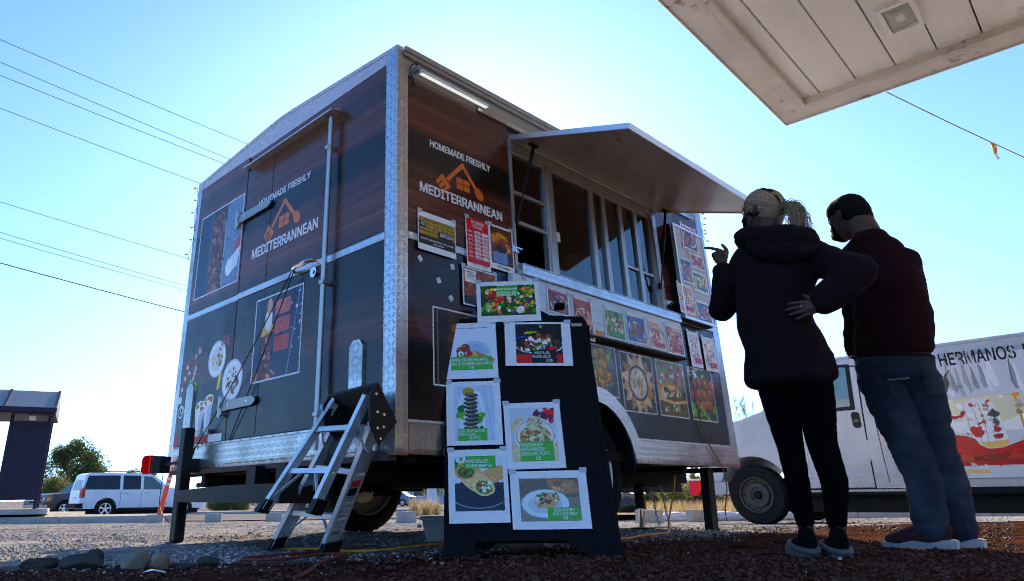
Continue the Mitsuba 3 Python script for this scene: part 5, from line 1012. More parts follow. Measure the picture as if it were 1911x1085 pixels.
# pointing hand: palm upright, index level and outwards, the others folded
body += chain((*lw, .020), (-.203, .337, 1.40, .021)) + [((-.203, .337, 1.40, .021), (-.205, .36, 1.425, .018)), ((-.19, .32, 1.405, .017), (-.205, .355, 1.44, .014))]
body += chain((-.205, .352, 1.440, .0095), (-.238, .368, 1.462, .0085), (-.262, .378, 1.474, .0078), (-.282, .385, 1.478, .0066))
for k, (dz, x) in enumerate(((.425, -.002), (.408, .002), (.392, .008))):
    z = 1. + dz; body += chain((-.212 + x, .345, z, .0095), (-.240 + x, .350, z + .004, .009), (-.243 + x, .370, z - .008, .0085), (-.222 + x, .374, z - .014, .008))
body += chain((-.190, .335, 1.385, .013), (-.172, .350, 1.425, .011), (-.178, .352, 1.452, .0095), (-.192, .350, 1.470, .008))
# right hand spread on the small of the back
body += chain((.165, -.165, .968, .022), (.135, -.172, .966, .022))
rk = [(.118, -.168, .990), (.114, -.172, .973), (.116, -.170, .956), (.122, -.166, .940)]
for i, q in enumerate(rk):
    body.append(((.150, -.170, .968 + (.010, .004, -.004, -.012)[i], .014), (*q, .0105)))
    L = (.030, .034, .031, .024)[i]; dz = (.004, .0, -.002, -.005)[i]
    body += chain((*q, .0098), (q[0] - L, q[1] + .003, q[2] + dz, .009), (q[0] - L * 1.7, q[1] + .010, q[2] + dz * 2 - .002, .0082), (q[0] - L * 2.2, q[1] + .018, q[2] + dz * 2 - .004, .0072))
body += chain((.150, -.160, .985, .012), (.138, -.145, 1.012, .0105), (.118, -.135, 1.03, .009))
for sx, pts in ((-1, [(-.055, 0, .76, .078), (-.043, .02, .42, .044), (-.040, -.008, .29, .042), (-.041, 0, .085, .028), (-.045, -.01, .045, .03), (-.085, .10, .028, .024)]), (1, [(.075, 0, .76, .078), (.076, .02, .44, .050), (.094, 0, .28, .044), (.070, 0, .085, .029), (.068, -.01, .045, .03), (.035, .10, .028, .024)])): body += chain((.01, 0, .80, .10), *pts)
part(wo, 'body', B(skin_blend(body, .013, 8, 18)), 'm_skin', smooth=True)
hd_b = chain((.035, .0, 1.245, .150, .105, .075), (.03, 0, 1.17, .160, .118, .09), (-.010, 0, .97, .148, .116, .09), (.004, 0, .80, .172, .130, .08), (.010, 0, .700, .184, .136, .035))
hd_b += chain((.03, 0, 1.24, .10, .085, .06), (-.085, .02, 1.262, .066, .066, .062), (-.228, .19, 1.090, .058), (-.210, .315, 1.300, .042), (-.206, .328, 1.335, .036))
hd_b += chain((.05, 0, 1.22, .10, .09, .07), (.185, 0, 1.235, .072), (.335, -.115, 1.112, .064), (.20, -.150, 1.00, .056), (.165, -.163, .972, .037))
hm = skin_blend(hd_b, .014, 10, 22)
v = hm.vertices.copy(); low = v[:, 2] < .668 + .04 * v[:, 0]; v[low, 2] = np.maximum(v[low, 2], .650 + .075 * (v[low, 0] + .17)); hm = trimesh.Trimesh(v, hm.faces, process=False)
part(wo, 'hooded_sweatshirt', B(inflate(hm, .014, 6., 3, (1, 1, .8))), 'm_hoodie', smooth=True)
hood = chain((-.068, .07, 1.372, .030), (-.080, -.005, 1.368, .040), (-.040, -.075, 1.345, .044), (.03, -.115, 1.315, .048), (.11, -.125, 1.30, .050), (.175, -.075, 1.298, .044), (.185, .0, 1.30, .038), (.13, .07, 1.31, .03)) + chain((-.03, -.085, 1.29, .04), (.05, -.128, 1.235, .045), (.12, -.125, 1.235, .045), (.17, -.07, 1.25, .04)) + chain((.02, -.11, 1.25, .04), (.085, -.125, 1.215, .038)) + chain((-.05, .0, 1.33, .05), (.05, -.04, 1.31, .07), (.14, -.02, 1.29, .05))
part(wo, 'hood', B(inflate(skin_blend(hood, .011, 7, 18), .010, 13., 8, (1, 1, 1.6))), 'm_hoodie', smooth=True)
part(wo, 'cuff', B(tube([(-.2055, .3275, 1.325), (-.204, .332, 1.352)], .034, 14)), 'm_hoodie', smooth=40); part(wo, 'cuff', B(tube([(.188, -.159, .986), (.158, -.166, .968)], .035, 14)), 'm_hoodie', smooth=40)
lg = [b for sx, pts in ((-1, [(-.050, 0, .78, .092), (-.050, .01, .58, .070), (-.043, .02, .42, .050), (-.040, -.008, .29, .047), (-.041, 0, .11, .033)]), (1, [(.082, 0, .78, .092), (.085, .01, .58, .072), (.076, .02, .44, .057), (.094, 0, .28, .050), (.070, 0, .11, .034)])) for b in chain(*pts)]
part(wo, 'leggings', B(inflate(skin_blend(lg, .015, 8, 20), .003, 14., 5, (1, 1, 2.5))), 'm_leggings', smooth=True)
for (hx, hy, tx, ty) in ((-.040, -.055, -.100, .145), (.070, -.060, .020, .150)):
    a, b = V(hx, hy, 0), V(tx, ty, 0); d = norm(b - a); ac = V(-d[1], d[0], 0)
    ov = np.array([a + d * t * .23 + ac * w for t, w in ((-.06, 0), (0., .036), (.35, .036), (.75, .048), (1., .03), (1.06, 0), (1., -.034), (.75, -.046), (.35, -.036), (0, -.036))])
    sole = hull(np.vstack([ov + V(0, 0, .004), ov * 1. + V(0, 0, .026)])); sk = part(wo, 'slipper', B(sole), 'm_slipper', smooth=40)
    up_ = skin_blend(chain((*(a + d * .12), .045, .045, .03), (*(a + d * .17 + V(0, 0, .028)), .046, .046, .034), (*(a + d * .212 + V(0, 0, .022)), .034, .034, .026)), .012, 6); part(sk, 'upper', B(up_), 'm_slipper', smooth=True)
    rim = [a + d * (.10 + .115 * math.cos(t)) * 1. - d * .02 + ac * .041 * math.sin(t) + V(0, 0, .036 + .012 * math.cos(t)) for t in np.linspace(-.1, 2 * pi - .1, 30)]
    part(sk, 'fleece_rim', B(tube(np.array(rim), .012, 8, False)), 'm_slipper', smooth=True)
    part(wo, 'sock', B(skin_blend(chain((*(a + d * .015 + V(0, 0, .085)), .033), (*(a + d * .02 + V(0, 0, .04)), .036), (*(a + d * .15 + V(0, 0, .035)), .033)), .012, 6)), 'm_cloth_black', smooth=True)
# hair: a dark close cap, blond strands drawn back to the tie, and the ponytail
tie = P(-.094, -.018, .0) + V(.012, -.012, 0)
cap_b = [((*P(-.024, .040, 0), .078, .078, .075), (*P(.018, .043, 0), .071, .071, .070)), ((*P(-.03, .0, 0), .070, .070, .075), (*P(-.035, -.045, 0), .055))]
part(wo, 'hair', B(skin_blend(cap_b, .012, 5)), 'm_hair_tan', smooth=True)
r = np.random.default_rng(21); ce = P(-.008, .036, 0)
def strand(pts, r0, r1, n=4): return tube(np.array(pts), np.linspace(r0, r1, len(pts)), n, False)
def on_cap(f, u, l, k=1.): d = norm(V(f, u, l)); return ce + (fd * d[0] * .088 + hup * d[1] * .079 + hsd * d[2] * .080) * k
for nm, n_, bs, lo, hi in (('blond_strands', 620, 'm_hair_blond', -.75, 1.15), ('tan_strands', 330, 'm_hair_tan', -.8, 1.3), ('crown_strands', 260, 'm_hair_dark', 1.0, 1.65), ('nape_strands', 420, 'm_hair_dark', -1.65, -.65)):
    ss = []
    for _ in range(n_):
        th = r.uniform(lo, hi) * (1 if r.random() < .5 else 1); sgn = 1 if r.random() < .62 else -1
        st_ = V(.80 + r.normal(0, .03), math.sin(th) * 1.0 + .2, sgn * abs(math.cos(th)) * 1.0); en = norm(tie - ce); en = V(en @ fd, en @ hup, en @ hsd); st_ = norm(st_); k = 1.0 + r.uniform(-.004, .035)
        pts = []
        for t in np.linspace(0, 1, 10): q = norm(st_ * (1 - t) + en * t + V(0, .25, sgn * .25) * 4 * t * (1 - t) * .45); pts.append(on_cap(*q, k + .02 * math.sin(t * 3)))
        pts[-1] = tie + r.normal(0, .006, 3); ss.append(strand(pts, .0015, .0013))
    part(wo, nm, B(cat(ss)), bs, smooth=True, kind='stuff')
tq = [tie + r.normal(0, .0, 3)]
part(wo, 'hair_tie', B(tube([tie + V(.0, 0, 0) + (hup * math.cos(a) + hsd * math.sin(a)) * .016 for a in np.linspace(0, 2 * pi, 17)], .006, 8, False)), 'm_cloth_black', smooth=True)
for nm, n_, bs in (('ponytail', 330, 'm_hair_blond'), ('ponytail_shade', 170, 'm_hair_tan')):
    ss = []
    for _ in range(n_):
        o_ = r.normal(0, .010, 3); w = r.normal(0, 1, 3); L = r.uniform(.75, 1.08); a0 = tie + o_; out = V(.046, -.035, .004) + w * V(.008, .008, .012); end = V(.044, -.045, -.112) * L + w * V(.019, .016, .012)
        tip = end + V(.006, -.004, -.016) * r.uniform(0, 1.2) + r.normal(0, .004, 3); ss.append(strand([a0, a0 + out * .55 + V(0, 0, .006), a0 + out * .95 - V(0, 0, .018), a0 + out * .5 + end * .55, a0 + end * .9, a0 + tip], .0019, .0007))
    part(wo, nm, B(cat(ss)), bs, smooth=True, kind='stuff')
part(wo, 'mask', B(skin_blend([((*P(.062, -.018, .0), .046, .046, .030), (*P(.070, -.066, 0), .036)), ((*P(.088, -.03, 0), .025), (*P(.085, -.075, 0), .018))], .012, 6)), 'm_cloth_black', smooth=True)
for q in (1, -1):
    part(wo, 'mask_loop', B(tube([P(.055, -.02, q * .062), P(.03, .0, q * .073), P(.002, .020, q * .078), P(-.018, .008, q * .088), P(.0, -.03, q * .076), P(.045, -.065, q * .052)], .0022, 5)), 'm_cloth_black')
    part(wo, 'eye', B(hull((trimesh.creation.icosphere(subdivisions=1).vertices * .011 + P(.083, .012, q * .030)))), 'm_white'); part(wo, 'eyelash', B(tube([P(.096, .016, q * .020), P(.100, .017, q * .030), P(.090, .016, q * .044)], .0022, 4)), 'm_cloth_black')
part(wo, 'ring', B(tube([V(.098, -.168, .9725) + V(0, math.cos(a), math.sin(a)) * .0105 for a in np.linspace(0, 2 * pi, 15)], .0018, 6, False)), 'm_chrome', smooth=True)

# ---- the man
B = Body((1.90, -1.48, 0), (.9746, .224))
mn = person('person', 'person in a maroon sweater, blue jeans and dark red sneakers, hand in pocket')
fd = norm(V(-.82, .55, -.14)); hc = V(-.036, .105, 1.630); hb, P, (fd, hup, hsd) = head_bones(hc, fd, 1.06)
body = hb + chain((*P(-.045, -.04, 0), .066), (.030, .036, 1.495, .064), (.04, .03, 1.355, .095, .068, .045), (.03, .0, 1.05, .12, .09, .08), (.01, 0, .84, .13, .10, .07))
body += chain((.04, .03, 1.345, .05), (-.080, .085, 1.335, .040), (-.104, .085, 1.08, .038), (-.142, .075, .895, .027)) + hand((-.143, .072, .885), (-.03, .05, -1), (-.9, -.35, 0), 1, (.35, .4, .45, .5), 1.0)
body += chain((.04, .03, 1.345, .05), (.140, .0, 1.310, .040), (.150, .11, 1.09, .040), (.05, .225, 1.03, .027)) + hand((.045, .230, 1.03), (-1, .25, 0), (0, 1, .2), 1, (.5, .5, .55, .6), 1.0)
for pts in ([(-.06, 0, .74, .085), (-.018, .0, .46, .058), (.008, -.01, .28, .052), (-.006, 0, .10, .036), (-.01, 0, .06, .04), (-.12, .03, .035, .032)], [(.09, .03, .74, .085), (.085, .05, .46, .056), (.105, .055, .27, .050), (.098, .10, .10, .036), (.09, .10, .06, .04), (-.01, .15, .035, .03)]): body += chain((.01, 0, .84, .10), *pts)
part(mn, 'body', B(skin_blend(body, .014, 8, 18)), 'm_skin', smooth=True)
sw = chain((.034, .034, 1.474, .082, .078, .040), (.030, .045, 1.44, .080, .07, .045), (.045, .028, 1.405, .105, .085, .060), (.060, .015, 1.33, .130, .108, .08), (.058, -.012, 1.20, .150, .135, .10), (.040, -.005, 1.00, .162, .135, .09), (.012, .0, .880, .163, .132, .05))
sw += [((-.045, .065, 1.405, .075, .062, .042), (.03, .036, 1.462, .085, .078, .035)), ((.09, .02, 1.40, .08, .07, .045), (.03, .036, 1.462, .085, .078, .035))]
sw += chain((.03, .04, 1.37, .08), (-.080, .085, 1.350, .075), (-.098, .085, 1.10, .060), (-.133, .075, .945, .050), (-.141, .072, .905, .043)) + chain((.06, .01, 1.33, .09), (.140, .0, 1.315, .075), (.140, .105, 1.10, .062), (.07, .20, 1.035, .048))
sm_ = skin_blend(sw, .015, 10, 22); v = sm_.vertices.copy(); k_ = (v[:, 0] > -.09) & (v[:, 2] < .86); v[k_, 2] = np.maximum(v[k_, 2], .835 - .10 * (v[k_, 0] + .02)); sm_ = trimesh.Trimesh(v, sm_.faces, process=False)
part(mn, 'sweater', B(inflate(sm_, .012, 5.5, 13, (1, 1, 1.3))), 'm_sweater', smooth=True)
part(mn, 'hem_band', B(tube(np.array([(.012 + .148 * math.cos(a), .117 * math.sin(a), .848 - .017 * math.cos(a) * 1.) for a in np.linspace(0, 2 * pi, 49)]), .0125, 8, False)), 'm_sweater', smooth=True)
part(mn, 'cuff', B(tube([(-.139, .073, .935), (-.144, .071, .893)], .045, 14)), 'm_sweater', smooth=40); part(mn, 'collar', B(tube(np.array([(.032 + .070 * math.cos(a), .038 + .066 * math.sin(a), 1.476 - .012 * math.cos(a) + .012 * math.sin(a)) for a in np.linspace(0, 2 * pi, 33)]), .012, 8, False)), 'm_sweater', smooth=True)
part(mn, 'bracelet', B(cat([trimesh.creation.icosphere(subdivisions=1, radius=.006).apply_translation((-.144 + .034 * math.cos(a), .071 + .034 * math.sin(a), .884)) for a in np.arange(14) / 14 * 2 * pi])), 'm_chrome', smooth=True, kind='stuff')
jn = chain((.006, 0, .845, .155, .122, .05), (.004, .0, .76, .163, .128, .06)) + chain((-.060, 0, .745, .102, .112, .08), (-.040, .0, .60, .094), (-.020, .0, .460, .081), (.008, -.005, .285, .068), (-.004, .0, .15, .067), (-.008, 0, .095, .070)) + chain((.080, .02, .745, .096, .108, .08), (.082, .04, .60, .090), (.086, .05, .460, .076), (.106, .055, .265, .067), (.098, .09, .13, .064), (.096, .10, .088, .064))
jt = inflate(skin_blend(jn, .012, 8, 22), .008, 8., 31, (.8, .8, 2.4)); part(mn, 'jeans', B(jt), 'm_jeans', smooth=True)
jm = trimesh.Trimesh(jt.vertices, jt.faces, process=False); nv = jm.vertex_normals
def patch(x0, x1, z0, z1, off, name, bs):
    c = jm.vertices[jm.faces].mean(1); k = (c[:, 0] > x0) & (c[:, 0] < x1) & (c[:, 2] > z0 + .12 * abs(0)) & (c[:, 2] < z1) & (c[:, 1] < .0) & (nv[jm.faces].mean(1)[:, 1] < -.25)
    m = tm(jm.vertices + nv * off, jm.faces[k]); m.remove_unreferenced_vertices(); part(mn, name, B(m), bs, smooth=True)
patch(-.040, .052, .655, .770, .007, 'back_pocket', 'm_jeans'); patch(.098, .16, .655, .770, .007, 'back_pocket', 'm_jeans'); patch(-.16, .165, .80, .83, .003, 'waistband', 'm_jeans'); patch(-.034, .046, .735, .741, .0085, 'pocket_stitching', 'm_thread')
for (hx, hy, tx, ty) in ((.075, -.025, -.205, .035), (.175, .095, -.055, .150)):
    a, b = V(hx, hy, 0), V(tx, ty, 0); d = norm(b - a); ac = V(-d[1], d[0], 0); L = np.linalg.norm(b - a)
    tt = np.linspace(0, 1, 25); wd = .030 + .018 * np.sin(tt * pi) ** .6 + .008 * np.sin(tt * pi * .9); ov = [(a + d * L * t, w) for t, w in zip(tt, wd)]
    hh = .036 - .015 * tt + .005 * np.sin(tt * 14); vs = []
    for (p, w), h_ in zip(ov, hh): vs += [p - ac * w * .92 + V(0, 0, .003), p + ac * w * .92 + V(0, 0, .003), p + ac * (w + .006) + V(0, 0, h_), p - ac * (w + .006) + V(0, 0, h_)]
    f = [[0, 1, 2], [0, 2, 3], [96, 98, 97], [96, 99, 98]]
    for i in range(24):
        for j in range(4): q0, q1, q2, q3 = 4 * i + j, 4 * i + (j + 1) % 4, 4 * i + 4 + (j + 1) % 4, 4 * i + 4 + j; f += [[q0, q2, q1], [q0, q3, q2]]
    sm2 = tm(vs, f); sm2 = sm2 if sm2.volume > 0 else tm(vs, np.array(f)[:, ::-1]); sk = part(mn, 'sneaker', B(sm2), 'm_sole', smooth=35, label='dark red sneaker with a thick white sole')
    up_ = skin_blend(chain((*(a + d * .045 + V(0, 0, .085)), .040), (*(a + d * .06 + V(0, 0, .055)), .042), (*(a + d * .15 + V(0, 0, .055)), .043), (*(a + d * .21 + V(0, 0, .042)), .040, .040, .030), (*(a + d * (L - .038) + V(0, 0, .034)), .034, .034, .024)), .011, 6); part(sk, 'upper', B(up_), 'm_sneaker', smooth=True)
    part(sk, 'laces', B(cat([tube([a + d * (.11 + .02 * i) + ac * .028 + V(0, 0, .083 - .006 * i), a + d * (.118 + .02 * i) + V(0, 0, .098 - .007 * i), a + d * (.11 + .02 * i) - ac * .028 + V(0, 0, .083 - .006 * i)], .0035, 5) for i in range(4)])), 'm_cloth_black', kind='stuff')
hair = [((*P(-.026, .045, 0), .0805, .0805, .076), (*P(.026, .050, 0), .074, .074, .068)), ((*P(-.035, .02, 0), .080, .080, .07), (*P(-.050, -.045, 0), .062)), ((*P(-.050, -.045, 0), .060), (*P(-.058, -.075, 0), .052))]
part(mn, 'hair', B(inflate(skin_blend(hair, .009, 4), .0025, 60., 4)), 'm_hair_dark', smooth=True)
part(mn, 'mask', B(skin_blend([((*P(.060, -.022, 0), .050, .050, .034), (*P(.066, -.070, 0), .040)), ((*P(.100, -.040, 0), .020), (*P(.112, -.062, 0), .016)), ((*P(.06, -.06, 0), .045), (*P(.112, -.062, 0), .014))], .012, 5)), 'm_cloth_black', smooth=True)
for q in (1, -1):
    part(mn, 'mask_loop', B(tube([P(.055, -.02, q * .066), P(.03, .0, q * .077), P(.002, .022, q * .082), P(-.018, .008, q * .092), P(.0, -.03, q * .080), P(.045, -.07, q * .056)], .0016, 5)), 'm_cloth_black')
    part(mn, 'eye', B(hull(trimesh.creation.icosphere(subdivisions=1).vertices * .011 + P(.083, .012, q * .030))), 'm_white')
# ------------------------------------------------------------------ vehicles
class Car:
    """x forward, y to the left, z up from the road; the sides lean in above the belt and the nose and tail round off"""
    def __init__(s, key, pos, d, prof, half, belt, top, wheels, R, lean=.16, nose=.16, paint='m_white_gloss', arch=1.16):
        s.k, s.half, s.belt, s.top, s.lean, s.nose, s.wheels, s.R = key, half, belt, top, lean, nose, wheels, R
        d = norm(V(d[0], d[1], 0)); s.cols = [d, V(-d[1], d[0], 0), V(0, 0, 1)]; s.o = V(*pos)
        P = np.array(prof); s.x0, s.x1 = P[:, 0].min(), P[:, 0].max()
        poly = Polygon(prof).buffer(-.04).buffer(.04, 4)
        m = m3.CrossSection([np.array(poly.exterior.coords)[:-1][::1 if poly.exterior.is_ccw else -1]]).extrude(2 * half).translate([0, 0, -half])
        for wx in wheels: m = m - m3.Manifold.cylinder(2 * half + .2, R * arch, R * arch, 40).translate([wx, R, -half - .1])
        m = m.refine_to_length(.14).to_mesh(); v, f = m.vert_properties[:, :3], m.tri_verts
        v = np.stack([v[:, 0], -v[:, 2], v[:, 1]], -1)
        s.body = part(key, 'body', s.at(tm(s.warp(v), f)), paint, smooth=32)
        part(key, 'underbody', s.at(box(s.x0 + .3, s.x1 - .3, -half * .8, half * .8, .16, R + .12)), 'm_frame')
    def warp(s, v):
        v = np.array(v, float); t = np.clip((v[:, 2] - s.belt) / (s.top - s.belt), 0, 1); u = np.abs(2 * (v[:, 0] - s.x0) / (s.x1 - s.x0) - 1)
        low = np.clip((s.belt * .62 - v[:, 2]) / s.belt, 0, 1)
        v[:, 1] *= (1 - s.lean * t ** 1.15) * (1 - s.nose * np.clip((u - .78) / .22, 0, 1) ** 2.2) * (1 - .10 * low); return v
    def at(s, m): return xf(m, s.cols, s.o)
    def side(s, parent, name, poly, sg, bs, th=.012, out=.004, label=None):
        """a piece lying on the side sg, given in x, z"""
        p = poly if hasattr(poly, 'geoms') or hasattr(poly, 'exterior') else Polygon(poly)
        m = prism(p, th); m = trimesh.Trimesh(m.vertices, m.faces).subdivide_to_size(.35) if len(m.faces) < 400 else m
        v = np.stack([m.vertices[:, 0], sg * (s.half + out - th + m.vertices[:, 2]), m.vertices[:, 1]], -1); f = m.faces if sg < 0 else m.faces[:, ::-1]
        return part(parent, name, s.at(tm(s.warp(v), f)), bs, label=label)
    def piece(s, parent, name, m, bs, smooth=False, label=None): return part(parent, name, s.at(m), bs, smooth=smooth, label=label)
    def wheel(s, wx, sg, w=.24, rim='alloy'):
        c = V(wx, sg * (s.half - w / 2 - .02), s.R); r = s.R; h = w / 2
        k = s.piece(s.k, 'wheel', lathe([(r * .62, -h * .8), (r * .80, -h), (r * .95, -h * .9), (r, -h * .6), (r, h * .6), (r * .95, h * .9), (r * .80, h), (r * .62, h * .8)], 36, 1).apply_translation(c), 'm_rubber', 35)
        y = sg * h
        if rim == 'alloy':
            s.piece(k, 'rim', cat(lathe([(r * .63, y * .7), (r * .63, y * .95), (r * .57, y * .95), (r * .55, -y * .4), (r * .60, -y * .4)], 32, 1).apply_translation(c), *[bar(c + V(0, y * .82, 0), c + V(math.cos(a) * r * .58, y * .86, math.sin(a) * r * .58), r * .17, r * .06, up=(0, 1, 0)) for a in np.arange(5) * 2 * pi / 5 + .3], lathe([(.0005, y * .6), (r * .14, y * .6), (r * .12, y * .98), (.0005, y * .98)], 16, 1).apply_translation(c)), 'm_alu', 30)
            s.piece(k, 'brake_disc', lathe([(.0005, -y * .2), (r * .5, -y * .2), (r * .5, 0), (.0005, 0)], 20, 1).apply_translation(c), 'm_frame')
        else: 
            m = lathe([(r * .62, y * .82), (r * .60, y * .95), (r * .56, y * .92), (r * .53, y * .55), (r * .43, y * .42), (r * .40, y * .62), (r * .26, y * .62), (r * .24, y * .5), (.0005, y * .5), (.0005, y * .2), (r * .5, 0), (r * .62, -y * .5)], 36, 1).apply_translation(c); s.piece(k, 'rim', m, 'm_rim_grey', 35)
            s.piece(k, 'hub', cat(lathe([(.0005, y * .5), (r * .15, y * .5), (r * .13, y * .9), (.0005, y * .9)], 20, 1).apply_translation(c)), 'm_frame', 35)
            for a in np.arange(8) * pi / 4: s.piece(k, 'hand_hole', cyl(c + V(math.cos(a) * r * .485, y * .44, math.sin(a) * r * .485), c + V(math.cos(a) * r * .485, y * .56, math.sin(a) * r * .485), r * .035, 8), 'm_black')
        return k
princ('m_rim_grey', (.055, .050, .046), .55, .4); princ('m_car_dark', (.014, .016, .022), .18, clearcoat=.8); princ('m_silver', (.55, .56, .58), .3, .7, clearcoat=.5); princ('m_blue_paint', (.10, .17, .26), .3, .3, clearcoat=.6); princ('m_amber', (.75, .22, .02), .25); princ('m_headlight', (.62, .63, .65), .12, clearcoat=.8)
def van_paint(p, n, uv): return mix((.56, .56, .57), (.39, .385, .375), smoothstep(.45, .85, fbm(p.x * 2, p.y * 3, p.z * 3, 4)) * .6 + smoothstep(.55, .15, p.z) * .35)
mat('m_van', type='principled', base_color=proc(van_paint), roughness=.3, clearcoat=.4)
def rectp(x0, z0, x1, z1, r=.0): g = sbox(x0 + r, z0 + r, x1 - r, z1 - r); return g.buffer(r, 3) if r else g

vk = thing('cargo_van', 'white cargo van with peeling food decals, parked behind the two people', 'van')
VO = (8.70, 0, -.160)
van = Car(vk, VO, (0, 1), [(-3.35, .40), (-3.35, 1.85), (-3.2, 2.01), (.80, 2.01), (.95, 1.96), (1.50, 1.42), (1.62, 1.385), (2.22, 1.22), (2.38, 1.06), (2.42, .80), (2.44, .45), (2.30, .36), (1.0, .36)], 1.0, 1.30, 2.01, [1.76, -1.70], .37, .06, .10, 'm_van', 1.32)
for wx in (1.76, -1.70):
    for sg in (1, -1): van.wheel(wx, sg, .25, 'steel')
L = 1
van.side(vk, 'sill', rectp(-1.15, .36, 1.22, .43), L, 'm_frame', out=.002); van.side(vk, 'side_moulding', rectp(.02, .395, 1.2, .42), L, 'm_alu_dull', out=.006)
def line_on(c, parent, name, pts, sg, w=.012, bs='m_black'): return c.side(parent, name, LineString(pts).buffer(w / 2, 2), sg, bs, .004, .0035)
dk = van.side(vk, 'door', Polygon([(.335, .44), (.30, 1.0), (.27, 1.86), (.62, 1.89), (1.16, 1.42), (1.22, .44)]), L, 'm_van', .008, .003)
line_on(van, dk, 'door_gap', [(.335, .44), (.31, 1.0), (.265, 1.87), (.62, 1.90)], L, .016); line_on(van, dk, 'door_gap', [(.335, .435), (1.22, .435)], L, .014)
wn_ = van.side(dk, 'window', Polygon([(.385, 1.36), (.36, 1.885), (.58, 1.895), (1.02, 1.46), (1.02, 1.36)]).buffer(.02), L, 'm_black', .006, .006); 
van.side(wn_, 'pane', Polygon([(.415, 1.385), (.39, 1.87), (.57, 1.875), (.99, 1.455), (.99, 1.385)]), L, 'm_van_glass', .004, .009)
princ('m_van_glass', (.16, .30, .30), .05, clearcoat=.5)
van.side(dk, 'handle', rectp(.335, 1.125, .425, 1.315, .035), L, 'm_black', .03, .012); van.side(dk, 'handle_grip', rectp(.35, 1.19, .41, 1.225, .01), L, 'm_black_gloss', .012, .022); van.side(dk, 'badge', rectp(1.05, .66, 1.17, .70), L, 'm_black', .006, .009)
line_on(van, vk, 'body_crease', [(-3.2, .56), (1.2, .56)], L, .010, 'm_alu_dull'); line_on(van, vk, 'panel_gap', [(.18, .5), (.18, 1.93)], L, .008); line_on(van, vk, 'roof_gutter', [(-3.2, 1.975), (.75, 1.975)], L, .02, 'm_alu_dull')
van.piece(vk, 'windscreen', tm([[.96, -.80, 1.955], [.96, .80, 1.955], [1.52, .86, 1.425], [1.52, -.86, 1.425]], [[0, 2, 1], [0, 3, 2]]), {'type': 'twosided', 'nested': {'type': 'ref', 'id': 'm_glass_dark'}})
van.piece(vk, 'bumper', hull(np.vstack([_SG * [.05, .90, .09] + V(2.40, 0, .46), _SG * [.03, .70, .07] + V(2.48, 0, .46), _SG * [.12, .97, .08] + V(2.24, 0, .46)])), 'm_alu_dull'); van.piece(vk, 'grille', box(2.40, 2.435, -.55, .55, .72, .98), 'm_black'); 
for sg in (1, -1): van.piece(vk, 'headlight', hull(np.vstack([_SG * [.02, .10, .09] + V(2.385, sg * .72, .86), _SG * [.05, .03, .08] + V(2.28, sg * .88, .86)])), 'm_headlight')
mk = van.piece(vk, 'mirror', box(1.02, 1.12, 1.06, 1.26, 1.38, 1.66, .03), 'm_black'); van.side(vk, 'side_marker', rectp(.035, .945, .135, 1.06, .01), L, 'm_amber', .008, .006, label='orange side marker')
# peeling decals on the van's side
VS = Frame((7.694, 0, -.16), (0, -1, 0), (0, 0, 1))
a = Art(2.75, 1.40, None, 90); r = a.r; X = lambda y: -y - .05       # art x = distance behind y = -.05; z from .50 to 1.90
def zz(z): return z - .50 + .16
a.rect(.0, zz(.36), 2.75, 1.3, '#c9c9cb')
for k in range(34):
    x = r.uniform(.32, 2.7); y0 = zz(1.20) + r.uniform(0, .1); h_ = r.uniform(.12, .42); w_ = r.uniform(.02, .06); a.poly([(x, y0 + h_), (x + w_ * .4, y0 + h_ * .8), (x + w_, y0 + .02), (x + w_ * .3, y0), (x - w_ * .5, y0 + h_ * .3)], ['#9fa0a5', '#aeb0b4', '#dededf', '#8d8e94'][k % 4], .05)
    if k % 2: a.line([(x + r.normal(0, .01), y0 + h_ * q) for q in (0, .25, .5, .8, 1.05)], .006, ['#4d4339', '#6d5c48', '#8a7a62'][k % 3])
for k in range(26):
    x = r.uniform(.32, 2.7); y0 = zz(r.uniform(.50, 1.15)); a.line([(x, y0), (x + r.normal(0, .012), y0 + .06), (x + r.normal(0, .012), y0 + .13)], .004, ['#8a7a62', '#b9b3a6', '#6d5c48'][k % 3])
a.line([(.30, zz(1.215)), (.9, zz(1.20)), (1.4, zz(1.225)), (2.7, zz(1.21))], .012, '#b9b9ba')
a.rect(.38, zz(.83), .80, .375, '#d9cfb0'); a.poly([(.38, zz(.84)), (.38, zz(1.0)), (.9, zz(.90)), (1.18, zz(1.0)), (1.18, zz(.84))], '#e9e7e2'); a.rect(1.13, zz(.83), .018, .38, '#c98a3c'); a.rect(.52, zz(.95), .06, .25, '#e6dfc4')
a.poly([(.30, zz(.86)), (.62, zz(.80)), (.9, zz(.66)), (1.3, zz(.80)), (2.6, zz(.86)), (2.6, zz(.49)), (.30, zz(.49))], '#b5161a'); a.poly([(.30, zz(.60)), (.8, zz(.61)), (1.4, zz(.56)), (2.6, zz(.6)), (2.6, zz(.52)), (.30, zz(.505))], '#b4491c'); a.poly([(.30, zz(.53)), (.9, zz(.55)), (2.6, zz(.50)), (2.6, zz(.485)), (.3, zz(.485))], '#a01416')
a.poly([(.60, zz(1.12)), (.63, zz(.92)), (.72, zz(.70)), (.80, zz(.655)), (.92, zz(.665)), (.985, zz(.72)), (.96, zz(1.0)), (.93, zz(1.15)), (.78, zz(1.20))], '#e2e0da')
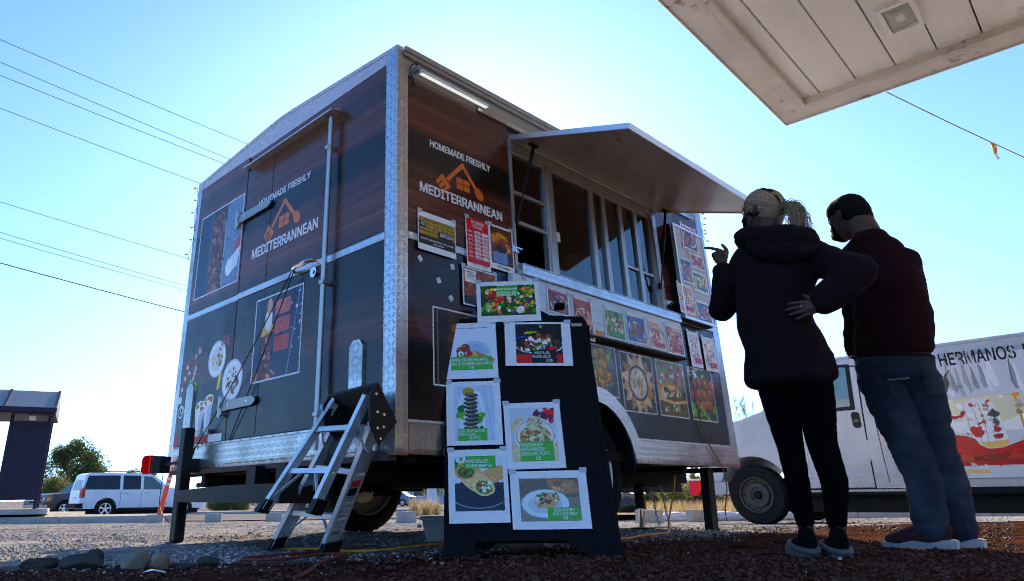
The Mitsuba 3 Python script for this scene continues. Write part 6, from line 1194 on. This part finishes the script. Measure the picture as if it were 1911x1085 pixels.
a.bits(46, .60, zz(.82), .34, .34, .008, .032, ['#b5161a', '#8d1014', '#e9e7e2', '#d8d4cc', '#b7a98a', '#7a1014', '#c9c0ad', '#f2f0ec'], .5, .4); a.bits(9, .70, zz(.76), .22, .10, .025, .05, ['#b5161a', '#961216', '#a81a1c'], .4, .5); a.blob(.905, zz(1.02), .05, '#3a3634', .4, .9); a.blob(.92, zz(.93), .04, '#55504c', .4); a.blob(.56, zz(1.0), .035, '#a31418', .4, .7); a.poly([(.72, zz(.72)), (.985, zz(.745)), (.975, zz(.70)), (.92, zz(.668)), (.80, zz(.66))], '#d8b878')
for x in (.66, .74, .80, .87): a.line([(x, zz(1.15)), (x + .015, zz(.95)), (x + .005, zz(.72))], .005, '#7d746a')
a.bits(18, .32, zz(.475), 1.2, .03, .010, .03, ['#d9d9da', '#c5c5c7', '#b5161a'], .5, .4); a.poly([(.36, zz(.40)), (.75, zz(.41)), (.74, zz(.445)), (.36, zz(.44))], '#d3b878')
a.poly([(.42, zz(1.30)), (.44, zz(1.42)), (.50, zz(1.50)), (.54, zz(1.42)), (.58, zz(1.50)), (.60, zz(1.38)), (.55, zz(1.28)), (.47, zz(1.26))], '#34353a'); a.poly([(.45, zz(1.36)), (.49, zz(1.46)), (.52, zz(1.34))], '#77787e'); a.line([(.57, zz(1.45)), (.62, zz(1.52))], .014, '#3a3b40')
a.bits(14, 1.22, zz(1.0), .22, .22, .015, .04, ['#a8161a', '#c2252a', '#8a1014', '#d9d4cf'], .5, .5); a.rect(1.24, zz(.84), .2, .15, '#d0d0d2')
m, c = a.mesh(); part(vk, 'peeling_decal', VS.sub(.05, .50)(m), 'm_print', color=c, label='peeling ice cream cup decal in red, cream and orange')
wm = words('HERMANOS', .135, True, .70); part(vk, 'lettering', VS.sub(.955, 1.74, .0006)(wm), 'm_black'); wm = words('E', .135, True); part(vk, 'lettering', VS.sub(1.42, 1.74, .0006)(wm), 'm_black')
t_ = Art(1.2, .20, None, 93)
for k in range(9):
    x = t_.r.uniform(.03, 1.12); w_ = t_.r.uniform(.005, .016); y1 = t_.r.uniform(.10, .2); t_.poly([(x, y1), (x + w_, y1 - .02), (x + w_ * .6, t_.r.uniform(0, .06)), (x + w_ * .1, .0), (x - w_ * .6, .05)], ['#c9c9cb', '#b9babd', '#d6d6d8'][k % 3])
    if k % 3 == 0: t_.line([(x - w_, y1), (x - w_ * .4, y1 - .06), (x - w_ * .8, .01)], .004, '#6d5c48')
m, c = t_.mesh(); part(vk, 'torn_film', VS.sub(.58, 1.715, .0014)(m), 'm_print', color=c)
wm = words('MACEDONIA', .052, True, .31); v = wm.vertices.copy(); v[:, 1] += .35 * v[:, 0] ** 2; part(vk, 'lettering', VS.sub(.85, .705, .0006, 5)(tm(v, wm.faces)), 'm_black'); part(vk, 'lettering', VS.sub(1.19, 1.165, .0006)(words('Ex', .035)), 'm_black')
g = Art(.34, .30, None, 91); g.poly([(.02, .20), (.04, .05), (.12, .0), (.30, .01), (.33, .2)], '#d29a2e'); g.poly([(.0, .20), (.03, .27), (.10, .29), (.13, .22), (.10, .18)], '#b5161a'); g.poly([(.17, .18), (.2, .28), (.3, .26), (.33, .18)], '#b5161a'); g.rect(.02, .17, .31, .03, '#d8b25a'); m, c = g.mesh(); part(vk, 'peeling_decal', VS.sub(-.02, .62)(m), 'm_print', color=c, label='yellow and red cup decal near the door')

def suv(key, pos, d, paint, near, front_detail=True, dark_low=True):
    c = Car(key, pos, d, [(-1.05, .42), (-1.08, .62), (-1.06, 1.12), (-.92, 1.82), (-.76, 1.90), (1.70, 1.89), (2.02, 1.80), (2.68, 1.27), (4.25, 1.14), (4.45, .98), (4.50, .55), (4.42, .38)], .99, 1.16, 1.90, [0, 3.40], .40, .17, .13, paint, 1.17)
    for wx in (0, 3.40):
        for sg in (1, -1): c.wheel(wx, sg)
    for sg in (near,):
        W = [('rear_window', [(-.98, 1.20), (-.82, 1.78), (.50, 1.80), (.50, 1.20)]), ('window', [(.63, 1.20), (.63, 1.80), (1.40, 1.79), (1.40, 1.20)]), ('window', [(1.53, 1.20), (1.53, 1.78), (1.90, 1.74), (2.52, 1.25), (2.50, 1.20)])]
        for nm, q in W: w = c.side(key, nm, Polygon(q).buffer(-.03).buffer(.03, 2), sg, 'm_glass_dark' if nm == 'rear_window' or q[0][0] < 1 else 'm_tinted', .006, .006)
        for x in (.565, 1.465, 2.58): line_on(c, key, 'door_gap', [(x, .48), (x, 1.2)], sg, .014)
        for x in (.72, 1.60): c.side(key, 'door_handle', rectp(x, 1.02, x + .2, 1.06, .012), sg, 'm_alu_dull', .02, .02)
        c.side(key, 'running_board', rectp(.52, .32, 2.88, .44, .02), sg, 'm_black', .06, .04); c.side(key, 'body_moulding', rectp(.50, .66, 2.90, .70), sg, paint, .014, .014)
        c.side(key, 'tail_light', rectp(-1.03, .86, -.90, 1.28, .03), sg, 'm_red_lens', .03, .012); c.side(key, 'side_marker', rectp(4.2, .84, 4.38, .98, .02), sg, 'm_amber', .02, .006)
        mr = c.piece(key, 'mirror', hull(_SG * [.07, .10, .10] + V(2.36, sg * 1.06, 1.30)), paint)
        c.piece(key, 'roof_rail', tube([[-.6, sg * .66, 1.92], [-.4, sg * .66, 1.965], [1.5, sg * .66, 1.965], [1.66, sg * .66, 1.91]], .02, 6), 'm_black')
    c.piece(key, 'rear_bumper', hull(np.vstack([_SG * [.06, .80, .10] + V(-1.12, 0, .54), _SG * [.05, .93, .10] + V(-.98, 0, .54)])), 'm_frame'); c.piece(key, 'rear_glass', hull(np.vstack([_SG * [.004, .66, .01] + V(-1.052, 0, 1.2), _SG * [.004, .60, .01] + V(-.925, 0, 1.74)])), 'm_glass_dark'); c.piece(key, 'licence_plate', box(-1.10, -1.085, -.17, .17, .80, .92), 'm_white'); c.piece(key, 'tailgate_light', box(-1.10, -1.07, near * .78, near * .92, .86, 1.26), 'm_red_lens')
    c.piece(key, 'front_bumper', hull(np.vstack([_SG * [.06, .78, .11] + V(4.50, 0, .52), _SG * [.05, .92, .11] + V(4.35, 0, .52)])), 'm_alu_dull' if paint == 'm_car_dark' else paint); gk = c.piece(key, 'grille', box(4.44, 4.50, -.55, .55, .72, 1.0), 'm_black'); c.piece(gk, 'chrome_bar', box(4.49, 4.515, -.56, .56, .84, .88), 'm_chrome')
    for sg in (1, -1): c.piece(key, 'headlight', hull(np.vstack([_SG * [.03, .12, .06] + V(4.44, sg * .72, .92), _SG * [.03, .03, .06] + V(4.34, sg * .88, .92)])), 'm_headlight'); c.piece(key, 'turn_signal', hull(np.vstack([_SG * [.03, .12, .03] + V(4.46, sg * .72, .80), _SG * [.03, .03, .03] + V(4.36, sg * .89, .80)])), 'm_amber')
    c.piece(key, 'windscreen', tm([[2.03, -.70, 1.80], [2.03, .70, 1.80], [2.69, .84, 1.282], [2.69, -.84, 1.282]], [[0, 2, 1], [0, 3, 2]]), {'type': 'twosided', 'nested': {'type': 'ref', 'id': 'm_glass_dark'}})
    return c
princ('m_tinted', (.10, .14, .14), .06)
SUVP = (9.5, 31.7, float(zg(9.5, 31.7)) + .03)
k1 = thing('parked_suv', 'long white SUV with roof rails on the street at the left', 'SUV'); suv(k1, SUVP, (1, -.06), 'm_white_gloss', -1)
k2 = thing('parked_suv', 'dark SUV with chrome bumper, half hidden behind the white SUV', 'SUV'); suv(k2, (13.6, 42.0, float(zg(13.6, 42.0)) + .03), (-.97, -.25), 'm_car_dark', 1)
def sedan(key, pos, d, paint, near):
    c = Car(key, pos, d, [(-.95, .34), (-1.0, .55), (-.95, .92), (-.45, .98), (.15, 1.40), (.45, 1.44), (1.55, 1.42), (2.35, .96), (3.30, .80), (3.50, .62), (3.52, .40), (3.4, .24), (-.8, .24)], .89, .94, 1.44, [0, 2.70], .33, .22, .22, paint, 1.14)
    for wx in (0, 2.70):
        for sg in (1, -1): c.wheel(wx, sg, .2)
    for q in ([(.0, .98), (.30, 1.36), (.82, 1.38), (.82, .96)], [(.92, .96), (.92, 1.38), (1.50, 1.36), (2.10, .98)]): c.side(key, 'window', Polygon(q).buffer(-.02), near, 'm_glass_dark', .006, .006)
    line_on(c, key, 'door_gap', [(.87, .32), (.87, .95)], near, .012); line_on(c, key, 'door_gap', [(1.95, .32), (2.05, .95)], near, .012)
    c.side(key, 'side_skirt', rectp(.4, .22, 2.3, .30), near, 'm_black', .01, .006); c.piece(key, 'front_grille', hull(np.vstack([_SG * [.02, .5, .10] + V(3.52, 0, .46)])), 'm_black')
    for sg in (1, -1): c.piece(key, 'headlight', hull(np.vstack([_SG * [.04, .12, .05] + V(3.42, sg * .66, .70), _SG * [.10, .02, .04] + V(3.25, sg * .80, .72)])), 'm_headlight'); c.piece(key, 'tail_light', hull(_SG * [.05, .14, .07] + V(-.96, sg * .66, .80)), 'm_red_lens')
k3 = thing('parked_car', 'silver car seen between the rear step and the ladder', 'car'); sedan(k3, (34.2, 47.6, float(zg(34.2, 47.6))), (-HR[0], -HR[1]), 'm_silver', 1)
k4 = thing('parked_car', 'small blue car far off, seen under the trailer beside its wheel', 'car'); sedan(k4, (46.6, 53.6, float(zg(46.6, 53.6))), (-HR[0] * .95 + HF[0] * .3, -HR[1] * .95 + HF[1] * .3), 'm_blue_paint', 1)

# ------------------------------------------------------------------ bus shelter on the pavement
sh = thing('bus_shelter', 'dark purple metal bus shelter on the pavement at the far left', 'bus shelter')
U = norm(V(.955, -.295, 0)); Nn = V(-U[1], U[0], 0) if V(-U[1], U[0], 0) @ HF3 > 0 else V(U[1], -U[0], 0); SO = V(3.50, 18.50, 0); SZ = .03
def shl(m): return xf(m, [U, Nn, V(0, 0, 1)], SO + V(0, 0, SZ))
part(sh, 'panel', shl(box(-.98, .0, -.02, .02, .25, 2.22, .006)), 'm_purple')
part(sh, 'post', shl(box(-.10, -.02, .025, .105, .0, 2.45, .006)), 'm_purple'); part(sh, 'post', shl(box(-.98, -.90, .025, .105, 0, 2.45, .006)), 'm_purple'); part(sh, 'post', shl(box(-3.5, -3.42, .025, .105, 0, 2.45)), 'm_purple'); part(sh, 'post', shl(box(-.10, -.02, 1.5, 1.58, 0, 2.6)), 'm_purple'); part(sh, 'post', shl(box(-3.5, -3.42, 1.5, 1.58, 0, 2.6)), 'm_purple')
part(sh, 'base', shl(box(-3.7, .25, -.12, 1.8, -.1, .03)), 'm_concrete')
part(sh, 'glass_pane', shl(tm([[-3.4, .06, .4], [-1.2, .06, .4], [-1.2, .06, 2.2], [-3.4, .06, 2.2]], [[0, 1, 2], [0, 2, 3]])), 'm_pane')
rp = Polygon([(-.75, 2.40), (-.75, 2.52), (-.62, 2.55), (.45, 3.10), (.62, 3.10), (1.9, 2.55), (1.95, 2.40)])
def ribx(x, w): return shl(xf(prism(rp, w), [[0, 1, 0], [0, 0, 1], [1, 0, 0]], [x, 0, 0]))
part(sh, 'roof_rib', ribx(.02, .06), 'm_purple'); part(sh, 'roof_rib', ribx(-1.15, .06), 'm_purple'); part(sh, 'roof_rib', ribx(-3.6, .06), 'm_purple')
for xa, xb in ((-1.09, .02), (-3.54, -1.15)): part(sh, 'roof_panel', shl(hull(np.array([[x, y, z + dz] for x in (xa, xb) for y, z in ((-.60, 2.53), (.45, 3.07)) for dz in (-.02, 0)]))), 'm_roof_sheet'); part(sh, 'roof_panel', shl(hull(np.array([[x, y, z + dz] for x in (xa, xb) for y, z in ((1.88, 2.53), (.62, 3.07)) for dz in (-.02, 0)]))), 'm_roof_sheet')
princ('m_roof_sheet', (.24, .225, .21), .5)
part(sh, 'gutter', shl(box(-3.6, .10, -.80, -.70, 2.38, 2.50, .01)), 'm_purple'); part(sh, 'eave', shl(box(-3.6, .08, -.68, 1.9, 2.36, 2.40)), 'm_purple'); lk = part(sh, 'lamp', shl(box(-.55, -.40, -.08, .02, 2.24, 2.36, .01)), 'm_white')
part(sh, 'bench', shl(box(-3.2, -1.4, .5, .95, .45, .5)), 'm_purple')

# ------------------------------------------------------------------ trees and bushes
def leafmat(key, c0, c1):
    def f(p, n, uv): return mix(c0, c1, dr.clip(cell_rand(p.x * 4, p.y * 4, p.z * 4) * .6 + .4 * fbm(p.x * .9, p.y * .9, p.z * .9, 3), 0, 1))
    mat(key, type='principledthin', base_color=proc(f), roughness=.6, diff_trans=.8)
leafmat('m_leaf_dark', (.05, .07, .025), (.12, .15, .06)); leafmat('m_leaf_light', (.10, .125, .035), (.22, .23, .085)); leafmat('m_leaf_olive', (.085, .09, .045), (.20, .18, .09)); leafmat('m_straw', (.28, .21, .10), (.52, .42, .24))
princ('m_bark', (.075, .058, .045), .9)
def leaves(centers, radii, n, size, seed, long=1.8):
    r = np.random.default_rng(seed); c = np.asarray(centers, float); k = r.integers(len(c), size=n); d = r.normal(size=(n, 3)); d /= np.linalg.norm(d, axis=1, keepdims=True)
    rad = np.asarray(radii, float)[k]; q = c[k] + d * (rad * r.random(n)[:, None] ** .45 if rad.ndim == 2 else (rad * r.random(n) ** .45)[:, None])
    a = r.normal(size=(n, 3)); a /= np.linalg.norm(a, axis=1, keepdims=True); b = np.cross(a, r.normal(size=(n, 3))); b /= np.linalg.norm(b, axis=1, keepdims=True); s_ = size * r.uniform(.6, 1.4, n)[:, None]
    v = np.stack([q - a * s_ * long, q + b * s_ * .6, q + a * s_ * long, q - b * s_ * .6], 1).reshape(-1, 3); i = np.arange(n)[:, None] * 4
    return tm(v, np.vstack([i + [0, 1, 2], i + [0, 2, 3]]))
def tree(name, base, h, w, label, bs, seed, n=6000, leaf=.06, lobes=16, low=.25, cat_='tree', group='trees along the street'):
    r = np.random.default_rng(seed); base = V(*base); k = thing(name, label, cat_, group)
    cs, rs = [], []
    for _ in range(lobes):
        t = r.uniform(low, 1); wd = w * .5 * (math.sin(pi * min(1, (t - low * .6) / (1.06 - low * .6))) ** .6); a = r.uniform(0, 2 * pi); d = math.sqrt(r.random()) * wd * .85
        cs.append(base + V(math.cos(a) * d, math.sin(a) * d, h * t * .92)); rs.append(w * r.uniform(.12, .22))
    top = base + V(0, 0, h * .55); tk = [tube(spline([base - V(0, 0, .1), base * .5 + top * .5 + V(r.normal(0, .03) * h, r.normal(0, .03) * h, 0), top], 8), np.linspace(h * .032, h * .012, 8), 7)]
    part(k, 'trunk', tk[0], 'm_bark', smooth=True)
    for c in cs[::2]: s0 = base + (top - base) * r.uniform(.4, 1); part(k, 'branch', tube(spline([s0, (s0 + c) / 2 + V(0, 0, .04 * h), c], 6), np.linspace(h * .012, h * .003, 6), 5), 'm_bark', smooth=True)
    part(k, 'crown', leaves(cs, rs, n, leaf, seed), bs, kind='stuff'); return k
def tp(s, px, dz=0.):
    """ground spot at s metres ahead under column px of the survey"""
    x, y = sr(s, (px - 803.4) / 1279.4 * s * LAT); return (x, y, zg(x, y) + dz)
LAT = .947
tree('mesquite_tree', tp(60, 126), 5.6, 5.4, 'dense green tree right of the bus shelter', 'm_leaf_dark', 1, 24000, .06, 40, .04)
tree('palo_verde_tree', tp(54, 98), 2.4, 3.4, 'lower pale green tree in front of the dense one', 'm_leaf_light', 2, 7000, .045, 14, .08)
tree('mesquite_tree', tp(56, 75), 1.6, 3.5, 'low dark bush just right of the shelter panel', 'm_leaf_dark', 9, 4500, .05, 12, .05)
tree('small_tree', tp(72, 198), 3.6, 1.4, 'small round tree top above the white SUV roof', 'm_leaf_dark', 3, 1500, .06, 7, .5)
tree('small_tree', tp(74, 248), 3.9, 3.0, 'thin pale tree behind the middle of the white SUV', 'm_leaf_light', 4, 2200, .05, 10, .35); tree('small_tree', tp(74, 272), 4.2, 2.4, 'thin pale tree above the hood of the white SUV', 'm_leaf_light', 5, 2000, .05, 9, .4)
tree('palo_verde_tree', tp(56, 405), 2.4, 2.4, 'pale green bush seen below the trailer rear corner', 'm_leaf_light', 6, 5000, .05, 14, .08); tree('palo_verde_tree', tp(57, 455), 2.9, 3.4, 'taller yellow green tree between rear step hangers and kerb', 'm_leaf_light', 7, 8000, .05, 18, .1)
tree('palo_verde_tree', tp(55, 428), 1.5, 3.4, 'low yellow green hedge bush beside the silver car', 'm_leaf_light', 17, 5000, .05, 12, .05)
tree('small_tree', tp(70, 372), 2.6, 1.6, 'dark small tree right of the rear jack post', 'm_leaf_dark', 8, 1500, .06, 7, .3); tree('small_tree', tp(66, 800), 4.2, 3.2, 'pale tree beside the far grey pole', 'm_leaf_light', 10, 3500, .06, 10, .3); tree('small_tree', tp(64, 842), 3.6, 2.4, 'small dark tree under the trailer, right of the far pole', 'm_leaf_dark', 11, 2000, .06, 8, .4); tree('small_tree', tp(68, 1288), 4.6, 1.6, 'slim dark conifer seen between trailer and van', 'm_leaf_dark', 18, 2600, .06, 10, .15)
# bare tree beside the van's bonnet
bt = thing('bare_tree', 'leafless pale tree behind the van bonnet', 'tree', 'trees along the street')
r = np.random.default_rng(33); bo = V(*tp(36, 1392)); segs = []
def grow(p, d, L, rad, n):
    q = p + d * L; segs.append(tube([p, (p + q) / 2 + r.normal(0, .03 * L, 3), q], [rad, rad * .85, rad * .7], 5, False))
    if n: 
        for _ in range(3 if n > 1 else 4): grow(q, norm(d + r.normal(0, .55, 3) + V(0, 0, .1)), L * r.uniform(.6, .8), rad * .6, n - 1)
grow(bo, V(0, 0, 1), 1.9, .07, 0); part(bt, 'trunk', segs[0], 'm_bark', smooth=True); segs = []
for _ in range(4): grow(bo + V(0, 0, 1.9), norm(r.normal(0, .45, 3) + V(0, 0, 1)), 1.3, .04, 4)
part(bt, 'twigs', cat(segs), 'm_bark', smooth=True, kind='stuff')
# bushes and dry grass in the bed beyond the trailer and van
bl = [(17.5, 1222, .72, 1.6, 'm_leaf_light', 'rounded yellow green bush seen between the two chains'), (18.6, 1262, .85, 1.8, 'm_leaf_olive', 'olive green bush behind the hanging cord'), (18.0, 1310, .62, 1.5, 'm_leaf_olive', 'low olive bush behind the black side jack'), (19.2, 1365, .58, 1.6, 'm_leaf_olive', 'olive bush behind the front wheel of the van'), (17.2, 1200, .5, .9, 'm_leaf_dark', 'small dark bush beside the boulder'),
      (16.6, 1625, .34, 1.0, 'm_straw', 'dry straw bush under the van, left of the thin post'), (16.9, 1585, .36, .9, 'm_leaf_olive', 'dull green bush under the middle of the van'), (16.4, 1840, .42, 1.2, 'm_leaf_light', 'pale green bush under the van near the right edge'), (17.2, 1890, .46, 1.2, 'm_leaf_olive', 'olive bush at the right edge, under the van')]
for i, (s, px, h, w, bs, lb_) in enumerate(bl):
    r = np.random.default_rng(100 + i); o_ = V(*tp(s, px, .08)); cs = [o_ + V(*(r.normal(0, .3, 2) * w * .6), h * r.uniform(.25, .75)) for _ in range(9)]; k = thing('bush', lb_, 'bush', 'bushes in the bed behind the trailer')
    part(k, 'stem', cat([tube([o_ - V(0, 0, .1), o_ * .4 + c * .6, c], [.012, .008, .003], 5, False) for c in cs]), 'm_bark', kind='stuff'); part(k, 'foliage', leaves(cs, [w * .2] * len(cs), 2600, .022, 200 + i), bs, kind='stuff')
def grass(spots, seed, h0, n):
    r = np.random.default_rng(seed); vs, fs = [], []
    for o_ in spots:
        for _ in range(n):
            a = r.uniform(0, 2 * pi); b = V(*o_) + V(r.normal(0, .12), r.normal(0, .12), -.02); h = h0 * r.uniform(.5, 1.2); t = b + V(math.cos(a) * h * .4, math.sin(a) * h * .4, h); w = V(-math.sin(a), math.cos(a), 0) * .004; i = len(vs); vs += [b - w, b + w, (b + t) / 2 + w * .8 + V(0, 0, h * .12), (b + t) / 2 - w * .8 + V(0, 0, h * .12), t]; fs += [[i, i + 1, i + 2], [i, i + 2, i + 3], [i + 3, i + 2, i + 4]]
    return tm(vs, fs)
r = np.random.default_rng(55); sp = [tp(r.uniform(13.9, 18.5), p, .09) for p in r.uniform(1205, 1375, 60)] + [tp(r.uniform(13.9, 18), p, .09) for p in r.uniform(1560, 1905, 60)]
solo('dry_grass', grass(sp, 6, .26, 60), 'm_straw', 'dry straw coloured grass in the bed behind the trailer and van', 'grass', kind='stuff')
for i, (px, lb_) in enumerate(((768, 'left dry grass tuft on the lot edge, seen under the trailer'), (788, 'middle dry grass tuft beside the far pole'), (806, 'right dry grass tuft under the trailer'))): solo('grass_tuft', grass([tp(30 + i, px)] * 3, 60 + i, .75, 110), 'm_straw', lb_, 'grass tuft', 'dry grass tufts seen under the trailer')
for i, (px, lb_) in enumerate(((1655, 'thin pale post under the van, left of the trousers'), (1868, 'thin pale post under the van near the right edge'))): o_ = V(*tp(15.5, px)); solo('thin_post', box(o_[0] - .03, o_[0] + .03, o_[1] - .03, o_[1] + .03, o_[2], o_[2] + .75, .006), 'm_white', lb_, 'post', 'thin posts behind the van')
o_ = V(*tp(62, 800)); lp_ = thing('utility_pole', 'grey metal pole far off, seen under the trailer', 'pole'); part(lp_, 'shaft', tube([o_, o_ + V(0, 0, 9)], [.42, .36], 14), 'm_fascia', smooth=True); part(lp_, 'footing', cyl(o_ - V(0, 0, .1), o_ + V(0, 0, .35), .6, 14), 'm_concrete', smooth=40)
# far low building under the trailer
fb = thing('low_building', 'low white building with a grey blue wall, far off under the trailer', 'building'); bo = V(*tp(95, 850)); 
def fbm_(m): return xf(m, [HR3, HF3, V(0, 0, 1)], bo)
part(fb, 'wall', fbm_(box(-9, 16, 0, 8, -.3, 2.9)), 'm_blue_wall'); part(fb, 'roof', fbm_(box(-9.4, 16.4, -.5, 8.4, 2.9, 3.5)), 'm_white'); princ('m_blue_wall', (.30, .36, .42), .8)
for x in (-6, -2, 4, 8, 12): wk_ = part(fb, 'window', fbm_(box(x, x + 1.6, -.06, .0, .9, 2.1)), 'm_white'); part(wk_, 'pane', fbm_(box(x + .1, x + 1.5, -.08, -.061, 1., 2.)), 'm_glass_dark')
part(fb, 'ramp', fbm_(hull(np.array([[2, -3, -.3], [7, -3, -.3], [7, -3, 1.2], [2, -1.5, -.3], [7, -1.5, -.3], [7, -1.5, 1.2]]))), 'm_white')
